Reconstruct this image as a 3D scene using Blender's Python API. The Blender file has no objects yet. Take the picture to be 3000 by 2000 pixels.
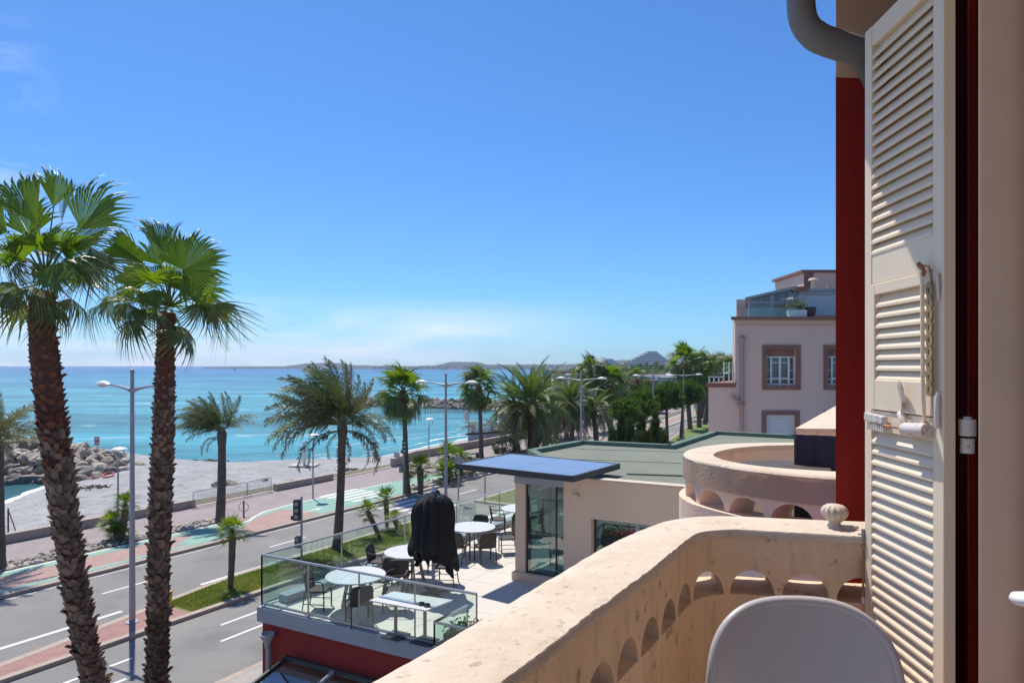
import bpy, math, random
from mathutils import Vector, Matrix, Quaternion, noise
random.seed(7)
R = math.radians
scene = bpy.context.scene
# ------------------------------------------------------------------ camera
HAZE = 0.00013
EYE = 9.0                                   # eye height above the road, metres
cam_d = bpy.data.cameras.new('camera'); cam = bpy.data.objects.new('camera', cam_d)
scene.collection.objects.link(cam); scene.camera = cam
cam.location = (0, 0, EYE); cam.rotation_euler = (R(90), 0, 0)
cam_d.sensor_width = 36; cam_d.lens = 24; cam_d.shift_y = 0.024
cam_d.clip_start = 0.05; cam_d.clip_end = 90000
# ------------------------------------------------------------------ sky and sun
SUN_EL = R(62); SUN_DIR = Vector((-.485 * math.cos(SUN_EL), .874 * math.cos(SUN_EL), math.sin(SUN_EL))).normalized()
w = bpy.data.worlds.new('World'); scene.world = w; w.use_nodes = True
nt = w.node_tree; N = nt.nodes; L = nt.links; N.clear()
out = N.new('ShaderNodeOutputWorld'); bg = N.new('ShaderNodeBackground'); bg.inputs['Strength'].default_value = 0.105
sky = N.new('ShaderNodeTexSky'); sky.sky_type = 'NISHITA'; sky.sun_disc = False
sky.sun_elevation = SUN_EL; sky.sun_rotation = math.atan2(SUN_DIR.x, SUN_DIR.y)
sky.altitude = 300; sky.air_density = 1.0; sky.dust_density = 0.35; sky.ozone_density = 4.0
tc = N.new('ShaderNodeTexCoord')
sep = N.new('ShaderNodeSeparateXYZ'); L.new(tc.outputs['Generated'], sep.inputs[0])
def mathn(nodes, links, op, a, b=None, c=None):
    n = nodes.new('ShaderNodeMath'); n.operation = op
    for i, v in enumerate((a, b, c)):
        if v is None: continue
        if isinstance(v, (int, float)): n.inputs[i].default_value = v
        else: links.new(v, n.inputs[i])
    return n.outputs[0]
W_ = lambda *a: mathn(N, L, *a)
# thin cirrus: streaks low over the sea and high on the seaward side, by direction on the sky dome
mp = N.new('ShaderNodeMapping'); mp.inputs['Scale'].default_value = (1.6, 1.6, 9.0)
L.new(tc.outputs['Generated'], mp.inputs[0])
cn = N.new('ShaderNodeTexNoise'); cn.inputs['Scale'].default_value = 2.2; cn.inputs['Detail'].default_value = 7; cn.inputs['Roughness'].default_value = .55
cn.inputs['Distortion'].default_value = .5
L.new(mp.outputs[0], cn.inputs['Vector'])
low = N.new('ShaderNodeMapRange'); low.inputs[1].default_value = .10; low.inputs[2].default_value = .05; L.new(sep.outputs[2], low.inputs[0])
cm = N.new('ShaderNodeMapRange'); cm.inputs[1].default_value = .36; cm.inputs[2].default_value = .60; L.new(cn.outputs[0], cm.inputs[0])
mp2 = N.new('ShaderNodeMapping'); mp2.inputs['Scale'].default_value = (2.0, 7.0, 11.0); mp2.inputs['Rotation'].default_value = (0, R(-8), R(35))
L.new(tc.outputs['Generated'], mp2.inputs[0])
cn2 = N.new('ShaderNodeTexNoise'); cn2.inputs['Scale'].default_value = 1.3; cn2.inputs['Detail'].default_value = 8; cn2.inputs['Roughness'].default_value = .62; cn2.inputs['Distortion'].default_value = .8
L.new(mp2.outputs[0], cn2.inputs['Vector'])
left = N.new('ShaderNodeMapRange'); left.inputs[1].default_value = -.52; left.inputs[2].default_value = -.66; L.new(sep.outputs[0], left.inputs[0])
cm2 = N.new('ShaderNodeMapRange'); cm2.inputs[1].default_value = .45; cm2.inputs[2].default_value = .68; L.new(cn2.outputs[0], cm2.inputs[0])
leftside = N.new('ShaderNodeMapRange'); leftside.inputs[1].default_value = .15; leftside.inputs[2].default_value = -.12; L.new(sep.outputs[0], leftside.inputs[0])
c_low = W_('MULTIPLY', W_('MULTIPLY', low.outputs[0], cm.outputs[0]), leftside.outputs[0])
c_hi = W_('MULTIPLY', left.outputs[0], cm2.outputs[0])
cloud = W_('MINIMUM', W_('ADD', W_('MULTIPLY', c_low, .75), W_('MULTIPLY', c_hi, .9)), .8)
mx = N.new('ShaderNodeMix'); mx.data_type = 'RGBA'; mx.inputs[7].default_value = (7.3, 7.7, 9.0, 1)
tint = N.new('ShaderNodeMix'); tint.data_type = 'RGBA'; tint.blend_type = 'MULTIPLY'; tint.inputs[0].default_value = 1.0; tint.inputs[7].default_value = (.47, .80, 1.15, 1)
L.new(sky.outputs[0], tint.inputs[6])
L.new(cloud, mx.inputs[0]); L.new(tint.outputs[2], mx.inputs[6]); L.new(mx.outputs[2], bg.inputs['Color']); L.new(bg.outputs[0], out.inputs[0])
sl = bpy.data.lights.new('sun', 'SUN'); so = bpy.data.objects.new('sun', sl); scene.collection.objects.link(so)
sl.energy = 4.3; sl.angle = R(.53); sl.color = (1, .93, .84); so.rotation_euler = SUN_DIR.to_track_quat('Z', 'Y').to_euler(); so.location = (0, 0, 60)
scene.view_settings.view_transform = 'Standard'; scene.view_settings.look = 'None'
scene.view_settings.exposure = 0.33; scene.view_settings.gamma = 1; scene.view_settings.use_curve_mapping = False
scene.render.engine = 'CYCLES'
scene.cycles.use_denoising = True; scene.cycles.max_bounces = 8; scene.cycles.transparent_max_bounces = 24
scene.cycles.sample_clamp_indirect = 6
# ------------------------------------------------------------------ helpers
def P(px, py, z):
    """world point seen at that spot of the survey photo on the horizontal plane z (metres above the road)"""
    Y = (EYE - z) * 2000.0 / (py - 1072.0)
    return Vector(((px - 1500) / 2000.0 * Y, Y, z))
def PY(px, py, Y):
    return Vector(((px - 1500) / 2000.0 * Y, Y, EYE - (py - 1072) / 2000.0 * Y))
ANG = R(30.8); UX, UY = math.sin(ANG), math.cos(ANG)
def S(u, v, z=0.0):
    """street coordinates: u metres along the street, v metres towards the sea; bends gently after u = 62"""
    s = 0.0
    if u > 62: s = (min(u, 230) - 62) ** 2 / 1000.0 + (max(u, 230) - 230) * .336
    v = v + s
    return Vector((UX * u - UY * v, UY * u + UX * v, z))
def tag(o, label=None, cat=None, group=None, kind=None):
    if label: o['label'] = label
    if cat: o['category'] = cat
    if group: o['group'] = group
    if kind: o['kind'] = kind
    return o
def thing(name, label, cat, loc=(0, 0, 0), group=None, rz=0):
    o = bpy.data.objects.new(name, None); scene.collection.objects.link(o); o.location = loc; o.rotation_euler = (0, 0, rz)
    o.empty_display_size = .2
    return tag(o, label, cat, group)
def wloc(o):
    v = Vector((0, 0, 0))
    while o is not None: v += o.location; o = o.parent
    return v
def link(name, me, parent=None, loc=None, mat4=None):
    o = bpy.data.objects.new(name, me); scene.collection.objects.link(o)
    if parent is not None: o.parent = parent
    if mat4 is not None: o.matrix_local = mat4
    elif loc is not None: o.location = loc
    return o
def copy_tree(o, loc, rz=0, parent=None):
    c = o.copy(); scene.collection.objects.link(c)
    if parent is None: c.location = loc; c.rotation_euler = (0, 0, rz)
    else: c.parent = parent
    for ch in o.children: copy_tree(ch, None, 0, c)
    return c
class MB:
    def __init__(s): s.v = []; s.f = []; s.m = []; s.cur = 0
    def add(s, vs, fs):
        b = len(s.v); s.v.extend([tuple(x) for x in vs])
        for f in fs: s.f.append(tuple(i + b for i in f)); s.m.append(s.cur)
        return s
    def quad(s, a, b, c, d): return s.add([a, b, c, d], [(0, 1, 2, 3)])
    def box(s, c, d, rz=0, rot=None):
        c = Vector(c); hx, hy, hz = d[0] / 2, d[1] / 2, d[2] / 2
        M = rot if rot is not None else Matrix.Rotation(rz, 3, 'Z')
        vs = [c + M @ Vector((x, y, z)) for x in (-hx, hx) for y in (-hy, hy) for z in (-hz, hz)]
        return s.add(vs, [(0, 1, 3, 2), (4, 6, 7, 5), (0, 4, 5, 1), (2, 3, 7, 6), (0, 2, 6, 4), (1, 5, 7, 3)])
    def beam(s, a, b, wd, ht, up=(0, 0, 1)):
        a = Vector(a); b = Vector(b); d = (b - a); ln = d.length; d.normalize()
        up = Vector(up)
        if abs(d.dot(up)) > .99: up = Vector((0, 1, 0))
        y = up.cross(d).normalized(); z = d.cross(y)
        M = Matrix((d, y, z)).transposed()
        return s.box((a + b) / 2, (ln, wd, ht), rot=M)
    def prism(s, poly, z0, z1):
        n = len(poly)
        ar = sum(poly[i][0] * poly[(i + 1) % n][1] - poly[(i + 1) % n][0] * poly[i][1] for i in range(n))
        if ar < 0: poly = poly[::-1]
        vs = [(p[0], p[1], z0) for p in poly] + [(p[0], p[1], z1) for p in poly]
        fs = [tuple(range(n))[::-1], tuple(range(n, 2 * n))] + [(i, (i + 1) % n, (i + 1) % n + n, i + n) for i in range(n)]
        return s.add(vs, fs)
    def tube(s, pts, rad, n=8, cap=True, squash=1.0):
        pts = [Vector(p) for p in pts]; k = len(pts)
        if isinstance(rad, (int, float)): rad = [rad] * k
        vs = []; prev = None
        for i, p in enumerate(pts):
            d = (pts[min(i + 1, k - 1)] - pts[max(i - 1, 0)]).normalized()
            if prev is None:
                a = Vector((0, 0, 1)) if abs(d.z) < .9 else Vector((1, 0, 0))
                x = a.cross(d).normalized()
            else: x = (prev - d * prev.dot(d)).normalized()
            y = d.cross(x); prev = x
            for j in range(n):
                t = 2 * math.pi * j / n
                vs.append(p + x * math.cos(t) * rad[i] + y * math.sin(t) * rad[i] * squash)
        fs = [(i * n + j, i * n + (j + 1) % n, (i + 1) * n + (j + 1) % n, (i + 1) * n + j) for i in range(k - 1) for j in range(n)]
        if cap: fs += [tuple(range(n))[::-1], tuple((k - 1) * n + j for j in range(n))]
        return s.add(vs, fs)
    def lathe(s, prof, c=(0, 0, 0), n=24, rib=0, ribn=0):
        k = len(prof); vs = []
        for (r, z) in prof:
            for j in range(n):
                t = 2 * math.pi * j / n
                rr = r * (1 + rib * math.cos(ribn * t)) if ribn else r
                vs.append((c[0] + rr * math.cos(t), c[1] + rr * math.sin(t), c[2] + z))
        fs = [(i * n + j, i * n + (j + 1) % n, (i + 1) * n + (j + 1) % n, (i + 1) * n + j) for i in range(k - 1) for j in range(n)]
        fs += [tuple(range(n))[::-1], tuple((k - 1) * n + j for j in range(n))]
        return s.add(vs, fs)
    def grid(s, rows, close=False):
        n = len(rows[0]); vs = [p for r in rows for p in r]
        fs = [(i * n + j, i * n + j + 1, (i + 1) * n + j + 1, (i + 1) * n + j) for i in range(len(rows) - 1) for j in range(n - 1)]
        return s.add(vs, fs)
    def mesh(s, name, mats, off=Vector((0, 0, 0)), smooth=False):
        me = bpy.data.meshes.new(name)
        me.from_pydata([(x[0] - off[0], x[1] - off[1], x[2] - off[2]) for x in s.v], [], s.f)
        if not isinstance(mats, (list, tuple)): mats = [mats]
        for m in mats: me.materials.append(m)
        if any(s.m): me.polygons.foreach_set('material_index', s.m)
        me.validate(); 
        if smooth is True: me.polygons.foreach_set('use_smooth', [True] * len(me.polygons))
        elif smooth: 
            me.polygons.foreach_set('use_smooth', [True] * len(me.polygons)); me.set_sharp_from_angle(angle=R(smooth))
        me.update(); return me
    def build(s, name, mats, parent=None, smooth=False, loc=None):
        """build in world coordinates; the mesh origin goes to its parent's place (or loc)"""
        off = wloc(parent) if parent is not None else Vector(loc if loc is not None else (0, 0, 0))
        o = link(name, s.mesh(name, mats, off, smooth), parent)
        if parent is None and loc is not None: o.location = loc
        return o
def bevel(o, wd=.01, seg=2, ang=35):
    m = o.modifiers.new('bevel', 'BEVEL'); m.width = wd; m.segments = seg; m.limit_method = 'ANGLE'; m.angle_limit = R(ang); m.harden_normals = False
    return o
# ------------------------------------------------------------------ materials
def mat(name, col, rough=.8, col2=None, scale=6, detail=5, mixlo=.35, mixhi=.65, bump=0, bscale=40, bdist=.01, metal=0, spec=.5,
        stretch=None, spots=None, coord='Object', trans=0, rand=0):
    m = bpy.data.materials.new(name); m.use_nodes = True
    T = m.node_tree; n = T.nodes; l = T.links; b = n['Principled BSDF']
    b.inputs['Roughness'].default_value = rough; b.inputs['Metallic'].default_value = metal; b.inputs['Specular IOR Level'].default_value = spec
    b.inputs['Base Color'].default_value = (*col, 1)
    t = n.new('ShaderNodeTexCoord'); src = t.outputs[coord]
    if coord == 'Position': pass
    if stretch:
        mp = n.new('ShaderNodeMapping'); mp.inputs['Scale'].default_value = stretch; l.new(src, mp.inputs[0]); src = mp.outputs[0]
    cur = None
    if col2:
        a = n.new('ShaderNodeTexNoise'); a.inputs['Scale'].default_value = scale; a.inputs['Detail'].default_value = detail; a.inputs['Roughness'].default_value = .6
        l.new(src, a.inputs['Vector'])
        r = n.new('ShaderNodeMapRange'); r.inputs[1].default_value = mixlo; r.inputs[2].default_value = mixhi; l.new(a.outputs[0], r.inputs[0])
        x = n.new('ShaderNodeMix'); x.data_type = 'RGBA'; x.inputs[6].default_value = (*col, 1); x.inputs[7].default_value = (*col2, 1)
        l.new(r.outputs[0], x.inputs[0]); cur = x.outputs[2]
    if spots:   # list of (colour, scale, lo, hi, strength, stretch)
        for (sc, ss, lo, hi, st, strt) in spots:
            a = n.new('ShaderNodeTexNoise'); a.inputs['Scale'].default_value = ss; a.inputs['Detail'].default_value = 4; a.inputs['Roughness'].default_value = .65
            if strt:
                mp = n.new('ShaderNodeMapping'); mp.inputs['Scale'].default_value = strt; mp.inputs['Location'].default_value = (3.3, 1.7, 5.1); l.new(t.outputs[coord], mp.inputs[0]); l.new(mp.outputs[0], a.inputs['Vector'])
            else: l.new(t.outputs[coord], a.inputs['Vector'])
            r = n.new('ShaderNodeMapRange'); r.inputs[1].default_value = lo; r.inputs[2].default_value = hi; r.inputs[4].default_value = st; l.new(a.outputs[0], r.inputs[0])
            x = n.new('ShaderNodeMix'); x.data_type = 'RGBA'
            if cur is None: x.inputs[6].default_value = (*col, 1)
            else: l.new(cur, x.inputs[6])
            x.inputs[7].default_value = (*sc, 1); l.new(r.outputs[0], x.inputs[0]); cur = x.outputs[2]
    if cur is not None: l.new(cur, b.inputs['Base Color'])
    if rand:
        oi = n.new('ShaderNodeObjectInfo'); rr_ = n.new('ShaderNodeMapRange'); rr_.inputs[3].default_value = 1 - rand; rr_.inputs[4].default_value = 1 + rand; l.new(oi.outputs['Random'], rr_.inputs[0])
        vs = n.new('ShaderNodeVectorMath'); vs.operation = 'SCALE'; l.new(rr_.outputs[0], vs.inputs['Scale'])
        if cur is not None: l.new(cur, vs.inputs[0])
        else: vs.inputs[0].default_value = col
        cur = vs.outputs[0]; l.new(cur, b.inputs['Base Color'])
    if bump:
        a = n.new('ShaderNodeTexNoise'); a.inputs['Scale'].default_value = bscale; a.inputs['Detail'].default_value = 5; a.inputs['Roughness'].default_value = .6
        l.new(src, a.inputs['Vector'])
        bp = n.new('ShaderNodeBump'); bp.inputs['Strength'].default_value = bump; bp.inputs['Distance'].default_value = bdist
        l.new(a.outputs[0], bp.inputs['Height']); l.new(bp.outputs[0], b.inputs['Normal'])
    if trans:
        tr = n.new('ShaderNodeBsdfTranslucent'); 
        if cur is not None:
            hs = n.new('ShaderNodeHueSaturation'); hs.inputs['Value'].default_value = 1.9; hs.inputs['Saturation'].default_value = 1.25; hs.inputs['Hue'].default_value = .485
            l.new(cur, hs.inputs['Color']); l.new(hs.outputs[0], tr.inputs[0])
        else: tr.inputs[0].default_value = (col[0] * 1.8, col[1] * 1.9, col[2], 1)
        ms = n.new('ShaderNodeMixShader'); ms.inputs[0].default_value = trans
        l.new(b.outputs[0], ms.inputs[1]); l.new(tr.outputs[0], ms.inputs[2]); l.new(ms.outputs[0], n['Material Output'].inputs[0])
    return m
def glass_mat(name, tint_=(.80, .92, .88), refl=1.0, rough=.0):
    m = bpy.data.materials.new(name); m.use_nodes = True; T = m.node_tree; n = T.nodes; l = T.links; n.clear()
    o = n.new('ShaderNodeOutputMaterial'); tr = n.new('ShaderNodeBsdfTransparent'); tr.inputs[0].default_value = (*tint_, 1)
    g = n.new('ShaderNodeBsdfGlossy'); g.inputs['Roughness'].default_value = rough; g.inputs[0].default_value = (1, 1, 1, 1)
    f = n.new('ShaderNodeLayerWeight'); f.inputs[0].default_value = .5
    pw = n.new('ShaderNodeMath'); pw.operation = 'POWER'; pw.inputs[1].default_value = 4.0; l.new(f.outputs['Facing'], pw.inputs[0])
    x = n.new('ShaderNodeMath'); x.operation = 'MULTIPLY_ADD'; x.inputs[1].default_value = .8; x.inputs[2].default_value = .035 * refl; x.use_clamp = True; l.new(pw.outputs[0], x.inputs[0])
    ms = n.new('ShaderNodeMixShader')
    l.new(x.outputs[0], ms.inputs[0]); l.new(tr.outputs[0], ms.inputs[1]); l.new(g.outputs[0], ms.inputs[2]); l.new(ms.outputs[0], o.inputs[0])
    return m
M = {}
M['asphalt'] = mat('asphalt', (.185, .178, .165), .85, (.225, .215, .20), .35, 6, .3, .7, .5, 60, .01, spots=[((.125, .12, .115), .5, .50, .66, .55, (1, 1, 1)), ((.26, .25, .235), .22, .52, .68, .5, (1, 1, 1)), ((.22, .21, .20), 40, .62, .75, .35, None)])
M['paint'] = mat('road_paint', (.66, .65, .63), .7, (.5, .5, .5), 12, 5, .45, .75)
M['green_paint'] = mat('green_paint', (.17, .34, .265), .75, (.24, .38, .31), 3, 5, .4, .7)
M['red_path'] = mat('red_path', (.33, .205, .175), .85, (.38, .26, .22), 1.2, 6, .3, .7, .3, 50, spots=[((.2, .13, .12), 2, .6, .8, .5, None)])
M['promenade'] = mat('promenade', (.26, .215, .21), .85, (.31, .262, .255), .8, 6, .3, .7, .3, 40, spots=[((.2, .14, .14), .5, .5, .8, .5, None)])
M['brickpave'] = mat('median_paving', (.27, .14, .12), .85, (.34, .20, .17), 4, 5, .3, .7, .4, 30)
M['kerb'] = mat('kerb_stone', (.42, .35, .28), .85, (.34, .27, .22), 3, 5, .3, .7, .4, 40)
M['kerbred'] = mat('kerb_red', (.30, .17, .12), .85, (.40, .30, .24), 2, 5, .3, .7, .4, 40)
M['pavement'] = mat('pavement', (.36, .33, .29), .85, (.30, .27, .25), 1.5, 5, .3, .7, .4, 40)
M['soil'] = mat('soil', (.20, .16, .12), .95, (.12, .12, .06), .2, 6, .35, .65, .5, 10)
M['seawall'] = mat('sea_wall', (.40, .33, .28), .85, (.33, .26, .23), 2, 5, .3, .7, .4, 20)
M['grass'] = mat('grass_ground', (.09, .15, .03), .95, (.19, .22, .06), 1.2, 6, .35, .7, .6, 40, .03)
M['blade'] = mat('grass_blade', (.12, .18, .04), .8, (.27, .27, .09), .9, 6, .35, .7, trans=.3)
M['beach'] = mat('beach', (.29, .29, .29), .95, (.375, .375, .37), .35, 9, .35, .65, 1.0, 2.2, .2, spots=[((.17, .165, .16), 1.1, .52, .66, .7, (1, 1, 1)), ((.48, .46, .43), 3.5, .56, .68, .65, None), ((.15, .145, .14), 6, .56, .70, .6, None)])
M['stone'] = mat('white_stone', (.52, .47, .40), .9, (.38, .33, .27), 3, 5, .3, .7, .6, 12, .03, rand=.3)
M['rockA'] = mat('groyne_rock', (.47, .41, .32), .9, (.28, .235, .185), .7, 7, .35, .65, .8, 5, .06, spots=[((.15, .125, .10), 1.6, .52, .70, .8, None)], rand=.3)
M['rockB'] = mat('dark_rock', (.24, .20, .165), .9, (.14, .12, .10), .8, 7, .35, .65, .8, 5, .06)
M['cream'] = mat('cream_plaster', (.76, .575, .39), .9, (.69, .50, .325), 2.2, 7, .35, .7, .6, 22, .012,
    spots=[((.44, .33, .21), 2.2, .52, .72, .55, (2.2, 2.2, .6)), ((.20, .15, .10), 13, .60, .68, .65, None), ((.34, .25, .16), 9, .57, .69, .4, (1.5, 1.5, .3)), ((.76, .58, .40), 5, .55, .8, .5, None)])
M['roughcast'] = mat('roughcast', (.62, .56, .50), .95, (.48, .43, .38), 9, 6, .35, .7, 1.0, 70, .02, spots=[((.24, .22, .20), 60, .60, .70, .7, None)])
M['hotelred'] = mat('hotel_red', (.36, .022, .015), .85, (.31, .018, .013), 1.5, 6, .3, .7, .3, 40)
M['darkred'] = mat('dark_red', (.27, .022, .018), .85, (.24, .018, .015), 1.5, 6, .3, .7, .3, 40)
M['beige'] = mat('beige_wall', (.72, .54, .40), .9, (.66, .49, .36), 1.5, 6, .3, .7, .25, 30)
M['restwall'] = mat('restaurant_wall', (.74, .56, .41), .9, (.69, .52, .38), .8, 6, .3, .7, .2, 30)
M['casing'] = mat('casing', (.76, .60, .46), .85, (.70, .55, .42), 3, 6, .3, .7, .25, 25, spots=[((.3, .25, .2), 9, .72, .78, .6, None)])
M['pink'] = mat('pink_render', (.74, .52, .43), .9, (.70, .485, .40), .3, 6, .3, .7, .15, 20, spots=[((.48, .33, .29), .6, .55, .8, .4, (1, 1, .25))])
M['brownframe'] = mat('brown_trim', (.27, .135, .105), .85, (.24, .12, .095), 2, 4)
M['shutter'] = mat('shutter_paint', (.80, .67, .50), .45, (.76, .63, .465), 2.5, 5, .3, .7, .12, 60, .003, spots=[((.45, .40, .34), 8, .68, .8, .5, None)])
M['whitepaint'] = mat('white_paint', (.74, .73, .72), .45, (.66, .65, .64), 4)
M['metalwhite'] = mat('white_hardware', (.66, .60, .56), .4, (.60, .54, .5), 15, 5, .4, .6, .2, 80, .002, spots=[((.30, .12, .04), 30, .56, .68, .8, None)])
M['rust'] = mat('rusty_metal', (.42, .20, .08), .6, (.26, .10, .04), 40, 5, .4, .6, .3, 90, .002)
M['brass'] = mat('old_brass', (.36, .25, .12), .5, (.28, .18, .08), 25, 5, .4, .6, .2, 80, .002, metal=.3)
M['steel'] = mat('steel', (.42, .43, .45), .35, metal=.9)
M['galv'] = mat('galvanised', (.36, .37, .40), .5, (.30, .31, .34), 2, metal=.3)
M['pipe'] = mat('zinc_pipe', (.20, .21, .235), .6, (.16, .165, .18), 4, 6, .3, .7, .3, 15, .004, spots=[((.34, .31, .28), 5, .62, .75, .5, None)])
M['slate'] = mat('slab_edge', (.36, .39, .42), .7, (.31, .34, .37), 1)
M['terrace'] = mat('terrace_tiles', (.56, .52, .465), .75, (.61, .565, .51), .9, 6, .3, .7, .1, 20, spots=[((.50, .46, .42), 2.5, .55, .75, .4, None)])
M['marble'] = mat('marble', (.64, .63, .62), .28, (.66, .66, .68), 2.5, 8, .5, .62, spots=[((.45, .44, .45), 4, .60, .64, .5, None)])
M['wicker'] = mat('wicker', (.045, .038, .034), .7, (.075, .064, .056), 70, 2, .4, .6, .8, 140, .006)
M['tableleg'] = mat('table_leg', (.34, .31, .28), .5, metal=.3)
M['canvas'] = mat('black_canvas', (.006, .006, .007), .85, (.010, .010, .012), 5, bump=.3, bscale=30)
M['chrome'] = mat('chrome', (.6, .6, .62), .2, metal=1)
M['greenroof'] = mat('green_roof', (.165, .18, .135), .9, (.205, .22, .165), .5, 7, .3, .7, .3, 20, .01, stretch=(1, 1, 1), spots=[((.13, .165, .13), 1.0, .52, .72, .6, (1.6, .5, 1)), ((.31, .30, .24), .7, .58, .8, .5, (.5, 1.5, 1))])
M['greenrim'] = mat('green_rim', (.10, .16, .115), .85, (.13, .19, .14), 1.5)
M['canopyglass'] = mat('canopy_glass', (.17, .21, .30), .22, (.20, .245, .34), 1.0, spec=.8)
M['blackframe'] = mat('dark_frame', (.035, .036, .040), .5)
M['glass'] = glass_mat('clear_glass', (.86, .945, .92), 1.3)
M['glass2'] = glass_mat('window_glass', (.55, .68, .67), 4.5)
M['paneW'] = mat('building_glass', (.05, .07, .075), .08, (.09, .11, .11), 2, spec=1.0)
M['navy'] = mat('navy_screen', (.018, .022, .05), .85, (.024, .028, .06), 4, stretch=(8, 8, .5), bump=.3, bscale=12)
M['chair'] = mat('chair_plastic', (.47, .43, .415), .33, (.45, .41, .395), 3)
M['wood'] = mat('beech_wood', (.48, .30, .15), .5, (.38, .22, .10), 20, stretch=(1, 1, 8))
M['fanleaf'] = mat('fan_leaf', (.065, .125, .022), .38, (.11, .175, .035), 1.4, 4, .3, .7, trans=.46, spec=.6)
M['fanleaf2'] = mat('fan_leaf_old', (.06, .10, .03), .42, (.13, .15, .06), 1.6, 4, .3, .7, trans=.32, spec=.5)
M['deadleaf'] = mat('dry_leaf', (.26, .19, .12), .8, (.17, .11, .07), 3, trans=.15)
M['dateleaf'] = mat('date_leaf', (.095, .115, .045), .5, (.19, .19, .095), .8, 4, .3, .7, trans=.22)
M['dateleaf2'] = mat('date_leaf_green', (.06, .115, .028), .5, (.13, .18, .05), .8, 4, .3, .7, trans=.28)
M['drydate'] = mat('dry_date_leaf', (.17, .13, .085), .7, (.11, .11, .05), 1.2, 4, .35, .65, trans=.2)
M['petiole'] = mat('petiole', (.16, .20, .06), .5)
M['trunkred'] = mat('palm_trunk_core', (.10, .045, .028), .95, (.15, .07, .04), 6, 6, .3, .7, .8, 20, .03)
M['boot'] = mat('leaf_base', (.25, .175, .125), .9, (.12, .07, .045), 5, 6, .35, .65, .8, 24, .012, stretch=(1, 1, .4), rand=.55)
M['bootred'] = mat('leaf_base_red', (.21, .07, .038), .9, (.11, .038, .022), 3.5, 6, .35, .65, .8, 24, .012, stretch=(1, 1, .4), rand=.5)
M['trunk'] = mat('palm_trunk', (.11, .085, .065), .95, (.17, .135, .105), 2, 6, .3, .7, 1.0, 9, .06, stretch=(1, 1, 3))
M['bark'] = mat('bark', (.10, .07, .05), .95, (.16, .115, .085), 3, 6, .3, .7, 1.0, 9, .05, stretch=(1, 1, .4))
M['pine'] = mat('pine_needles', (.05, .105, .025), .8, (.10, .17, .04), .7, 4, .35, .65, trans=.3)
M['cypress'] = mat('cypress_needles', (.03, .065, .02), .8, (.06, .11, .03), .9, 4, .35, .65, trans=.12)
M['broad'] = mat('broad_leaf', (.07, .105, .038), .7, (.10, .135, .05), .5, 4, .35, .65, trans=.25)
M['flower'] = mat('pink_flower', (.62, .05, .12), .6, (.55, .12, .22), 20)
M['farhill'] = mat('far_hill', (.03, .045, .05), .95, (.055, .065, .06), .012, 6, .35, .65)
M['midhill'] = mat('mid_hill', (.045, .065, .03), .95, (.09, .10, .05), .03, 6, .35, .65)
M['farwhite'] = mat('far_house', (.5, .44, .38), .9)
M['tileroof'] = mat('tile_roof', (.33, .16, .10), .9, (.26, .12, .08), 5)
M['concrete'] = mat('concrete', (.52, .49, .46), .9, (.45, .42, .40), 1)
M['yellow'] = mat('yellow_plastic', (.62, .33, .02), .5)
M['lampwhite'] = mat('lamp_shell', (.72, .70, .68), .4)
M['carpaint'] = mat('car_paint', (.015, .018, .022), .25, spec=.8)
M['rubber'] = mat('rubber', (.02, .02, .02), .9)
M['signred'] = mat('sign_red', (.45, .03, .03), .5)
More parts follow.
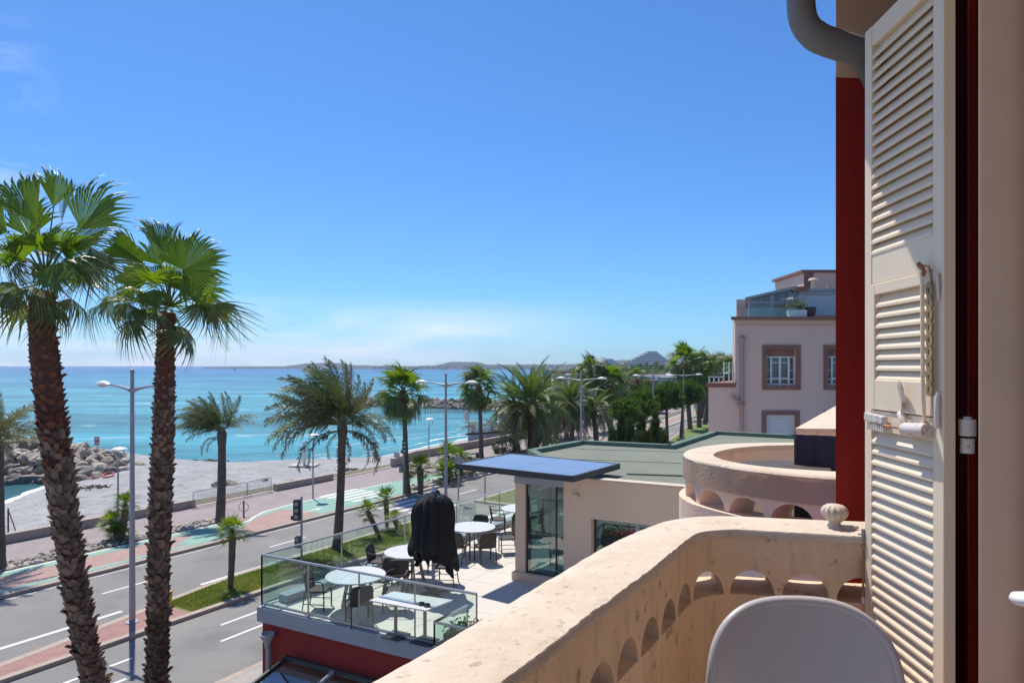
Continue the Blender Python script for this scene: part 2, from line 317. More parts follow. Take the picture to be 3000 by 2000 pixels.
# sea: clear turquoise shallows, deeper blue out, wind ripples and small crests
def sea_mat():
    m = bpy.data.materials.new('sea'); m.use_nodes = True; T = m.node_tree; n = T.nodes; l = T.links; b = n['Principled BSDF']
    g = n.new('ShaderNodeNewGeometry'); sp = n.new('ShaderNodeSeparateXYZ'); l.new(g.outputs['Position'], sp.inputs[0])
    Mx = lambda *a: mathn(n, l, *a)
    # distance out from the shore (along v of the street), log scale
    v = Mx('ADD', Mx('MULTIPLY', sp.outputs[0], -UY), Mx('MULTIPLY', sp.outputs[1], UX))
    y = Mx('MAXIMUM', sp.outputs[1], 20.0)
    lg = Mx('LOGARITHM', y, 10.0)
    cr = n.new('ShaderNodeValToRGB'); e = cr.color_ramp.elements
    e[0].position = 0.0; e[0].color = (.04, .24, .29, 1); e[1].position = 1.0; e[1].color = (.02, .085, .24, 1)
    for p, c in ((.25, (.045, .27, .31)), (.42, (.03, .215, .29)), (.55, (.028, .19, .29)), (.72, (.018, .11, .25))):
        x = e.new(p); x.color = (*c, 1)
    mpn = n.new('ShaderNodeMapping'); mpn.inputs['Scale'].default_value = (.0035, .009, 1); l.new(g.outputs['Position'], mpn.inputs[0])
    nz = n.new('ShaderNodeTexNoise'); nz.inputs['Scale'].default_value = 1; nz.inputs['Detail'].default_value = 4; l.new(mpn.outputs[0], nz.inputs['Vector'])
    t = Mx('ADD', Mx('DIVIDE', Mx('SUBTRACT', lg, 1.75), 2.1), Mx('MULTIPLY', Mx('SUBTRACT', nz.outputs[0], .5), .55))
    l.new(t, cr.inputs[0])
    # wind streaks at every scale, from gust patches down to ripples
    mp3 = n.new('ShaderNodeMapping'); mp3.inputs['Scale'].default_value = (.010, .038, 1); mp3.inputs['Rotation'].default_value = (0, 0, R(6)); l.new(g.outputs['Position'], mp3.inputs[0])
    n3 = n.new('ShaderNodeTexNoise'); n3.inputs['Scale'].default_value = 1.0; n3.inputs['Detail'].default_value = 11; n3.inputs['Roughness'].default_value = .78; l.new(mp3.outputs[0], n3.inputs['Vector'])
    mp5 = n.new('ShaderNodeMapping'); mp5.inputs['Scale'].default_value = (.09, .30, 1); mp5.inputs['Rotation'].default_value = (0, 0, R(-4)); l.new(g.outputs['Position'], mp5.inputs[0])
    n5 = n.new('ShaderNodeTexNoise'); n5.inputs['Scale'].default_value = 1.0; n5.inputs['Detail'].default_value = 5; n5.inputs['Roughness'].default_value = .7; l.new(mp5.outputs[0], n5.inputs['Vector'])
    fr = n.new('ShaderNodeMapRange'); fr.inputs[1].default_value = .58; fr.inputs[2].default_value = .64; fr.inputs[4].default_value = .85; l.new(Mx('ADD', Mx('MULTIPLY', n5.outputs[0], .7), Mx('MULTIPLY', n3.outputs[0], .3)), fr.inputs[0])
    dk = n.new('ShaderNodeMapRange'); dk.inputs[1].default_value = .40; dk.inputs[2].default_value = .60; dk.inputs[3].default_value = .42; dk.inputs[4].default_value = 1.6; l.new(n3.outputs[0], dk.inputs[0])
    vm = n.new('ShaderNodeVectorMath'); vm.operation = 'SCALE'; l.new(cr.outputs[0], vm.inputs[0]); l.new(dk.outputs[0], vm.inputs['Scale'])
    x = n.new('ShaderNodeMix'); x.data_type = 'RGBA'; x.inputs[7].default_value = (.75, .80, .80, 1); l.new(vm.outputs[0], x.inputs[6]); l.new(fr.outputs[0], x.inputs[0])
    l.new(x.outputs[2], b.inputs['Base Color'])
    b.inputs['Roughness'].default_value = .30; b.inputs['Specular IOR Level'].default_value = .25
    mp4 = n.new('ShaderNodeMapping'); mp4.inputs['Scale'].default_value = (.5, 1.6, 1); l.new(g.outputs['Position'], mp4.inputs[0])
    n4 = n.new('ShaderNodeTexNoise'); n4.inputs['Scale'].default_value = 1.0; n4.inputs['Detail'].default_value = 8; n4.inputs['Roughness'].default_value = .7; l.new(mp4.outputs[0], n4.inputs['Vector'])
    bp = n.new('ShaderNodeBump'); bp.inputs['Strength'].default_value = 1.0; bp.inputs['Distance'].default_value = .55; l.new(n4.outputs[0], bp.inputs['Height']); l.new(bp.outputs[0], b.inputs['Normal'])
    return m
M['sea'] = sea_mat()
M['foam'] = mat('foam', (.78, .80, .80), .9, (.6, .7, .72), 3, 6, .4, .6)
# ================================================================== THE SETTING
def urange(u0, u1, st=4.0):
    n = max(1, int(math.ceil((u1 - u0) / st))); return [u0 + (u1 - u0) * i / n for i in range(n + 1)]
def strip(name, v0, v1, u0, u1, z, m, parent=None, thick=0.25, st=4.0, kind='structure', label=None):
    """a band along the street between offsets v0(u) and v1(u), with real side faces"""
    f0 = v0 if callable(v0) else (lambda u: v0); f1 = v1 if callable(v1) else (lambda u: v1)
    us = urange(u0, u1, st); mb = MB()
    top0 = [S(u, f0(u), z) for u in us]; top1 = [S(u, f1(u), z) for u in us]
    mb.grid([top0, top1][::-1])
    if thick:
        d = Vector((0, 0, -thick))
        mb.grid([top0, [p + d for p in top0]]); mb.grid([[p + d for p in top1], top1])
        mb.quad(top0[0], top1[0], top1[0] + d, top0[0] + d); mb.quad(top0[-1], top0[-1] + d, top1[-1] + d, top1[-1])
    o = mb.build(name, m, parent)
    if parent is None: tag(o, kind=kind)
    return o
def poly(name, pts, z, m, thick=0.0, kind='structure', parent=None):
    mb = MB(); pts = [(p[0], p[1]) for p in pts]
    if thick: mb.prism(pts, z - thick, z)
    else:
        ar = sum(pts[i][0] * pts[(i + 1) % len(pts)][1] - pts[(i + 1) % len(pts)][0] * pts[i][1] for i in range(len(pts)))
        if ar < 0: pts = pts[::-1]
        mb.add([(p[0], p[1], z) for p in pts], [tuple(range(len(pts)))])
    o = mb.build(name, m, parent)
    if parent is None: tag(o, kind=kind)
    return o
KERB = .13
# inland ground, far beyond the frame
strip('ground', -900, 42.0, -700, 900, -.03, M['soil'], st=12, thick=2.2)
strip('road', 17.0, 30.45, -60, 420, 0.0, M['asphalt'], st=6, thick=.02)
strip('pavement', 10.5, 16.75, -60, 420, KERB, M['pavement'], st=6)
strip('pavement_kerb', 16.75, 17.0, -60, 420, KERB + .004, M['kerb'], st=6)
# promenade side
def wall_v(u): 
    pts = [(-80, 39.6), (26, 39.5), (38, 39.6), (46, 39.9), (51, 41.6), (100, 42.3), (500, 42.6)]
    for (a, b), (c, d) in zip(pts, pts[1:]):
        if u <= c: return b + (d - b) * max(0, (u - a)) / (c - a)
    return pts[-1][1]
strip('promenade', 30.8, wall_v, -80, 420, KERB, M['promenade'], st=3, thick=1.6)
strip('sea_side_kerb', 30.45, 30.8, -80, 420, KERB + .004, M['kerb'], st=4)
z1, z2, z3, z4 = KERB + .004, KERB + .008, KERB + .012, KERB + .016
strip('cycle_path', 30.83, 33.9, -80, 300, z1, M['red_path'], thick=0)
strip('cycle_path_edge', 30.83, 31.2, -80, 22, z2, M['green_paint'], thick=0)
strip('cycle_path_edge', 33.15, 33.72, -80, 24.5, z2, M['green_paint'], thick=0)
strip('cycle_path_line', 33.72, 33.9, -80, 24.5, z2, M['paint'], thick=0)
strip('cycle_path_edge', 30.83, 31.3, 39.5, 300, z2, M['green_paint'], thick=0)
strip('cycle_path_edge', 33.3, 33.75, 46, 300, z2, M['green_paint'], thick=0)
strip('cycle_path_line', 33.75, 33.9, 46, 300, z2, M['paint'], thick=0)
def G2(l, z=KERB): return [P(x, y, z) for x, y in l]
# the widened green area before the crossing
gp = G2([(600, 1545), (730, 1524), (745, 1513), (775, 1497), (821, 1485), (883, 1469), (951, 1455), (1020, 1439), (1090, 1424), (1147, 1412), (1230, 1395)])
far_side = [S(u, v) for u, v in ((46, 33.4), (43, 31.3), (38, 30.84), (32, 30.84), (26, 30.84), (21.5, 30.84), (20.5, 31.6))]
poly('cycle_crossing_area', gp + far_side, z2 + .002, M['green_paint'])
rp = G2([(662, 1571), (726, 1533), (760, 1512), (790, 1503), (818, 1493), (868, 1491), (935, 1503), (870, 1521), (800, 1540), (735, 1558)])
poly('cycle_path_island', rp, z3, M['red_path'])
wl = [P(x, y, z3) for x, y in [(640, 1548), (730, 1524), (745, 1513), (775, 1497), (821, 1485), (883, 1469), (951, 1455), (1020, 1439), (1090, 1424), (1147, 1412)]]
mb = MB()
for a, b in zip(wl, wl[1:]):
    d = (b - a).normalized(); nn = Vector((-d.y, d.x, 0)) * .08
    mb.quad(a - nn, b - nn + d * .01, b + nn + d * .01, a + nn)
tag(mb.build('crossing_edge_line', M['paint']), kind='structure')
mb = MB()
for v in (31.6, 32.35, 33.1, 33.85, 34.6):
    mb.quad(S(33.0, v, z4), S(36.6, v, z4), S(36.6, v + .42, z4), S(33.0, v + .42, z4))
# cyclist arrow marks painted on the red tarmac
for (u, v) in ((28.6, 32.0), (41.5, 32.2), (9.5, 32.1)):
    mb.quad(S(u, v, z4), S(u + 1.4, v, z4), S(u + 1.4, v + .12, z4), S(u, v + .12, z4))
    mb.add([S(u + 1.35, v - .22, z4), S(u + 2.0, v + .06, z4), S(u + 1.35, v + .34, z4)], [(0, 1, 2)])
tag(mb.build('cycle_path_markings', M['paint']), kind='structure')
# road markings
mb = MB(); zz = .006
def dash(u0, u1, v, wd, vv=None):
    vv = v if vv is None else vv
    us = urange(u0, u1, 3)
    mb.grid([[S(a, v + wd / 2 + (vv - v) * (a - u0) / (u1 - u0), zz) for a in us], [S(a, v - wd / 2 + (vv - v) * (a - u0) / (u1 - u0), zz) for a in us]])
dash(-60, 14.2, 25.15, .20); dash(17.6, 23.6, 25.42, .20); dash(-60, 300, 30.2, .07)
for k in range(-6, 30):
    u = 14.9 + 8.1 * k
    if 30 < u < 38: continue
    dash(u, u + 2.3, 27.75, .13)
for k in range(-8, 4): 
    dash(15.2 + 5.5 * k, 17.6 + 5.5 * k, 20.85, .13); dash(14.3 + 5.5 * k, 16.7 + 5.5 * k, 19.62, .13)
for k in range(2, 22): dash(24 + 8.1 * k, 26.3 + 8.1 * k, 19.8, .13)
for v in (25.9, 26.75, 27.6, 28.45, 29.3): dash(32.7, 36.4, v, .46)
for v in (17.8, 18.65, 19.5, 20.35, 21.2, 22.05): dash(32.7, 36.4, v, .46)
tag(mb.build('road_markings', M['paint']), kind='structure')
# median: brick paving then grass, between stone kerbs
def medL(u):
    pts = [(-60, 23.2), (8, 23.35), (12, 23.95), (15, 24.5), (18.5, 25.1), (32, 25.1)]
    for (a, b), (c, d) in zip(pts, pts[1:]):
        if u <= c: return b + (d - b) * max(0, (u - a)) / (c - a)
    return 25.1
medR = lambda u: 22.3 if u < 20 else 22.3 - (u - 20) * .09
strip('median_paving', lambda u: medR(u) + .25, lambda u: medL(u) - .3, -60, 15.2, KERB, M['brickpave'], thick=.15, st=2)
strip('median_grass', lambda u: medR(u) + .25, lambda u: medL(u) - .3, 15.2, 31.2, KERB, M['grass'], thick=.15, st=2)
def kerb_ring(name, f0, f1, u0, u1, w0, w1, z):
    strip(name, f0, lambda u: f0(u) + w0, u0, u1, z, M['kerb'], thick=.16, st=2)
    strip(name, lambda u: f1(u) - w1, f1, u0, u1, z, M['kerb'], thick=.16, st=2)
kerb_ring('median_kerb', medR, medL, -60, 31.2, .25, .3, KERB + .004)
strip('median_kerb', lambda u: medR(u), lambda u: medL(u), 31.2, 31.5, KERB + .004, M['kerb'], thick=.16)
m2L = lambda u: 25.3 if u < 78 else 25.3 + min(2.6, (u - 78) * .13); m2R = lambda u: 22.2
strip('median_grass', lambda u: 22.45, lambda u: m2L(u) - .28, 37.8, 300, KERB, M['grass'], thick=.15, st=3)
kerb_ring('median_kerb', m2R, m2L, 37.8, 300, .25, .28, KERB + .004)
strip('median_kerb', 22.2, 25.3, 37.5, 37.8, KERB + .004, M['kerb'], thick=.16)
# stone planting strips
strip('stone_bed', 33.93, 35.25, -60, 25.6, KERB + .006, M['soil'], thick=0)
strip('stone_bed', 33.93, 35.9, 47.5, 140, KERB + .006, M['soil'], thick=0)
def near_bed_v(u): return 31.4 + (u - 37.5) * .1
strip('stone_bed', 30.86, lambda u: min(33.2, 31.3 + (u - 37.5) * .15), 37.5, 60, KERB + .014, M['soil'], thick=0)
# ------------------------------------------------------------------ beach and sea
SEA = -1.6
shoreA = [(20, 1412), (95, 1409), (140, 1404)]
cove = [(-400, 1620), (-200, 1540), (20, 1472), (70, 1450), (110, 1436), (138, 1424), (146, 1412), (120, 1404), (60, 1402), (-200, 1408), (-500, 1420)]
outer = [(-600, 1306), (-200, 1304), (40, 1302), (120, 1301), (190, 1304), (260, 1309), (330, 1318), (400, 1330), (470, 1340), (509, 1345), (597, 1354), (680, 1359), (768, 1361), (883, 1357), (1036, 1352), (1110, 1339), (1189, 1322), (1265, 1305), (1330, 1293), (1380, 1284), (1430, 1276), (1500, 1264), (1560, 1250), (1640, 1232), (1720, 1214)]
C2 = [P(x, y, SEA) for x, y in cove]; O2 = [P(x, y, SEA) for x, y in outer]
inland = [S(u, 36) for u in (260, 200, 130, 60, 20, -20, -60)]
land = [(p.x, p.y) for p in C2[::-1]] + [(p.x, p.y) for p in O2] + [(p.x, p.y) for p in inland]
def inside(x, y, pl=land):
    c = False; j = len(pl) - 1
    for i in range(len(pl)):
        xi, yi = pl[i]; xj, yj = pl[j]
        if (yi > y) != (yj > y) and x < (xj - xi) * (y - yi) / (yj - yi) + xi: c = not c
        j = i
    return c
edge_pl = [(p.x, p.y) for p in C2[::-1]] + [(p.x, p.y) for p in O2]
def edist(x, y):
    best = 1e9
    for (ax, ay), (bx, by) in zip(edge_pl, edge_pl[1:]):
        dx, dy = bx - ax, by - ay; t = max(0, min(1, ((x - ax) * dx + (y - ay) * dy) / (dx * dx + dy * dy + 1e-9)))
        d = (x - ax - dx * t) ** 2 + (y - ay - dy * t) ** 2
        if d < best: best = d
    return math.sqrt(best)
def beach_h(x, y):
    d = edist(x, y); s = d if inside(x, y) else -d
    n = noise.noise((x * .12, y * .12, 0)) * .16 + noise.noise((x * .5, y * .5, 3)) * .05
    if s < 0: return SEA + s * .16 + min(0, n) * .2
    return SEA + min(1.25, s * .20 + .02) + n * min(1, s / 3)
mb = MB(); rows = []
uu = [-70 + i * 2.0 for i in range(15)] + [-40 + i * 1.1 for i in range(118)] + [90 + i * 3 for i in range(30)]
vv = [39.3 + j * 1.0 for j in range(46)] + [86, 90, 96]
for u in uu:
    row = []
    for v in vv:
        vv_ = max(v, wall_v(u) - .2) if v < 42 else v
        p = S(u, vv_); p.z = beach_h(p.x, p.y); row.append(p)
    rows.append(row)
mb.grid(rows[::-1]); bo = mb.build('beach', M['beach'], smooth=True); tag(bo, kind='structure')
mb = MB(); 
mb.quad((-45000, 15, SEA), (45000, 15, SEA), (45000, 60000, SEA), (-45000, 60000, SEA))
mb.quad((-45000, -3000, SEA), (-14, -3000, SEA), (-14, 15, SEA), (-45000, 15, SEA))
so_ = mb.build('sea', M['sea']); tag(so_, kind='structure')
# foam lines that lap at the beach
mb = MB()
def foam(pts, w0, w1):
    rnd = random.Random(3)
    rw = []
    for i, p in enumerate(pts):
        a = pts[max(0, i - 1)]; b = pts[min(len(pts) - 1, i + 1)]; d = (b - a).normalized(); n_ = Vector((-d.y, d.x, 0))
        k = noise.noise((p.x * .25, p.y * .25, 1)); w = (w0 + (w1 - w0) * abs(k) * 2)
        rw.append((p + n_ * (w + .3 * k), p - n_ * .35))
    mb.grid([[Vector((a.x, a.y, SEA + .02)) for a, b in rw], [Vector((b.x, b.y, SEA + .06)) for a, b in rw]])
def dense(pl, st=1.0):
    o_ = []
    for a, b in zip(pl, pl[1:]):
        n_ = max(1, int((b - a).length / st)); o_ += [a.lerp(b, i / n_) for i in range(n_)]
    return o_ + [pl[-1]]
foam(dense(O2[9:22], .8), .15, .7); foam(dense(C2[0:6], .8), .2, .8)
def wave(pl, off, w0):
    rw = []
    for i, p in enumerate(pl):
        a = pl[max(0, i - 1)]; b = pl[min(len(pl) - 1, i + 1)]; d = (b - a).normalized(); n_ = Vector((-d.y, d.x, 0))
        k = noise.noise((p.x * .12, p.y * .12, off)); k2 = noise.noise((p.x * .6, p.y * .6, off + 5))
        w = max(0.0, w0 * (k + .15 + .6 * k2)); q = p + n_ * (off + k * 1.6)
        rw.append((q + n_ * w, q))
    mb.grid([[Vector((a.x, a.y, SEA + .05)) for a, b in rw], [Vector((b.x, b.y, SEA + .05)) for a, b in rw]])
wave(dense(O2[15:22], .6), 2.4, .9); wave(dense(O2[16:22], .6), 4.6, .8); wave(dense(O2[10:22], .6), 7.0, .35); wave(dense(O2[16:22], .6), 9.5, .5)
tag(mb.build('surf', M['foam']), kind='structure')
# sea wall in lengths, with a gap closed by barriers
def seawall(u0, u1, h, label, wd=.42):
    r = thing('sea_wall', label, 'wall', S(u0, wall_v(u0) - .2, KERB)); us = urange(u0, u1, 2.4)
    for a, b in zip(us, us[1:]):
        p = S(a, wall_v(a) - .2, 0); q = S(b, wall_v(b) - .2, 0); d = (q - p).normalized() * .006
        mb = MB(); mb.beam(p + d + Vector((0, 0, KERB + h / 2 - .25)), q - d + Vector((0, 0, KERB + h / 2 - .25)), wd, h + .5)
        mb.build('wall_block', M['seawall'], r)
seawall(13.7, 26.7, .48, 'long low brown sea wall between beach and promenade, nearest length')
seawall(33.1, 38.6, .48, 'short low brown sea wall right of the metal barriers')
seawall(46.2, 130, .75, 'long sea wall running towards the beach restaurant behind the palms', .4)
strip('beach_kerb', lambda u: wall_v(u) - .35, lambda u: wall_v(u), 38.7, 46.1, KERB + .05, M['kerb'], thick=.5, st=1)
strip('beach_kerb', lambda u: wall_v(u) - .35, lambda u: wall_v(u), 26.8, 33.0, KERB + .03, M['kerb'], thick=.5, st=1)
# ------------------------------------------------------------------ rocks
def rock_mesh(seed, mname, sub=2):
    rnd = random.Random(seed)
    import bmesh
    bm = bmesh.new(); bmesh.ops.create_icosphere(bm, subdivisions=sub, radius=1)
    pl = [(Vector((rnd.gauss(0, 1), rnd.gauss(0, 1), rnd.gauss(0, 1))).normalized(), rnd.uniform(.45, .85)) for _ in range(9)]
    for v in bm.verts:
        for n_, d in pl:
            k = v.co.dot(n_) - d
            if k > 0: v.co -= n_ * k
        v.co += v.co * noise.noise(v.co * 1.7 + Vector((seed, 0, 0))) * .16
    me = bpy.data.meshes.new('rock'); bm.to_mesh(me); bm.free(); me.materials.append(M[mname]); return me
RA = [rock_mesh(i, 'rockA') for i in range(6)]; RB = [rock_mesh(i + 20, 'rockB') for i in range(3)]; RS = [rock_mesh(i + 40, 'stone', 1) for i in range(5)]
def place_rock(me, parent, p, s, name='rock', rnd=random):
    q = Quaternion((rnd.gauss(0, 1), rnd.gauss(0, 1), rnd.gauss(0, 1), rnd.gauss(0, 1))).normalized()
    A = Matrix.Diagonal(Vector((s * rnd.uniform(.8, 1.35), s * rnd.uniform(.7, 1.1), s * rnd.uniform(.5, .85), 1)))
    return link(name, me, parent, mat4=Matrix.Translation(Vector(p) - wloc(parent)) @ Quaternion((0, 0, 1), rnd.uniform(0, 6.3)).to_matrix().to_4x4() @ q.to_matrix().to_4x4().lerp(Matrix.Identity(4), .5) @ A)
# near groyne: boulders heaped between the cove and the sea
rnd = random.Random(11)
gr = thing('rock_groyne', 'heap of pale boulders jutting into the sea left of the beach', 'groyne', P(200, 1380, -1))
gpoly = [(p.x, p.y) for p in [P(x, y, -.9) for x, y in [(-300, 1300), (40, 1299), (120, 1300), (200, 1306), (290, 1320), (350, 1338), (420, 1350), (440, 1375), (360, 1396), (280, 1402), (200, 1398), (100, 1392), (0, 1398), (-300, 1408)]]]
mb = MB(); mb.prism(gpoly, -2.6, -.95); mb.build('core', M['rockB'], gr)
pts = []
xs = [a for a, b in gpoly]; ys = [b for a, b in gpoly]; tries = 0
while len(pts) < 300 and tries < 60000:
    tries += 1; x = rnd.uniform(max(-62, min(xs)), max(xs)); y = rnd.uniform(min(ys), max(ys))
    if not inside(x, y, gpoly): continue
    if all((x - a) ** 2 + (y - b) ** 2 > .92 ** 2 for a, b, c in pts): pts.append((x, y, 0))
def gdist(x, y):
    best = 1e9; g = gpoly + [gpoly[0]]
    for (ax, ay), (bx, by) in zip(g, g[1:]):
        dx, dy = bx - ax, by - ay; t = max(0, min(1, ((x - ax) * dx + (y - ay) * dy) / (dx * dx + dy * dy)))
        best = min(best, math.hypot(x - ax - dx * t, y - ay - dy * t))
    return best
for x, y, _ in pts:
    d = gdist(x, y); h = -1.35 + min(1.35, d * .38) + rnd.uniform(-.15, .25)
    if x > -38: h = max(h, -.75)
    place_rock(RB[rnd.randrange(3)] if rnd.random() < .22 else RA[rnd.randrange(6)], gr, (x, y, h), rnd.uniform(.48, 1.0), 'rock', rnd)
# far breakwater
bwr = thing('breakwater', 'long dark rock breakwater across the water behind the fan palms', 'breakwater', (-20, 168, SEA))
cl = [Vector((-48, 186, 0)), Vector((-37, 183, 0)), Vector((-25, 178, 0)), Vector((-10, 170, 0)), Vector((8, 160, 0)), Vector((26, 150, 0))]
cd = dense(cl, 1.0); n_r = 0
mb = MB(); rr_ = []
for p in cd: rr_.append([Vector((p.x, p.y - 4, SEA - 1)), Vector((p.x, p.y - 2.4, SEA + .5)), Vector((p.x, p.y + 2.4, SEA + .5)), Vector((p.x, p.y + 4, SEA - 1))])
mb.grid(rr_); mb.build('core', M['rockB'], bwr)
st_ = MB()
for k in range(1000):
    p = cd[rnd.randrange(len(cd))]; o_ = rnd.uniform(-4.6, 3.5); h = SEA + 1.75 - abs(o_) * .42 + rnd.uniform(-.2, .5)
    taper = min(1, (p.x + 50) / 8)
    h = SEA - .2 + (h - SEA + .2) * max(.3, taper)
    if n_r < 300 and o_ < 1.5: place_rock(RA[rnd.randrange(6)] if rnd.random() < .45 else RB[rnd.randrange(3)], bwr, (p.x + rnd.uniform(-.5, .5), p.y + o_, h), rnd.uniform(.6, 1.0), 'rock', rnd); n_r += 1
    else:
        s_ = rnd.uniform(.45, .9); me = RA[rnd.randrange(6)]
        st_.add([(p.x + v.co.x * s_, p.y + o_ + v.co.y * s_, h + v.co.z * s_ * .7) for v in me.vertices], [tuple(f.vertices) for f in me.polygons])
tag(st_.build('small_rocks', M['rockA'], bwr), kind='stuff')
# stones laid in the promenade beds
def stone_bed(u0, u1, v0, v1, nobj, nstuff, smin, smax, label, cat='planting bed'):
    bd = thing('planting_bed', label, cat, S((u0 + u1) / 2, (v0 + v1) / 2, KERB))
    cells = []
    t = 0
    while len(cells) < nobj + nstuff and t < 40000:
        t += 1; u = rnd.uniform(u0, u1); v = rnd.uniform(v0, v1)
        if all((u - a) ** 2 + (v - b) ** 2 > (smin * 1.1) ** 2 for a, b in cells[-140:]): cells.append((u, v))
    sb = MB()
    for i, (u, v) in enumerate(cells):
        p = S(u, v, KERB + .05); s_ = rnd.uniform(smin, smax)
        if i < nobj: place_rock(RS[rnd.randrange(5)], bd, p, s_, 'stone', rnd)
        else:
            me = RS[rnd.randrange(5)]; a = rnd.uniform(0, 6.3); ca, sa = math.cos(a) * s_, math.sin(a) * s_
            sb.add([(p.x + q.co.x * ca - q.co.y * sa * .7, p.y + q.co.x * sa + q.co.y * ca * .7, p.z + q.co.z * s_ * .55) for q in me.vertices], [tuple(f.vertices) for f in me.polygons])
    if sb.v: tag(sb.build('small_stones', M['stone'], bd), kind='stuff')
stone_bed(6.5, 25.2, 34.0, 35.2, 290, 420, .13, .24, 'long bed of pale stones between cycle path and promenade, near palms')
stone_bed(38.5, 47, 30.95, 32.2, 120, 260, .15, .28, 'bed of pale stones beside the kerb under the small bright palm')
stone_bed(48, 92, 34.0, 35.8, 0, 700, .2, .42, 'far bed of pale stones under the tall date palms')
# big loose stones on the beach by the barriers
def loose(px, py, s, lb):
    p = P(px, py, -.4); p.z = beach_h(p.x, p.y) + .1
    o = link('boulder', RA[rnd.randrange(6)], None); o.location = p; o.scale = (s, s * .8, s * .6); o.rotation_euler = (0, 0, rnd.uniform(0, 6)); tag(o, lb, 'boulder', 'loose boulders on the beach')
loose(631, 1424, .55, 'pale boulder on the beach left of the slender palm trunk')
loose(672, 1421, .6, 'wide pale boulder behind the barriers right of the slender palm')
loose(776, 1410, .4, 'small pale boulder at the end of the barriers')
loose(856, 1412, .3, 'tiny pale boulder beyond the short sea wall')
def wrack(px, py, w, lb):
    p = P(px, py, -.9); p.z = beach_h(p.x, p.y) + .03; mb = MB()
    for k in range(60):
        a = p + Vector((rnd.gauss(0, w), rnd.gauss(0, .35), rnd.uniform(0, .1))); b = a + Vector((rnd.uniform(-.5, .5), rnd.uniform(-.3, .3), rnd.uniform(-.02, .15)))
        mb.tube([a, b], .03, 4)
    tag(mb.build('driftwood', M['bark'], loc=p), lb, 'driftwood', kind=None)
wrack(615, 1357, .9, 'dark tangle of driftwood at the water line behind the palm')
wrack(268, 1455, .6, 'small scatter of dry weed on the left part of the beach')
wrack(1022, 1392, .5, 'small heap of dry weed right of the big date palm trunk')
# ------------------------------------------------------------------ far coast
def ridge(name, x0, x1, Y, prof, depth, m, amp, fr, zb=SEA - 2, nx=160):
    """far land: a real strip of terrain with its own height profile (x in metres, z height)"""
    rows = []
    nd = 8
    for j in range(nd + 1):
        t = j / nd; row = []
        for i in range(nx + 1):
            x = x0 + (x1 - x0) * i / nx; s = i / nx
            h = 0
            for (a, ha), (b, hb) in zip(prof, prof[1:]):
                if a <= s <= b: k = (s - a) / (b - a); k = k * k * (3 - 2 * k); h = ha + (hb - ha) * k
            hh = h * math.sin(math.pi * min(.5, t * .8 + .0)) 
            hh += amp * (noise.noise((x * fr, j * 2.0, 1)) + .5 * noise.noise((x * fr * 3, j * 5., 4)) + .4 * noise.noise((x * fr * 9, j * 5., 7))) * (1 if t > 0 else 0) * min(1, h / (amp * 3 + 1e-3))
            row.append(Vector((x, Y + depth * t, max(zb, SEA - .5 + hh) if t > 0 else zb)))
        rows.append(row)
    mb = MB(); mb.grid(rows[::-1]); o = mb.build(name, m, smooth=True); tag(o, kind='structure'); return o
k26 = 2650 / 2000
ridge('headland', (540 - 1500) * k26, (1260 - 1500) * k26, 2650, [(0, 0), (.06, 9), (.30, 10), (.44, 24), (.50, 25), (.58, 15), (.75, 12), (.9, 9), (1, 8)], 500, M['farhill'], 1.6, .02)
ridge('far_coast', (950 - 1500) * 1.1, (1900 - 1500) * 1.1, 2200, [(0, 4), (.2, 9), (.30, 13), (.38, 27), (.44, 26), (.5, 16), (.75, 17), (.9, 22), (1, 30)], 500, M['farhill'], 3.0, .02)
ridge('far_coast', (1560 - 1500) * .5, 900, 1000, [(0, 0), (.08, 6), (.3, 10), (.6, 14), (1, 16)], 500, M['midhill'], 4.0, .03)
ridge('inland_hills', 150, 2600, 2600, [(0, 0), (.08, 20), (.14, 38), (.3, 45), (.6, 60), (1, 80)], 900, M['farhill'], 6, .01)
# villas dotting the far coast: too small to tell apart
mb = MB()
for k in range(150):
    px = rnd.uniform(1090, 1860); Y = rnd.uniform(2180, 2330); x = (px - 1500) / 2000 * Y; s_ = rnd.uniform(3, 7)
    mb.box((x, Y, SEA + rnd.uniform(2, 9)), (s_ * rnd.uniform(1, 2.2), s_, rnd.uniform(3, 6)))
for k in range(26):
    px = rnd.uniform(580, 1000); Y = 2640; x = (px - 1500) / 2000 * Y
    mb.box((x, Y, SEA + rnd.uniform(.5, 4)), (rnd.uniform(3, 8), 4, rnd.uniform(2, 4)))
tag(mb.build('distant_villas', M['farwhite']), 'scatter of pale villas along the far shore', 'villas', kind='stuff')
# sailing boat far out
sb_ = thing('sailing_boat', 'tiny white sailing boat far out below the headland', 'boat', PY(687, 1085, 1500))
p = Vector(((687 - 1500) / 2000 * 1500, 1500, SEA)); sb_.location = p
mb = MB(); mb.add([p + Vector(q) for q in ((-4, 0, .1), (4.5, 0, 1.4), (3.5, 1.2, 1.3), (-4, 1.2, 1.2), (-4, -1.2, 1.2), (3.5, -1.2, 1.3))], [(0, 1, 2, 3), (0, 4, 5, 1), (3, 2, 1, 5, 4), (0, 3, 4)]); mb.build('hull', M['whitepaint'], sb_)
mb = MB(); mb.tube([p + Vector((0, 0, 1)), p + Vector((0, 0, 12))], .12, 6); mb.build('mast', M['steel'], sb_)
mb = MB(); mb.add([p + Vector(q) for q in ((-.2, 0, 2), (-3.8, .2, 2.2), (-.2, 0, 11.6), (.3, 0, 2), (4, -.2, 1.6), (.3, 0, 11))], [(0, 1, 2), (3, 4, 5)]); mb.build('sail', M['whitepaint'], sb_)
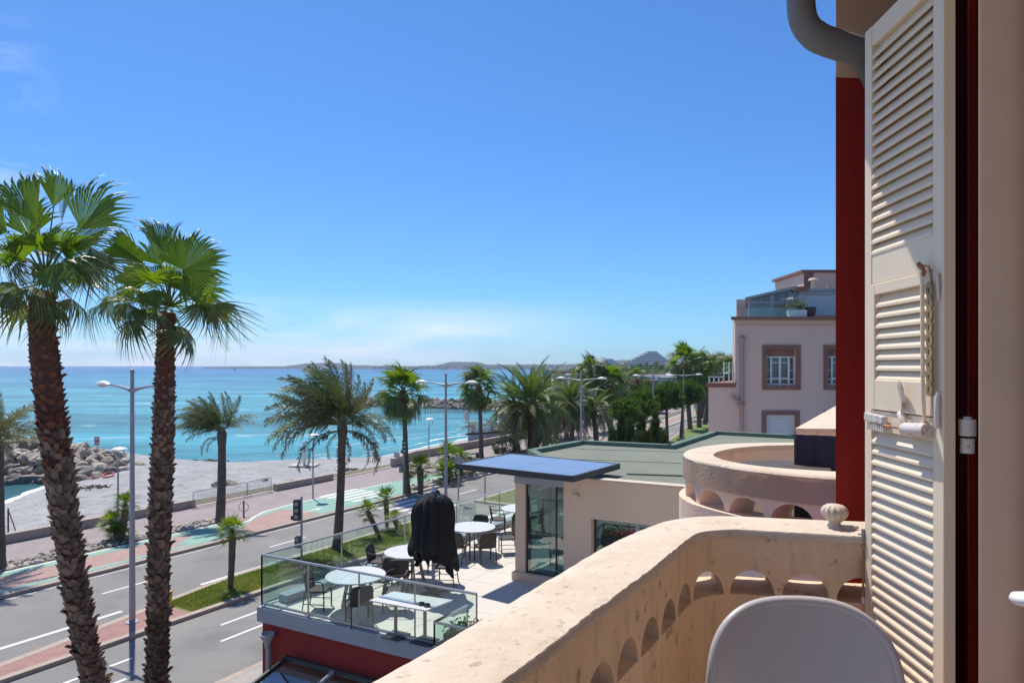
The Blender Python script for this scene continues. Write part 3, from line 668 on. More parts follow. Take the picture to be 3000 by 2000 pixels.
# stepped pyramid block of flats far along the bay
def pyramid(Y, pxs, label, floors, zt, base=0):
    r = thing('apartment_pyramid', label, 'apartment block', ((pxs[2] - 1500) / 2000 * Y, Y, base))
    xl, xr, xa0, xa1 = [(a - 1500) / 2000 * Y for a in (pxs[0], pxs[1], pxs[2], pxs[3])]
    H = (zt - base) / floors
    for i in range(floors):
        t = i / (floors - 1); a = xl + (xa0 - xl) * t ** .92; b = xr + (xa1 - xr) * t ** 1.15
        z0 = base + i * H; mb = MB(); mb.box(((a + b) / 2, Y + 8 + i * 2, z0 + H * .28), (b - a, 26, H * .52)); mb.build('balcony_row', M['pyrlight'], r)
        mb = MB(); mb.box(((a + b) / 2, Y + 12 + i * 2, z0 + H * .77), (b - a - 4, 24, H * .46)); mb.build('storey', M['midglass'], r)
M['pyrlight'] = mat('pale_balcony_front', (.80, .74, .70), .8, (.72, .67, .63), .1)
M['midglass'] = mat('storey_glazing', (.10, .10, .11), .7, (.13, .13, .14), .08)
pyramid(1500, (1786, 1984, 1900, 1932), 'large stepped pyramid apartment block with striped floors on the skyline', 10, 42)
pyramid(1700, (1735, 1840, 1778, 1800), 'small low stepped apartment block left of the big pyramid', 5, 27)
# ================================================================== NEAR BALCONY
M['shadered'] = mat('shade_darkened_red', (.06, .008, .007), .9, (.045, .006, .006), 2)  # hotel red with the shade of the shutter gap put into its colour
M['terracotta'] = mat('terracotta', (.62, .42, .28), .8, (.55, .36, .23), 3)
def E_(z): return EYE + z
CAPZ = E_(-.65)
def tr(l, z=CAPZ): return [P(x, y, z) for x, y in l]
def resample(pl, n):
    ds = [0]
    for a, b in zip(pl, pl[1:]): ds.append(ds[-1] + (b - a).length)
    o_ = []
    for i in range(n + 1):
        d = ds[-1] * i / n
        for k in range(len(pl) - 1):
            if d <= ds[k + 1] + 1e-9: o_.append(pl[k].lerp(pl[k + 1], (d - ds[k]) / (ds[k + 1] - ds[k] + 1e-12))); break
    return o_
def at_fracs(pl, fr):
    ds = [0]
    for a, b in zip(pl, pl[1:]): ds.append(ds[-1] + (b - a).length)
    o_ = []
    for f in fr:
        d = ds[-1] * f
        for k in range(len(pl) - 1):
            if d <= ds[k + 1] + 1e-9 or k == len(pl) - 2: o_.append(pl[k].lerp(pl[k + 1], (d - ds[k]) / (ds[k + 1] - ds[k] + 1e-12))); break
    return o_
def smooth_pl(pl, it=2):
    for _ in range(it):
        q = [pl[0]]
        for a, b in zip(pl, pl[1:]): q += [a.lerp(b, .25), a.lerp(b, .75)]
        q.append(pl[-1]); pl = q
    return pl
def inner_of(cl, wd):
    o_ = []
    for i, p in enumerate(cl):
        a = cl[max(0, i - 1)]; b = cl[min(len(cl) - 1, i + 1)]; d = (b - a).normalized(); o_.append(p + Vector((d.y, -d.x, 0)) * wd)
    return o_
def parapet(root, outer, inner_, floor_z, band, arch_h, cell, label_open=None, m_in='cream', m_out='cream', lip=.0, base_z=None, arch_w=.87, jitter=0):
    """curved plastered parapet: cap + solid upper band + row of arched openings + solid base.  outer/inner: matching polylines from cap"""
    ln = sum((b - a).length for a, b in zip(inner_, inner_[1:])); nc = max(3, round(ln / cell)); tl = [-1.0] + [-arch_w * math.cos(math.pi * q / 12) for q in range(13)]; sub = len(tl)
    fr_ = [(c + (t + 1) / 2) / nc for c in range(nc) for t in tl] + [1.0]
    O_ = at_fracs(outer, fr_); I_ = at_fracs(inner_, fr_)
    zt = outer[0].z; z_arch_top = zt - band; z_base = z_arch_top - arch_h; zb = floor_z if base_z is None else base_z
    # base
    def wallmesh(name, z0fn, z1, m, o_off=0.0, i_off=0.0, rough=False):
        mb = MB(); n = len(O_)
        o2 = []; i2 = []
        for k in range(n):
            d = (O_[k] - I_[k]); d.z = 0; d.normalize(); o2.append(O_[k] + d * o_off); i2.append(I_[k] - d * i_off)
        zs0 = [z0fn(k) for k in range(n)]
        oo = [Vector((p.x, p.y, zs0[k])) for k, p in enumerate(o2)]; ii = [Vector((p.x, p.y, zs0[k])) for k, p in enumerate(i2)]
        ot = [Vector((p.x, p.y, z1)) for p in o2]; it_ = [Vector((p.x, p.y, z1)) for p in i2]
        mb.grid([ot, oo]); mb.grid([ii, it_]); mb.grid([oo, ii]); mb.grid([it_, ot])
        mb.quad(oo[0], ot[0], it_[0], ii[0]); mb.quad(oo[-1], ii[-1], it_[-1], ot[-1])
        return mb
    def archz(k):
        t = tl[k % sub]
        a = arch_w
        return z_arch_top - arch_h * (1 - math.sqrt(max(0, 1 - (abs(t) / a) ** 2))) if abs(t) < a else z_base
    # the arcade: upper band whose underside follows the arches; posts reach the base
    up = wallmesh('band', archz, zt - .012, None); up.build('arcade', M[m_in], root, smooth=35)
    bs = wallmesh('base', lambda k: zb, z_base, None, lip, .0); bs.build('base_wall', M[m_out], root, smooth=35)
    # cap with a slightly uneven rounded edge
    mb = MB(); rws = []
    nn = len(O_)
    for (off_o, off_i, dz) in ((.010, .008, -.03), (.014, .012, -.012), (.004, .004, 0.0)):
        rw = []
        for k in range(nn):
            d = O_[k] - I_[k]; d.z = 0; d.normalize(); j = .004 * noise.noise(O_[k] * 9) + .003 * noise.noise(O_[k] * 31)
            rw.append((O_[k] + d * (off_o + j), I_[k] - d * (off_i + j + .003 * noise.noise(I_[k] * 45)), zt + dz))
        rws.append(rw)
    A = [[Vector((a.x, a.y, z)) for a, b, z in rw] for rw in rws]; B = [[Vector((b.x, b.y, z)) for a, b, z in rw] for rw in rws]
    C_ = []
    for f in (.25, .5, .75):
        C_.append([Vector((*(A[2][k].xy.lerp(B[2][k].xy, f)), zt + .004 + .003 * noise.noise(A[2][k].lerp(B[2][k], f) * 5))) for k in range(nn)])
    mb.grid(A + C_ + B[::-1]); mb.grid([B[0], A[0]])
    r_ = A + C_ + B[::-1]
    mb.add([x[0] for x in r_], [tuple(range(len(r_)))]); mb.add([x[-1] for x in r_], [tuple(range(len(r_)))[::-1]])
    mb.build('parapet_cap', M['capplaster'], root, smooth=50)
    return O_, I_
M['capplaster'] = mat('cap_plaster', (.60, .51, .41), .9, (.55, .46, .36), 3, 7, .35, .7, .5, 30, .012,
    spots=[((.46, .37, .26), 4.5, .50, .68, .50, (1, 1, 1)), ((.25, .19, .14), 26, .60, .67, .55, None), ((.68, .60, .50), 9, .5, .8, .5, None)])
outer_px = [(1100, 1998), (1270, 1903), (1382, 1835), (1542, 1740), (1678, 1660), (1746, 1619), (1814, 1580), (1900, 1545), (1950, 1527), (2000, 1518), (2051, 1513), (2148, 1511), (2268, 1518), (2449, 1525), (2536, 1528)]
inner_px = [(1467, 1990), (1559, 1925), (1678, 1833), (1722, 1793), (1780, 1758), (1848, 1704), (1900, 1668), (1950, 1629), (2024, 1567), (2051, 1557), (2084, 1552), (2151, 1548), (2235, 1553), (2402, 1562), (2536, 1571)]
OUT = tr(outer_px); INN = tr(inner_px)
# carry the front limb on towards (and past) the camera, along the street
d0 = (OUT[1] - OUT[0]).normalized(); 
OUT = [OUT[0] - d0 * 1.7] + OUT + [OUT[-1] + Vector((.30, -.02, 0))]; INN = [INN[0] - d0 * 1.55 - Vector((.0, .0, 0))] + INN + [INN[-1] + Vector((.28, -.02, 0))]
# pair inner/outer by matching arc parameter in two runs (front limb, far limb) split at the bend
FLOORZ = E_(-1.5)
balc = thing('balcony', 'nearest cream balcony with curved parapet, arched openings and stained inner face', 'balcony', (0.6, 1.8, FLOORZ))
so_pl = smooth_pl(OUT, 2); si_pl = smooth_pl(INN, 2)
parapet(balc, so_pl, si_pl, FLOORZ - .2, .16, .098, .193, m_out='cream', base_z=FLOORZ - .35)
mb = MB(); ring = resample(so_pl, 40); fl = [(p.x, p.y) for p in ring] + [(2.2, 2.6), (1.3, -.6)]
mb.prism([(p[0], p[1]) for p in fl], FLOORZ - .22, FLOORZ); mb.build('balcony_floor', M['terracotta'], balc)
# shell finial on the cap
fp = PY(2445, 1548, 2.74); fp.z = CAPZ
fin = thing('shell_finial', 'small fluted plaster shell ornament standing on the near balcony parapet', 'ornament', fp)
mb = MB(); mb.lathe([(.036, 0), (.034, .008), (.025, .014), (.021, .024), (.024, .03)], fp, 20); mb.build('foot', M['capplaster'], fin, smooth=40)
mb = MB(); 
rows = []
rows = [(.022, .026), (.033, .036), (.042, .048), (.047, .061), (.0465, .074), (.040, .086), (.028, .094), (.010, .097)]
mb.lathe(rows, fp, 48, rib=.085, ribn=12); mb.build('shell', M['shellpink'] if 'shellpink' in M else M['capplaster'], fin, smooth=True)
mb = MB(); q = fp + Vector((.055, -.035, .008)); mb.tube([fp + Vector((.02, -.01, .006)), q, q + Vector((.022, -.006, .006))], [.010, .012, .004], 8); mb.build('tail', M['capplaster'], fin, smooth=True)
# old bolt rail fixed to the far limb beside the shutter
bp_ = PY(2521, 1560, 2.60)
bt = thing('wall_bolt', 'thin rusty bolt rod on the parapet face beside the shutter edge', 'bolt', bp_)
mb = MB(); mb.tube([bp_ + Vector((0, -.02, -.02)), bp_ + Vector((0, -.02, -.235))], .0045, 8); mb.tube([bp_ + Vector((0, -.02, -.03)), bp_ + Vector((0, -.02, -.05))], .009, 8); mb.build('rod', M['brass'], bt)
mb = MB(); mb.tube([bp_ + Vector((-.02, -.02, 0)), bp_ + Vector((.055, -.03, 0)), bp_ + Vector((.065, -.05, -.08)), bp_ + Vector((.068, -.06, -.22))], .0035, 6); mb.tube([bp_ + Vector((0, -.02, .02)), bp_ + Vector((0, -.02, -.02))], .007, 8); mb.build('hook', M['galv'], bt)
mb = MB(); mb.lathe([(.004, 0), (.007, .01), (.006, .022), (.002, .03)], bp_ + Vector((0, -.02, -.262)), 10); mb.build('knob', M['casing'], bt, smooth=True)
# ------------------------------------------------------------------ hotel wall, pier, roof slab, pipe
hotel = thing('hotel_building', 'dark red hotel with beige window casing and projecting red pier at the right', 'hotel', (1.6, 2.4, 0))
pier_z = E_(1.29)
PX0, PX1, PYa, PYb = 1.432, 2.6, 3.02, 3.42
def pier_poly(e): return [(PX0 + e, PYa + e), (PX1, PYa + e), (PX1 + .3, PYb - e), (PX0 + .26 + e, PYb - e)]
mb = MB()
mb.prism(pier_poly(0), 0, pier_z); mb.build('pier', M['hotelred'], hotel)
mb = MB(); mb.prism(pier_poly(.002), pier_z, E_(2.0)); mb.build('pier_head', M['beige'], hotel)
# ragged paint edge between beige and red
mb = MB(); rg = random.Random(5); n_ = 26; top_ = []; bot = []
for i in range(n_ + 1):
    x = PX0 + (PX1 - PX0) * i / n_; top_.append(Vector((x, PYa - .003, pier_z + .01))); bot.append(Vector((x, PYa - .003, pier_z - rg.uniform(.004, .022))))
mb.grid([top_, bot]); mb.build('paint_edge', M['beige'], hotel)
# facade behind the shutter (red) running back from the casing to the pier
fa = Vector((1.475, 2.2, 0)); fb = Vector((2.06, 3.2, 0)); nrm = Vector((fb.y - fa.y, -(fb.x - fa.x), 0)).normalized() * .4
mb = MB(); mb.prism([(1.472, 2.2), (1.95, 2.2), (1.95, 2.27), (1.515, 2.27)], 0, E_(2.0)); mb.build('facade_wall', M['hotelred'], hotel)
mb = MB(); mb.prism([(1.95, 2.2), (2.42, 3.02), (2.8, 2.9), (2.4, 2.2)], 0, E_(2.0)); mb.build('shade_dark_wall', M['shadered'], hotel)  # facade set back and coloured near black to stand in for shade behind the shutter
mb = MB(); mb.prism([(1.80, 2.93), (2.5, 2.93), (2.5, 3.01), (1.85, 3.01)], 0, E_(2.0)); mb.build('shade_dark_wall', M['shadered'], hotel)  # added strip, same painted shade, keeps the gap dark in front of the pier head
# beyond the pier the facade goes on behind the neighbouring balconies
fc = Vector((2.30, 3.42, 0)); fd = fc + Vector((.512, .859, 0)) * 9
mb = MB(); nn2 = Vector((.859, -.512, 0)) * .4; mb.prism([fc.xy, fd.xy, (fd + nn2).xy, (fc + nn2).xy], 0, E_(2.0)); mb.build('facade_wall', M['beige'], hotel)
# under the balconies down to the ground
lo0 = fa - Vector((.512, .859, 0)) * 6
mb = MB(); mb.prism([lo0.xy, fa.xy, (fa + nrm).xy, (lo0 + nrm).xy], 0, FLOORZ - .35); mb.build('facade_wall', M['hotelred'], hotel)
# window casing and wall nearest the camera
mb = MB(); mb.prism([(1.366, 2.0), (1.70, 2.0), (1.70, 2.13), (1.463, 2.13)], E_(-2.6), E_(2.0)); o = mb.build('window_casing', M['casing'], hotel); bevel(o, .012, 3)
mb = MB(); mb.prism([(1.455, 1.93), (2.44, 1.93), (2.44, 2.16), (1.62, 2.16)], E_(-2.6), E_(2.0)); o = mb.build('window_wall', M['beige2'] if 'beige2' in M else M['beige'], hotel); bevel(o, .006, 2)
mb = MB(); a = Vector((2.4, 2.1, 0)); b = Vector((1.05, -1.6, 0)); mb.prism([a.xy, b.xy, (b + Vector((.4, -.1, 0))).xy, (a + Vector((.4, -.1, 0))).xy], FLOORZ - .3, E_(2.0)); mb.build('room_wall', M['beige'], hotel)
# roof slab over the balcony
slab = [(-.90, -.9), (-.75, 1.40), (1.02, 3.14), (1.432, 3.03), (2.6, 3.42), (2.9, -.9)]
mb = MB(); mb.prism(slab, E_(2.0), E_(2.22)); mb.build('overhang', M['beige'], hotel)
mb = MB(); mb.prism([(2.3, 3.42), (2.3 + .2, 3.5), (7.0, 11.2), (9.5, 10.0), (3.2, 1.0)], E_(2.0), E_(2.22)); mb.build('overhang', M['beige'], hotel)
# hinge
hz = PY(2834, 1271, 2.08)
for dz, r_, h_ in ((.02, .023, .05), (-.035, .019, .045)):
    mb = MB(); mb.tube([hz + Vector((0, 0, dz - h_ / 2)), hz + Vector((0, 0, dz + h_ / 2))], r_, 14); mb.build('hinge_barrel', M['metalwhite'], hotel, smooth=40)
mb = MB(); mb.tube([hz + Vector((0, 0, .045)), hz + Vector((0, 0, .053))], .012, 12); mb.build('hinge_pin', M['metalwhite'], hotel)
# zinc drainpipe bending into the wall
pp = [PY(x, y, 2.84) for x, y in [(2346, -260), (2346, -60), (2346, 0), (2348, 40), (2357, 72), (2376, 97), (2403, 115), (2440, 128), (2490, 144), (2530, 157), (2600, 180), (2680, 206)]]
pp[-1].y += .25; pp[-2].y += .1
pr = thing('drainpipe', 'thick grey zinc drainpipe curving into the wall above the shutter', 'pipe', pp[3])
pl = smooth_pl(pp, 2); h = len(pl)
k_ = [i for i, p in enumerate(pl) if p.x >= PY(2385, 0, 2.84).x][0]
mb = MB(); mb.tube(pl[:k_ + 1], .0555, 22); mb.build('pipe_bend', M['pipe'], pr, smooth=50)
mb = MB(); mb.tube(pl[k_ - 1:], .058, 22); mb.build('pipe_socket', M['pipe'], pr, smooth=50)
# white round handle at the extreme right
hp = PY(3010, 1755, 1.5)
hd = thing('window_handle', 'white oval window handle at the right edge', 'handle', hp)
mb = MB(); mb.lathe([(.0, 0), (.028, .002), (.034, .010), (.030, .02), (.012, .026)], hp - Vector((0, 0, .012)), 24); mb.build('grip', M['whitepaint'], hd, smooth=True)
mb = MB(); mb.tube([hp, hp + Vector((.2, .05, 0))], .008, 8); mb.build('stem', M['whitepaint'], hd)
# ------------------------------------------------------------------ louvred shutter
near = Vector((1.347, 2.072, 0)); far_ = Vector((1.367, 2.575, 0)); SD = (far_ - near).normalized(); SN = Vector((-SD.y, SD.x, 0)); WS = (far_ - near).length
shut = thing('louvred_shutter', 'open cream louvred window shutter with rusty white bolts and perforated stay bar', 'shutter', (near.x, near.y, E_(-1.45)))
TH = .036
HS = 0.0
def sp(s, z, n=0.0):
    s = s - HS
    return sp_(s, z, n)
def sp_(s, z, n=0.0): return Vector((near.x, near.y, E_(z))) + SD * s + SN * n
def sbox(mb, s0, s1, z0, z1, n0=0.0, n1=TH):
    """box on the shutter: s along its width from the hinge side, n>0 towards the street"""
    vs = [sp(s, z, n) for s in (s0, s1) for n in (n0, n1) for z in (z0, z1)]
    mb.add(vs, [(0, 1, 3, 2), (4, 6, 7, 5), (0, 4, 5, 1), (2, 3, 7, 6), (0, 2, 6, 4), (1, 5, 7, 3)])
ZT, ZB = 1.255, -1.46
for (s0, s1, nm) in ((0, .058, 'stile'), (WS - .052, WS, 'stile')):
    mb = MB(); sbox(mb, s0, s1, ZB, ZT); bevel(mb.build(nm, M['shutter'], shut), .003, 2)
for (z0, z1) in ((ZT - .075, ZT), (.30, .41), (-.235, -.162), (ZB, ZB + .1)):
    mb = MB(); sbox(mb, .0585, WS - .0525, z0, z1, .002, TH - .002); bevel(mb.build('rail', M['shutter'], shut), .003, 2)
# inner tilting panel
for (s0, s1, z0, z1) in ((.060, .088, -.158, .298), (WS - .082, WS - .055, -.158, .298), (.0885, WS - .0825, .26, .298), (.0885, WS - .0825, -.158, -.05)):
    mb = MB(); sbox(mb, s0, s1, z0, z1, .006, TH + .004); bevel(mb.build('panel_frame', M['shutter'], shut), .002, 1)
def slats(s0, s1, z0, z1, pitch=.0385):
    n = int((z1 - z0) / pitch); L_ = s1 - s0
    prof = [(-.004, .024), (.006, .026), (.040, -.018), (.040, -.026), (.034, -.028), (-.006, .018)]   # (n, z): top at the wall side, foot at the street side
    me = None
    for i in range(n):
        zc = z0 + (i + .5) * (z1 - z0) / n
        mb = MB()
        vs = [sp(s, zc + pz, pn * .86 + .002) for s in (s0, s1) for pn, pz in prof]; k = len(prof)
        mb.add(vs, [tuple(range(k)), tuple(range(k, 2 * k))[::-1]] + [(j, j + k, (j + 1) % k + k, (j + 1) % k) for j in range(k)])
        if me is None: me = mb.mesh('slat', M['shutter'], sp(s0, zc)); base = sp(s0, zc)
        link('slat', me, shut, loc=sp(s0, zc) + SN * rnd.uniform(-.0006, .0006) - shut.location)
slats(.0585, WS - .0525, .415, ZT - .078)
slats(.0885, WS - .0825, -.046, .258, .038)
slats(.0585, WS - .0525, ZB + .10, -.238)
# ironmongery
HS = .035
def sbar(pts, r, name, m, n=8, smooth=True):
    mb = MB(); mb.tube([sp(*p) for p in pts], r, n); return mb.build(name, M[m], shut, smooth=45)
sbar([(.112, .285, .058), (.112, -.10, .055), (.112, -.175, .050)], .006, 'stay_rod', 'shutter')
sbar([(.128, .31, .05), (.120, .322, .065), (.108, .322, .070), (.100, .31, .064), (.104, .295, .056), (.113, .283, .056)], .0065, 'stay_hook', 'rust')
sbar([(.115, .318, .06), (.085, .310, .052), (.078, .285, .05), (.076, .262, .05)], .003, 'stay_wire', 'rust', 6)
sbar([(.118, -.178, .046), (.108, -.186, .052), (.098, -.180, .046)], .007, 'rod_foot', 'rust')
# perforated bar: plate with nine real holes
mb = MB(); s0, s1 = .062, .094; zs = [.262 - .040 * i for i in range(11)]
def ringplate(zc, h, sc, w, r, n0, n1, k=12):
    c0, c1 = sp(sc, zc, n0), sp(sc, zc, n1)
    def pt(a, rad, n): return sp(sc + math.cos(a) * rad, zc + math.sin(a) * rad, n)
    inn = [pt(2 * math.pi * i / k, r, n1) for i in range(k)]; inb = [pt(2 * math.pi * i / k, r, n0) for i in range(k)]
    def edge(i, n):
        a = 2 * math.pi * i / k; ca, sa = math.cos(a), math.sin(a); f = 1 / max(abs(ca) / (w / 2), abs(sa) / (h / 2)); return sp(sc + ca * f, zc + sa * f, n)
    ou = [edge(i, n1) for i in range(k)]; ob = [edge(i, n0) for i in range(k)]
    for i in range(k):
        j = (i + 1) % k
        mb.quad(inn[i], ou[i], ou[j], inn[j]); mb.quad(inb[j], ob[j], ob[i], inb[i]); mb.quad(inn[j], inb[j], inb[i], inn[i]); mb.quad(ou[i], ob[i], ob[j], ou[j])
for i in range(9): ringplate(.235 - .0385 * i, .0385, .078, .034, .0075, .050, .056)
mb.build('perforated_bar', M['brass'], shut)
mb = MB(); mb.beam(sp(.078, .262, .053), sp(.078, .2545, .053), .006, .026, up=SD); mb.build('bar_end', M['brass'], shut)
sbar([(.060, .275, .040), (.058, .285, .046), (.052, .28, .046), (.050, .25, .044), (.053, .20, .040)], .0055, 'upper_bracket', 'metalwhite')
sbar([(.055, -.08, .040), (.052, -.10, .046), (.052, -.15, .046), (.055, -.19, .042)], .008, 'lower_bracket', 'metalwhite')
# sliding bolt: comb keeper, bar and barrel
mb = MB()
mb.beam(sp(WS - .01, -.185, .05), sp(WS - .145, -.192, .05), .022, .030, up=(0, 0, 1)); bevel(mb.build('bolt_keeper', M['metalwhite'], shut), .004, 2)
for i in range(10):
    s = WS - .03 - i * .0125; mb = MB(); mb.beam(sp(s, -.205, .055), sp(s, -.232, .056), .005, .006, up=SD); mb.build('keeper_tooth', M['metalwhite'], shut)
sbar([(WS - .14, -.208, .055), (.235, -.208, .055), (.19, -.206, .055)], .0045, 'bolt_bar', 'rust')
sbar([(.215, -.208, .055), (.21, -.207, .056), (.10, -.200, .056), (.088, -.199, .054)], .022, 'bolt_barrel', 'metalwhite', 14)
sbar([(.255, -.13, .04), (.25, -.07, .055), (.235, -.055, .066), (.222, -.075, .064), (.232, -.12, .052), (.245, -.17, .050)], .0065, 'turn_catch', 'metalwhite')
sbar([(.262, -.16, .048), (.235, -.175, .056), (.225, -.205, .05)], .0105, 'catch_lever', 'metalwhite')
# ------------------------------------------------------------------ plastic chair on the balcony
ch = thing('plastic_chair', 'smooth grey plastic shell chair inside the near balcony', 'chair', (.80, 1.72, FLOORZ))
def shell_grid(off):
    rows = []; nu, nv = 28, 26
    for j in range(nv + 1):
        t = j / nv if j <= 14 else 14 / nv + (1 - 14 / nv) * math.sin((j - 14) / (nv - 14) * math.pi / 2)
        # profile from seat front to backrest top (side view: y towards the street is +)
        if t < .42: k = t / .42; yy = 1.46 + .40 * k; zz_ = .45 + .015 * math.cos(k * math.pi) - .02 * k
        else:
            k = (t - .42) / .58; yy = 1.86 + .07 * math.sin(k * 1.2) + .035 * (1 - (1 - k) ** 3) - .0; zz_ = .43 + .397 * k ** 1.05
        row = []
        kk = 0 if t < .42 else (t - .42) / .58
        hw = .245 + .02 * math.sin(t * 3.1)
        edge = 1.0
        if t > .62: e = (t - .62) / .38; edge = max(.0, 1 - e ** 3.8) ** .35 if e < 1 else 0
        edge = max(edge, .02) if t > .62 else 1
        if t < .12: e = (.12 - t) / .12; edge = (1 - e ** 2 * .25)
        for i in range(nu + 1):
            s = (i / nu) * 2 - 1; x = hw * s * edge; cv = .06 * (s * edge) ** 2
            yy2 = yy - cv * (.2 + .8 * min(1, kk * 1.5 + .1)); zz2 = zz_ + (cv * .9 if t < .45 else 0)
            row.append(Vector((.808 + x, yy2 + off, FLOORZ + zz2)))
        rows.append(row)
    return rows
mb = MB(); rg_ = shell_grid(0); mb.grid(rg_); so2 = mb.build('shell_seat', M['chair'], ch, smooth=True)
sm = so2.modifiers.new('thick', 'SOLIDIFY'); sm.thickness = .007; sm.offset = 0
# rolled rim round the shell edge
rim = [r[0] for r in rg_[2:]] + [r[-1] for r in rg_[2:]][::-1]
rim = [p for i, p in enumerate(rim) if i == 0 or (p - rim[i - 1]).length > .012]
mb = MB(); mb.tube([p + Vector((0, .004, 0)) for p in smooth_pl(rim, 1)], .0145, 10); mb.build('rim', M['chair'], ch, smooth=True)
for sx in (-1, 1):
    for (y0, y1) in ((1.55, 1.47), (1.78, 1.92)):
        mb = MB(); mb.tube([(.808 + sx * .13, y0, FLOORZ + .42), (.808 + sx * .22, y1, FLOORZ)], [.017, .011], 10); mb.build('leg', M['wood'], ch, smooth=40)
# ------------------------------------------------------------------ neighbouring balconies
ro = [(2560, 1402), (2449, 1398), (2325, 1388), (2185, 1373), (2101, 1359), (2044, 1348), (2014, 1337), (2004, 1326), (2024, 1315), (2067, 1306), (2128, 1299.5), (2218, 1296.5), (2332, 1296), (2420, 1296)]
ri = [(2560, 1384), (2449, 1381), (2329, 1374), (2218, 1365), (2134, 1351), (2100, 1341), (2088, 1334), (2086, 1329), (2103, 1321), (2134, 1314), (2185, 1307.5), (2268, 1303.3), (2332, 1302.5), (2420, 1302.5)]
nb = thing('balcony', 'neighbouring round balcony with rough stucco drum and arched openings', 'balcony', (1.9, 4.9, FLOORZ))
bo_ = smooth_pl(tr(ro)[::-1], 2)[::-1]; bi_ = smooth_pl(tr(ri)[::-1], 2)[::-1]
def fit(pl): return pl
M['bandmix'] = mat('outer_plaster', (.78, .57, .44), .92, (.72, .52, .39), 2, 6, .35, .7, .6, 55, .010, spots=[((.66, .63, .60), .55, .44, .56, .9, None), ((.38, .30, .24), 2.5, .52, .68, .5, (2, 2, .5)), ((.25, .22, .20), 60, .62, .72, .45, None)])
def parapet2(root, OO, II, cell):
    O_, I_ = OO[::-1], II[::-1]
    return parapet(root, O_, I_, FLOORZ - .2, .185, .115, cell, m_in='bandmix', m_out='bandmix', base_z=FLOORZ - 1.2, lip=.045)
# order so that outside faces point outwards like the first parapet
O3, I3 = parapet2(nb, bo_[::-1], bi_[::-1], .25)
mb = MB()
for k in range(0): pass
# thicker ledge band under the cap, slightly proud of the arcade
n_ = len(O3); up_o = []; lo_o = []; b_o = []
for k in range(n_):
    d = O3[k] - I3[k]; d.z = 0; d.normalize(); q = O3[k] + d * .018
    up_o.append(Vector((q.x, q.y, CAPZ - .02))); lo_o.append(Vector((q.x, q.y, CAPZ - .17))); q2 = O3[k] - d * .002; b_o.append(Vector((q2.x, q2.y, CAPZ - .175)))
mb.grid([up_o, lo_o, b_o]); mb.grid([b_o, lo_o, up_o]); mb.build('upper_band', M['bandmix'], nb, smooth=30)
mb = MB(); mb.prism([(p.x, p.y) for p in resample(O3, 40)], FLOORZ - .2, FLOORZ); mb.build('balcony_floor', M['concrete'], nb)
nv_ = thing('privacy_screen', 'dark navy fabric screen standing on the round balcony', 'screen', (2.1, 4.6, FLOORZ))
a = PY(2334, 1272, 4.62); b = PY(2470, 1276, 4.5)
mb = MB(); rr0 = []; rr1 = []
for i in range(21):
    q = a.lerp(b + (b - a) * .5, i / 20); w_ = .008 * math.sin(i * 1.6); rr0.append(Vector((q.x, q.y + w_, E_(-.462)))); rr1.append(Vector((q.x, q.y + w_ - .005, FLOORZ + .03)))
mb.grid([rr0, rr1]); o = mb.build('fabric', M['navy'], nv_); sm = o.modifiers.new('t', 'SOLIDIFY'); sm.thickness = .006
for q in (a, b + (b - a) * .5):
    mb = MB(); mb.tube([(q.x, q.y + .015, FLOORZ), (q.x, q.y + .015, E_(-.462))], .012, 8); mb.build('post', M['blackframe'], nv_)
tp = PY(2290, 1363, 4.55)
tb = thing('bistro_table', 'dark round table half hidden inside the round balcony', 'table', (tp.x, tp.y, FLOORZ))
mb = MB(); mb.lathe([(.30, 0), (.30, .025)], (tp.x, tp.y, tp.z - .03), 32); mb.build('tabletop', M['wicker'], tb)
mb = MB(); mb.lathe([(.2, 0), (.2, .015), (.025, .03), (.025, tp.z - FLOORZ - .04)], (tp.x, tp.y, FLOORZ), 20); mb.build('pedestal', M['blackframe'], tb)
# third, angular balcony
tb3 = thing('balcony', 'farthest angular cream balcony just left of the red pier', 'balcony', (3.2, 7.4, FLOORZ))
A0 = P(2333, 1254, CAPZ); B0 = P(2454, 1187, CAPZ); dd = (B0 - A0).normalized(); e0 = Vector((1, -.12, 0)).normalized()
cc = [A0 + e0 * 2.2, A0, B0 + dd * .4]
ii = [A0 + e0 * 2.2 + Vector((0, .24, 0)), A0 + e0 * .42 + dd * .22, B0 + dd * .4 + Vector((.3, -.1, 0))]
mb = MB()
for (o0, o1, i0, i1) in ((cc[0], cc[1], ii[0], ii[1]), (cc[1], cc[2], ii[1], ii[2])):
    pl = [o0.xy, o1.xy, i1.xy, i0.xy]
    mb.prism(pl, FLOORZ - .5, CAPZ - .03)
mb.build('parapet_wall', M['bandmix'], tb3)
mb = MB()
mb.prism([cc[0].xy + Vector((0, -.02)), cc[1].xy + Vector((-.02, -.02)), cc[2].xy + Vector((-.02, 0)), ii[2].xy, ii[1].xy, ii[0].xy], CAPZ - .03, CAPZ); mb.build('parapet_cap', M['capplaster'], tb3)
mb = MB(); mb.prism([cc[0].xy, cc[1].xy, cc[2].xy, (cc[2] + Vector((2, -1, 0))).xy], FLOORZ - .2, FLOORZ); mb.build('balcony_floor', M['concrete'], tb3)
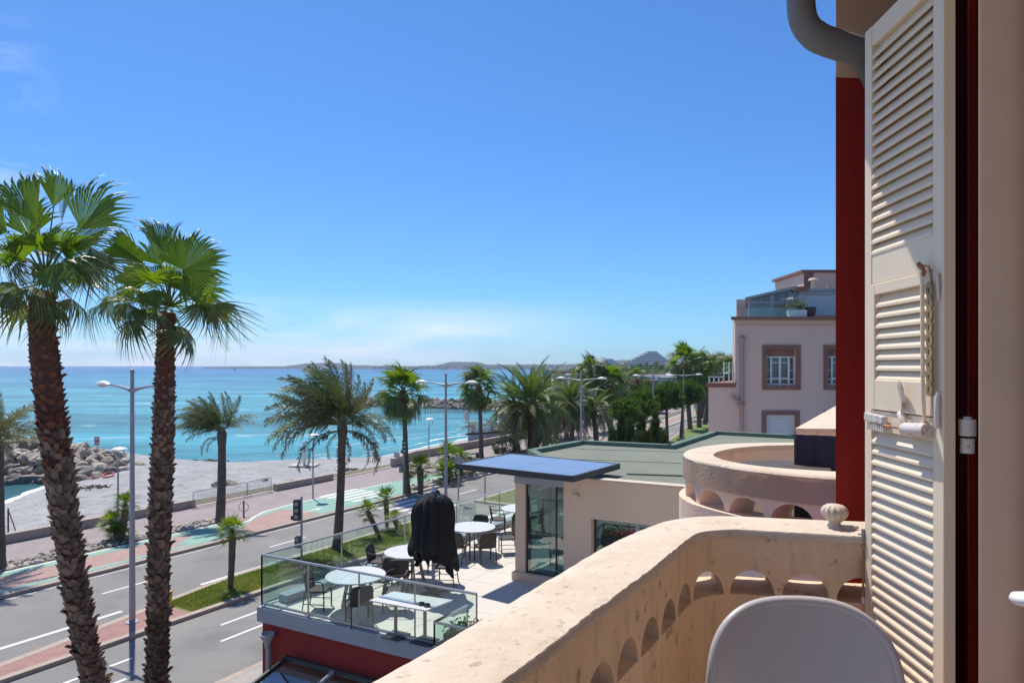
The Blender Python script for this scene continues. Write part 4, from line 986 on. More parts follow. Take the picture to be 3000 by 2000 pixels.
# ================================================================== RESTAURANT TERRACE
TA = Vector((.883, -.470, 0)); TB = Vector((.552, .834, 0)); TZ = E_(-5.3)
F0 = Vector((-5.65, 15.12, 0))
terr = thing('terrace_building', 'red walled restaurant block carrying the pale roof terrace', 'building', (F0.x, F0.y, 0))
def tp2(a, b): return F0 + TA * a + TB * b
poly_t = [tp2(0, 0).xy, tp2(11.5, 0).xy, tp2(11.5, 23).xy, tp2(0, 23).xy]
ins = [tp2(.08, .08).xy, tp2(11.4, .08).xy, tp2(11.4, 22.9).xy, tp2(.08, 22.9).xy]
mb = MB(); mb.prism(ins, 0, TZ - .34); mb.build('wall', M['darkred'], terr)
mb = MB(); mb.prism(poly_t, TZ - .34, TZ - .02); mb.build('slab_edge', M['slate'], terr)
# terrace paving: big pale slabs with narrow joints
tl = [tp2(.16, .16), tp2(11.4, .16), tp2(11.4, 22.9), tp2(.16, 22.9)]
mb = MB(); mb.prism([p.xy for p in tl], TZ - .03, TZ - .012); mb.build('screed', M['concrete'], terr)
TS = .90; cnt = 0; me_t = None
for i in range(12):
    for j in range(16):
        a = .18 + i * TS; b = .18 + j * TS
        if a > 8.3 and b < 6 and i > 9: continue
        p = tp2(a, b); mbt = None
        if me_t is None:
            q = [p, p + TA * (TS - .010), p + TA * (TS - .010) + TB * (TS - .010), p + TB * (TS - .010)]
            mbt = MB(); mbt.prism([x.xy for x in q], TZ - .012, TZ); me_t = mbt.mesh('paving_slab', M['terrace'], p)
        link('paving_slab', me_t, terr, loc=p - terr.location + Vector((0, 0, rnd.uniform(-.001, .001))))
# downpipe with hopper on the red wall
dp = tp2(.42, -.06); dpt = thing('downpipe', 'grey downpipe with funnel hopper on the red terrace wall', 'pipe', (dp.x, dp.y, 0))
mb = MB(); mb.tube([(dp.x, dp.y, 0), (dp.x, dp.y, TZ - .75)], .055, 14); mb.build('pipe', M['slate'], dpt, smooth=40)
mb = MB(); mb.lathe([(.055, -.32), (.06, -.22), (.15, -.05), (.155, 0), (.14, 0), (.05, -.16)], (dp.x, dp.y - .05, TZ - .50), 20); mb.build('hopper', M['slate'], dpt, smooth=40)
# glass balustrade
GH = 1.12
def balustrade(name, label, pts, npan, h=GH, zb=TZ, rail=True):
    r = thing(name, label, 'balustrade', (pts[0].x, pts[0].y, zb))
    for a, b, n in zip(pts, pts[1:], npan):
        for i in range(n):
            p = a.lerp(b, i / n); q = a.lerp(b, (i + 1) / n); d = (q - p).normalized()
            mb = MB(); mb.beam(p + d * .02 + Vector((0, 0, zb + .06 + (h - .08) / 2)), q - d * .02 + Vector((0, 0, zb + .06 + (h - .08) / 2)), .014, h - .10); mb.build('glass_pane', M['glass'], r)
            mb = MB(); mb.box((p.x, p.y, zb + h / 2), (.03, .03, h)); mb.build('post', M['steel'], r)
        mb = MB(); mb.box((b.x, b.y, zb + h / 2), (.03, .03, h)); mb.build('post', M['steel'], r)
        up = Vector((0, 0, zb + h)); mb = MB(); mb.beam(a + up, b + up, .045, .035); mb.build('handrail', M['steel'], r)
        lo = Vector((0, 0, zb + .05)); mb = MB(); mb.beam(a + lo, b + lo, .05, .04); mb.build('bottom_rail', M['steel'], r)
    return r
balustrade('glass_balustrade', 'glass balustrade with steel rail along the front and street side of the terrace', [tp2(5.62, .07), tp2(.07, .07), tp2(.07, 21)], [4, 9])
mb = MB(); a, b = tp2(.33, .4), tp2(.33, 21)
mb.beam(a + Vector((0, 0, TZ + .09)), b + Vector((0, 0, TZ + .09)), .28, .18); o = mb.build('terrace_upstand', M['slate'], terr)
# low glazed planter on the right of the terrace front, with red flowers
q0 = P(1272, 1900, TZ); q1 = P(1366, 1848, TZ) ; q0 = Vector((q0.x, q0.y, 0)); 
g0 = Vector((-1.46, 12.82, 0)); g1 = g0 + Vector((.535, .845, 0)) * 1.05; g2 = g0 + TA * .80
pl_ = balustrade('glass_planter_rail', 'low glass enclosure with flowers at the terrace corner', [g1, g0, g2 + TA * .6], [1, 1], h=.50, zb=TZ)
pt = thing('planter', 'dark planter with red and pink flowers behind the low glass', 'planter', (g0.x + .7, g0.y + .1, TZ))
mb = MB(); c_ = g0 + TA * .62 + TB * .35; mb.box((c_.x, c_.y, TZ + .14), (1.0, .55, .28), rz=math.atan2(TA.y, TA.x)); mb.build('trough', M['blackframe'], pt)
mb = MB(); mb2 = MB()
for k in range(900):
    q = c_ + TA * rnd.uniform(-.5, .5) + TB * rnd.uniform(-.28, .28); z = TZ + .26 + abs(rnd.gauss(0, .09)); s_ = rnd.uniform(.012, .03)
    t = mb2 if (k % 5 < 2 and q.x > c_.x - .12) else mb
    v1 = Vector((rnd.uniform(-1, 1), rnd.uniform(-1, 1), rnd.uniform(-.5, .5))).normalized() * s_; v2 = v1.cross(Vector((rnd.uniform(-1, 1), rnd.uniform(-1, 1), rnd.uniform(-1, 1)))).normalized() * s_
    c3 = Vector((q.x, q.y, z + (.03 if t is mb2 else 0))); t.quad(c3 - v1 - v2, c3 + v1 - v2, c3 + v1 + v2, c3 - v1 + v2)
tag(mb.build('foliage', M['broad'], pt), kind='stuff'); tag(mb2.build('blossoms', M['flower'], pt), kind='stuff')
# glass awning against the red wall, bottom of the view
aw = thing('glass_awning', 'dark framed glass awning sloping off the red wall at the bottom', 'awning', (tp2(1, -1).x, tp2(1, -1).y, E_(-6.4)))
def awp(a, b): return tp2(a, -.06 - b) + Vector((0, 0, E_(-6.22) - b * .30))
for i in range(5):
    a0 = 1.0 + i * 1.35
    mb = MB(); mb.add([awp(a0 + .05, .08), awp(a0 + 1.30, .08), awp(a0 + 1.30, 2.9), awp(a0 + .05, 2.9)] + [x - Vector((0, 0, .02)) for x in (awp(a0 + .05, .08), awp(a0 + 1.30, .08), awp(a0 + 1.30, 2.9), awp(a0 + .05, 2.9))], [(0, 3, 2, 1), (4, 5, 6, 7), (0, 1, 5, 4), (2, 3, 7, 6), (1, 2, 6, 5), (3, 0, 4, 7)]); mb.build('glass_pane', M['canopyglass2'] if 'canopyglass2' in M else M['glass2'], aw)
for i in range(6):
    a0 = 1.0 + i * 1.35; mb = MB(); mb.beam(awp(a0, 0), awp(a0, 2.95), .06, .09); mb.build('rafter', M['blackframe'] if i != 1 else M['slate'], aw)
mb = MB(); mb.beam(awp(.97, .03), awp(7.8, .03), .08, .12); mb.build('wall_beam', M['blackframe'], aw)
mb = MB(); mb.beam(awp(.97, 2.95), awp(7.8, 2.95), .07, .10); mb.build('eave_beam', M['blackframe'], aw)
# ------------------------------------------------------------------ upper restaurant room
C0 = Vector((.07, 16.96, 0)); RZ = E_(-2.62)
def rp2(a, b): return C0 + TA * a + TB * b
rest = thing('restaurant_room', 'beige restaurant room with glazed corner and green flat roof on the terrace', 'building', (C0.x, C0.y, TZ))
W0 = Vector((1.24, 16.34, 0))
def wbox(name, a0, a1, b0, b1, z0, z1, m='restwall'):
    mb = MB(); mb.prism([rp2(a0, b0).xy, rp2(a1, b0).xy, rp2(a1, b1).xy, rp2(a0, b1).xy], z0, z1); return mb.build(name, M[m], rest)
wbox('pilaster', 0, .27, .02, .32, TZ, E_(-2.80))
wbox('plinth', -.06, 1.40, -.05, .28, TZ + .002, TZ + .20)
wbox('floor', .06, 8, .30, 8, TZ + .003, TZ + .05, 'terrace')
wbox('wall', 1.33, 2.03, -.02, .22, TZ, E_(-2.66))
wbox('wall', 2.03, 4.15, -.02, .22, E_(-3.57), E_(-2.66))
wbox('wall', 4.15, 8.5, -.02, .22, TZ, E_(-2.66))
wbox('wall', 2.03, 4.15, -.02, .22, TZ, TZ + .25)
mb = MB(); a, b = rp2(1.30, -.04), rp2(8.5, -.04); mb.beam(a + TB * .12 + Vector((0, 0, E_(-2.645))), b + TB * .12 + Vector((0, 0, E_(-2.645))), .30, .03); mb.build('coping', M['capplaster'], rest)
# glazing of the corner
def pane(name, a0, a1, z0, z1, b=.1, m='glass2'):
    mb = MB(); mb.beam(rp2(a0, b) + Vector((0, 0, (z0 + z1) / 2)), rp2(a1, b) + Vector((0, 0, (z0 + z1) / 2)), .02, z1 - z0); return mb.build(name, M[m], rest)
pane('glass_pane', .31, 1.06, TZ + .23, E_(-2.90)); pane('glass_pane', 1.10, 1.34, TZ + .23, E_(-3.05))
for a_ in (.29, 1.08): 
    mb = MB(); q = rp2(a_, .1); mb.box((q.x, q.y, (TZ + .2 + E_(-2.86)) / 2), (.035, .05, E_(-2.86) - TZ - .2), rz=math.atan2(TA.y, TA.x)); mb.build('mullion', M['blackframe'], rest)
mb = MB(); mb.beam(rp2(.27, .1) + Vector((0, 0, TZ + .215)), rp2(1.36, .1) + Vector((0, 0, TZ + .215)), .06, .03); mb.build('sill', M['blackframe'], rest)
mb = MB(); mb.beam(rp2(-.02, .12) + Vector((0, 0, E_(-2.82))), rp2(1.36, .12) + Vector((0, 0, E_(-2.82))), .26, .16); mb.build('lintel', M['slate'], rest)
# street side glazing of the same corner and its inner mullions
for k in range(4):
    b0 = .34 + k * 1.25; mb = MB(); mb.beam(rp2(.1, b0) + Vector((0, 0, (TZ + E_(-2.7)) / 2)), rp2(.1, b0 + 1.2) + Vector((0, 0, (TZ + E_(-2.7)) / 2)), .02, 2.4); mb.build('glass_pane', M['glass2'], rest)
    mb = MB(); q = rp2(.1, b0 + 1.225); mb.box((q.x, q.y, (TZ + E_(-2.8)) / 2), (.05, .05, E_(-2.8) - TZ)); mb.build('mullion', M['blackframe'], rest)
# framed window in the beige wall
pane('glass_pane', 2.07, 3.05, TZ + .27, E_(-3.60), .16); pane('glass_pane', 3.12, 4.11, TZ + .27, E_(-3.60), .16)
for a_ in (2.055, 3.085, 4.13):
    mb = MB(); q = rp2(a_, .16); mb.box((q.x, q.y, (TZ + .25 + E_(-3.57)) / 2), (.05 if a_ != 3.085 else .09, .06, E_(-3.57) - TZ - .25), rz=math.atan2(TA.y, TA.x)); mb.build('mullion', M['slate'] if a_ == 3.085 else M['blackframe'], rest)
q = rp2(1.68, -.03) + Vector((0, 0, E_(-3.05)))
wl_ = thing('wall_light', 'small round wall light on the beige restaurant wall', 'lamp', q)
mb = MB(); mb.tube([q + TB * .02, q - TB * .04], .05, 14); mb.build('base', M['slate'], wl_); 
mb = MB(); mb.lathe([(.0, -.07), (.055, -.05), (.075, 0), (.05, .045), (.01, .06)], q - TB * .10, 16); mb.build('globe', M['casing'], wl_, smooth=True)
# roof
RT = E_(-2.72)
roof = [rp2(1.36, .05), rp2(9.2, .05), Vector((12.5, 25.0, 0)), Vector((10.6, 25.6, 0)), Vector((8.1, 27.2, 0)), Vector((5.26, 22.5, 0)), Vector((2.43, 23.8, 0)), Vector((.6, 21.2, 0)), rp2(-.05, 2.0), rp2(-.0, .3), rp2(1.30, .30)]
mb = MB(); mb.prism([p.xy for p in roof], RT - .22, RT); mb.build('roof', M['greenroof'], rest)
rim_ = roof[2:9]
for a, b in zip(rim_, rim_[1:]):
    d = (b - a).normalized(); mb = MB(); mb.beam(a - d * .0 + Vector((0, 0, RT + .055)), b + d * .12 + Vector((0, 0, RT + .055)), .24, .16); mb.build('roof_edge', M['greenrim'], rest)
mb = MB(); a = Vector((2.9, 17.2, RT + .02)); b = Vector((9.0, 15.9, RT + .02)); mb.beam(a, b, .22, .035); mb.build('roof_seam', M['greenroof'], rest)
for (x0, y0, x1, y1) in ((1.6, 20.0, 8.0, 18.2), (2.2, 22.4, 11.0, 20.2)):
    mb = MB(); mb.beam((x0, y0, RT + .006), (x1, y1, RT + .006), .07, .012); mb.build('roof_seam', M['greenroof'], rest)
lowp = [rp2(2.2, 4.2), rp2(9, 1.5), Vector((10.5, 25.2, 0)), Vector((8.1, 26.9, 0)), Vector((5.26, 22.2, 0)), Vector((2.5, 23.5, 0)), Vector((.8, 21.1, 0))]
mb = MB(); mb.prism([p.xy for p in lowp], 0, RT - .22); mb.build('rear_wall', M['restwall'], rest)
# canopy with dark fascia and four bluish panels
cz = E_(-2.42)
K0, K1, K2, K3 = [P(x, y, cz) for x, y in ((1332, 1357), (1494, 1326), (1817, 1357), (1680, 1394))]
can = thing('flat_canopy', 'flat canopy of reflecting blue panels with black fascia over the glazed corner', 'canopy', K3)
def kk(s, t): return (K0.lerp(K3, s)).lerp(K1.lerp(K2, s), t)
mb = MB()
for a, b in ((K0, K3), (K3, K2), (K2, K1), (K1, K0)):
    c_ = (K0 + K2) / 2; n_ = (b - a).normalized(); m_ = MB(); inn_ = ((c_ - (a + b) / 2)); inn_.z = 0; inn_ = (inn_ - n_ * inn_.dot(n_)).normalized() * .03
    m_.beam(a + inn_ + Vector((0, 0, -.07)), b + inn_ + Vector((0, 0, -.07)), .06, .135); m_.build('fascia', M['blackframe'], can)
cnr = [kk(.03, .03), kk(.97, .03), kk(.97, .97), kk(.03, .97)]
mb = MB(); mb.prism([p.xy for p in cnr], cz - .13, cz - .05); mb.build('soffit', M['slate'], can)
for i in range(2):
    for j in range(2):
        s0, s1, t0, t1 = [.025 + i * .476, .025 + i * .476 + .473, .02 + j * .481, .02 + j * .481 + .478]
        mb = MB(); mb.prism([kk(s0, t0).xy, kk(s1, t0).xy, kk(s1, t1).xy, kk(s0, t1).xy], cz - .05, cz - .012 + .001 * (i + j)); mb.build('roof_panel', M['canopyglass'], can)
# ------------------------------------------------------------------ terrace furniture
def make_chair_proto():
    r = thing('wicker_chair', 'x', 'chair', (0, 0, 0), 'dark wicker armchairs on the terrace')
    # seat opens towards +x (the sitter faces +x)
    mb = MB(); mb.box((.02, 0, .43), (.46, .46, .045)); bevel(mb.build('seat', M['wicker'], r), .015, 2)
    mb = MB(); rows = []
    for i in range(7):
        z = .44 + .40 * i / 6; x = -.20 - .07 * i / 6
        rows.append([Vector((x + .035 * (y / .24) ** 2, y * (1 - .12 * (i / 6) ** 3), z - .03 * (abs(y) / .24) ** 3 * (i / 6))) for y in [-.24 + .48 * k / 8 for k in range(9)]])
    mb.grid(rows); o = mb.build('backrest', M['wicker'], r, smooth=True); sm = o.modifiers.new('t', 'SOLIDIFY'); sm.thickness = .028; sm.offset = 0
    for sy in (-1, 1):
        mb = MB(); mb.tube([(.22, sy * .24, 0), (.22, sy * .245, .42), (.20, sy * .25, .62), (.14, sy * .255, .655), (-.10, sy * .255, .66), (-.23, sy * .235, .70)], .014, 8); mb.build('armrest', M['wicker'], r, smooth=50)
        mb = MB(); mb.tube([(-.27, sy * .22, 0), (-.21, sy * .22, .42)], .014, 8); mb.build('leg', M['wicker'], r, smooth=50)
        mb = MB(); mb.tube([(.22, sy * .23, .0), (.215, sy * .23, .42)], .015, 8); mb.build('leg', M['wicker'], r, smooth=50)
        mb = MB(); mb.tube([(-.25, sy * .22, .16), (.22, sy * .235, .16)], .009, 6); mb.build('stretcher', M['wicker'], r)
    return r
def make_round_table():
    r = thing('round_table', 'x', 'table', (0, 0, 0), 'round marble topped tables on the terrace')
    mb = MB(); mb.lathe([(.60, .72), (.645, .725), (.65, .738), (.645, .75), (.0, .7505)], (0, 0, 0), 48); mb.build('tabletop', M['marble'], r, smooth=30)
    for k in range(4):
        a = math.pi / 4 + k * math.pi / 2; c, s = math.cos(a), math.sin(a)
        mb = MB(); mb.beam((c * .17, s * .17, .72), (c * .33, s * .33, .0), .075, .03, up=(-s, c, 0)); mb.build('leg', M['tableleg'], r)
    mb = MB(); mb.lathe([(.2, .69), (.2, .72)], (0, 0, 0), 16); mb.build('bracket', M['tableleg'], r)
    return r
protoC = make_chair_proto(); protoT = make_round_table()
usedC = [False]; usedT = [False]
def put(proto, used, p, rz, label):
    p = Vector((p[0], p[1], TZ))
    if not used[0]: proto.location = p; proto.rotation_euler = (0, 0, rz); o = proto; used[0] = True
    else: o = copy_tree(proto, p, rz)
    o['label'] = label; return o
T = [((-3.41, 14.9), 'round marble table nearest the terrace corner, left of the square tables'),
     ((-2.49, 16.8), 'round marble table half hidden left of the folded black parasol'),
     ((-1.12, 19.36), 'round marble table right of the folded black parasol'),
     ((.30, 21.9), 'far round marble table cut off by the beige pilaster')]
for (p, lb) in T: put(protoT, usedT, p, rnd.uniform(0, 1.5), lb)
def face(p, q): return math.atan2(q[1] - p[1], q[0] - p[0])
CH = [((-4.25, 14.95), T[0][0], 'wicker chair on the glass side of the nearest round table'),
      ((-3.15, 14.1), T[0][0], 'wicker chair with its back to us at the nearest round table'),
      ((-2.95, 15.72), T[0][0], 'wicker chair behind the right part of the nearest round table'),
      ((-2.55, 14.85), T[0][0], 'wicker chair between the nearest round table and the square tables'),
      ((-2.62, 16.0), T[1][0], 'wicker chair with its back to us left of the parasol pole'),
      ((-3.35, 17.1), T[1][0], 'wicker chair by the glass left of the half hidden round table'),
      ((-1.62, 16.65), T[1][0], 'wicker chair under the folded parasol right of its pole'),
      ((-2.3, 17.75), T[1][0], 'wicker chair hidden behind the folded parasol'),
      ((-.72, 18.5), T[2][0], 'wicker chair with its back to us right of the parasol'),
      ((-1.45, 18.55), T[2][0], 'wicker chair just beside the right edge of the parasol cloth'),
      ((-.98, 20.3), T[2][0], 'wicker chair behind the table right of the parasol'),
      ((-.12, 19.4), T[2][0], 'wicker chair standing right of the table beside the glazed corner'),
      ((-.45, 21.75), T[3][0], 'wicker chair at the left of the far cut off table'),
      ((.25, 21.0), T[3][0], 'wicker chair in front of the far cut off table'),
      ((-2.0, 20.0), T[2][0], 'wicker chair by the street glass behind the parasol')]
for (p, q, lb) in CH: put(protoC, usedC, p, face(p, q) + rnd.uniform(-.15, .15), lb)
# a few inside the glazed room
for p, lb in ((rp2(1.15, 2.0), 'round marble table seen through the glazed corner of the room'),): put(protoT, usedT, p, .3, lb)
for p, q, lb in ((rp2(.6, 1.3), rp2(1.15, 2), 'wicker chair seen through the glass at the room corner'), (rp2(1.75, 2.9), rp2(1.15, 2), 'wicker chair behind the table inside the glazed room'), (rp2(1.9, 1.3), rp2(1.15, 2), 'wicker chair inside the room near the beige wall')):
    put(protoC, usedC, p, face(p, q), lb)
sq = [P(1082, 1756, 0), ]
c1 = [P(x, y, E_(-4.55)) for x, y in ((1082, 1757), (1154, 1731), (1327, 1756), (1248, 1787))]
def squaretable(f0, f1, label):
    q = [c1[0].lerp(c1[3], f0), c1[0].lerp(c1[3], f1), c1[1].lerp(c1[2], f1), c1[1].lerp(c1[2], f0)]
    c_ = sum(q, Vector()) / 4; r = thing('square_table', label, 'table', (c_.x, c_.y, TZ), 'square marble tables pushed together')
    mb = MB(); mb.prism([p.xy for p in q], E_(-4.575), E_(-4.55)); mb.build('tabletop', M['marble'], r)
    mb = MB(); mb.tube([(c_.x, c_.y, TZ + .02), (c_.x, c_.y, E_(-4.58))], .035, 12); mb.build('pedestal', M['tableleg'], r, smooth=40)
    mb = MB(); mb.box((c_.x, c_.y, TZ + .012), (.42, .42, .022), rz=math.atan2(TA.y, TA.x)); mb.build('base_plate', M['blackframe'], r)
squaretable(0, .495, 'left one of two square marble tables pushed together at the glass front')
squaretable(.503, 1, 'right one of two square marble tables, with the ashtrays on it')
for k, (px, py, lb) in enumerate(((1235, 1771, 'black ashtray, left one on the square table'), (1251, 1775, 'black ashtray, right one on the square table'))):
    q = P(px, py, E_(-4.55)); mb = MB(); mb.lathe([(.045, 0), (.062, .012), (.062, .045), (.05, .045), (.045, .015)], q, 20)
    tag(mb.build('ashtray', M['blackframe'], loc=q, smooth=40), lb, 'ashtray', 'ashtrays on the square table')
# folded parasol
pc = Vector((-1.83, 15.9, TZ))
um = thing('folded_parasol', 'large folded black parasol hanging in loose folds on a pale pole', 'parasol', pc)
mb = MB(); mb.tube([pc + Vector((0, 0, .05)), pc + Vector((0, 0, 2.42))], .042, 14); mb.build('pole', M['slate'], um, smooth=40)
for a in (.5, 2.07, 3.64, 5.21):
    mb = MB(); mb.beam(pc + Vector((0, 0, .05)), pc + Vector((math.cos(a) * .5, math.sin(a) * .5, .03)), .06, .05); mb.build('base_arm', M['blackframe'], um)
mb = MB(); mb.lathe([(.09, .0), (.09, .12), (.05, .16)], pc + Vector((0, 0, .06)), 16); mb.build('base_hub', M['blackframe'], um, smooth=40)
mb = MB(); mb.lathe([(.06, 0), (.07, .05), (.03, .09), (.02, .14)], pc + Vector((0, 0, 2.36)), 12); mb.build('top_cap', M['chrome'], um, smooth=True)
nl = 6; r_u = random.Random(9)
lobes = []
for k in range(nl):
    a = 2 * math.pi * (k + .4) / nl; ce = Vector((math.cos(a), math.sin(a), 0)); te = Vector((-math.sin(a), math.cos(a), 0))
    bz = r_u.uniform(.50, .95); 
    if k in (0, 5): bz = .46
    topz = 2.32 + r_u.uniform(-.10, .08); rows = []
    nz_ = 16
    for i in range(nz_ + 1):
        t = i / nz_; z = topz + (bz - topz) * t
        rad = .25 + .15 * math.sin(min(1, t * 9) * math.pi / 2) + .17 * t + .03 * math.sin(t * 9 + k * 2)
        hw = (.10 + .065 * math.sin(min(1, t * 9) * math.pi / 2) + .10 * t)
        if t > .86: hw *= max(.06, 1 - ((t - .86) / .14) ** 1.2)
        row = []
        for j in range(13):
            s = j / 6 - 1; fold = .055 * math.cos(s * math.pi * 2.5 + k) * min(1, t * 3) + .02 * math.sin(s * 9 + t * 6 + k)
            row.append(pc + ce * (rad * (1.02 - .45 * s * s) + fold) + te * (hw * 1.25 * s) + Vector((0, 0, z + (.10 * (1 - s * s) - .08) * (1 - t) * .8 + (.26 * (abs(s - .3 * math.sin(k * 3)) ** .8) * max(0, (t - .55) / .45) ** 2))))
        rows.append(row)
    # inner side of the same fold
    back = [[p - ce * (.03 + .06 * math.sin(math.pi * j / 12)) for j, p in enumerate(r)] for r in rows]
    mb = MB(); mb.grid(rows); mb.grid([r[::-1] for r in back]); mb.grid([[r[0] for r in back], [r[0] for r in rows]]); mb.grid([[r[-1] for r in rows], [r[-1] for r in back]]); mb.grid([back[0], rows[0]]); mb.grid([rows[-1], back[-1]])
    mb.build('canopy_fold', M['canvas'], um, smooth=True)
    m2 = MB(); m2.tube([pc + Vector((0, 0, 2.36)), pc + ce * .30 + Vector((0, 0, topz - .02))], .009, 6); m2.build('rib', M['chrome'], um)
mb = MB(); mb.lathe([(.03, -.10), (.10, -.14), (.17, -.35), (.26, -.8), (.33, -1.25), (.30, -1.4)], pc + Vector((0, 0, 2.25)), 20, rib=.12, ribn=6); mb.build('canopy_core', M['canvas'], um, smooth=True)
# ================================================================== PINK BUILDING
YB = 32.0
def bx_(px): return (px - 1500) / 2000 * YB
def bz_(py): return EYE - (py - 1072) / 2000 * YB
pk = thing('pink_building', 'mauve pink rendered building with brown window surrounds and glazed roof terrace', 'building', (bx_(2300), YB, 0))
X0, X1 = bx_(2154), bx_(2154) + 20
# facade built around real window openings
opens = [(2246, 2332, 1023, 1129), (2425, 2511, 1023, 1129), (2244, 2329, 1215, 1330), (2425, 2511, 1215, 1330)]
op = [(bx_(a), bx_(b), bz_(d), bz_(c)) for a, b, c, d in opens]
def wall_with_openings(name, x0, x1, z0, z1, y0, y1, op, m):
    xs = sorted({x0, x1} | {v for o in op for v in o[:2]}); zs = sorted({z0, z1} | {v for o in op for v in o[2:]})
    mb = MB()
    for i in range(len(xs) - 1):
        # merge vertically where possible
        run = None
        for j in range(len(zs) - 1):
            cx, cz_ = (xs[i] + xs[i + 1]) / 2, (zs[j] + zs[j + 1]) / 2
            hole = any(o[0] < cx < o[1] and o[2] < cz_ < o[3] for o in op)
            if not hole: run = [zs[j] if run is None else run[0], zs[j + 1]]
            if hole or j == len(zs) - 2:
                if run: mb.box((cx, (y0 + y1) / 2, (run[0] + run[1]) / 2), (xs[i + 1] - xs[i], y1 - y0, run[1] - run[0]))
                run = None
    # drop inner faces between neighbouring boxes is unnecessary: they touch only at hidden planes
    return mb.build(name, M[m], pk)
ztop = bz_(937)
wall_with_openings('wall', X0, X1, 0, ztop, YB, YB + .35, op, 'pink')
mb = MB(); mb.box(((X0 + X1) / 2 + 5.0, YB + 6.35, ztop / 2), (X1 - X0, 12, ztop - .002)); 
body = [(X0, YB + .35), (X1, YB + .35), (X1 + 6.5, YB + 11), (X0 + 6.5, YB + 11)]
mb = MB(); mb.prism(body, 0, ztop - .002); 
# hollow behind the windows: keep the body back from the openings
mb = MB(); body = [(X0 + .5, YB + 1.2), (X1, YB + 1.2), (X1 + 6.5, YB + 11), (X0 + 6.5, YB + 11)]; mb.prism(body, 0, ztop - .004); mb.build('rear_body', M['pink'], pk)
mb = MB(); mb.prism([(X0, YB + .35), (X0 + .3, YB + .35), (X0 + 6.8, YB + 11), (X0 + 6.5, YB + 11)], 0, ztop); mb.build('side_wall', M['pink'], pk)
mb = MB(); mb.prism([(X0 - .28, YB - .25), (X1, YB - .25), (X1 + 6.6, YB + 11.2), (X0 + 6.3, YB + 11.2)], ztop, ztop + .14); mb.build('cornice', M['brownframe'], pk)
mb = MB(); mb.box(((X0 + X1) / 2, YB - .02, bz_(954)), (X1 - X0, .05, .04)); mb.build('string_course', M['pink'], pk)
# lower block on the left with its brown coping
L0 = bx_(2076); lz = bz_(1124)
mb = MB(); mb.prism([(L0, YB + .02), (X0, YB + .02), (X0 + 5, YB + 8), (L0 + 5, YB + 8)], 0, lz - .12); mb.build('low_wing', M['pink'], pk)
mb = MB(); mb.prism([(L0 - .10, YB - .06), (X0 - .02, YB - .06), (X0 + 4.9, YB + 8.2), (L0 + 4.7, YB + 8.2)], lz - .16, lz - .02); mb.build('wing_coping', M['brownframe'], pk)
mb = MB(); mb.prism([(L0 - .16, YB - .13), (X0 - .02, YB - .13), (X0 + 4.9, YB + 8.3), (L0 + 4.6, YB + 8.3)], lz - .02, lz + .05); mb.build('wing_coping', M['brownframe'], pk)
# windows
for k, (a, b, c, d) in enumerate(op):
    sh = k >= 2
    win = link('window', None, pk); win.location = Vector(((a + b) / 2, YB, (c + d) / 2)) - pk.location
    mbf = MB(); w_ = .20
    mbf.box(((a + b) / 2, YB - .03, d + w_ / 2), (b - a + 2 * w_, .08, w_)); mbf.box(((a + b) / 2, YB - .03, c - w_ / 2), (b - a + 2 * w_, .08, w_))
    mbf.box((a - w_ / 2, YB - .03, (c + d) / 2), (w_, .078, d - c)); mbf.box((b + w_ / 2, YB - .03, (c + d) / 2), (w_, .078, d - c))
    mbf.build('surround', M['brownframe'], win)
    if sh:
        n_ = 14
        for i in range(n_):
            mb = MB(); z = c + (d - c) * (i + .5) / n_; mb.box(((a + b) / 2, YB + .14, z), (b - a, .03, (d - c) / n_ - .012)); mb.build('shutter_slat', M['whitepaint'], win)
    else:
        mb = MB(); mb.box(((a + b) / 2, YB + .26, (c + d) / 2), (b - a, .02, d - c)); mb.build('pane', M['paneW'], win)
        mb = MB(); zt = d - .32
        mb.box(((a + b) / 2, YB + .2, d - .16), (b - a, .08, .30)); mb.build('roller_box', M['brownframe'], win)
        wd = b - a
        for f, t_ in ((.02, .05), (.20, .09), (.50, .10), (.80, .09), (.98, .05)):
            mb = MB(); mb.box((a + wd * f, YB + .20, (c + zt) / 2), (t_, .06, zt - c)); mb.build('frame_bar', M['whitepaint'], win)
        for f in (.04, .97):
            mb = MB(); mb.box(((a + b) / 2, YB + .195, c + (zt - c) * f), (wd, .05, .06)); mb.build('frame_bar', M['whitepaint'], win)
        for f0, f1, ff in ((.22, .48, .78), (.52, .78, .78), (.22, .48, .26), (.52, .78, .26), (.02, .18, .52), (.82, .98, .52)):
            mb = MB(); mb.box((a + wd * (f0 + f1) / 2, YB + .2, c + (zt - c) * ff), (wd * (f1 - f0), .04, .035)); mb.build('glazing_bar', M['whitepaint'], win)
        for f in (.18,):
            mb = MB(); mb.box(((a + b) / 2, YB + .02, c + (d - c) * f), (wd, .03, .035)); mb.build('guard_rail', M['whitepaint'], win)
# rain pipes on the facade
def rp(pts, r, name='rain_pipe'):
    mb = MB(); mb.tube([(bx_(x), YB - .12, bz_(y)) for x, y in pts], r, 10); mb.build(name, M['pink2'], pk, smooth=50)
M['pink2'] = mat('pipe_pink', (.43, .30, .27), .8, (.38, .26, .24), 2)
rp([(2172, 1000), (2172, 1176)], .085); rp([(2170, 990), (2172, 1001)], .14, 'hopper'); rp([(2165, 988), (2180, 988)], .07, 'hopper_spout')
rp([(2143, 1156), (2150, 1168), (2168, 1180), (2180, 1181)], .07); rp([(2169, 1183), (2169, 1192)], .15, 'hopper'); rp([(2171, 1190), (2173, 1320)], .075)
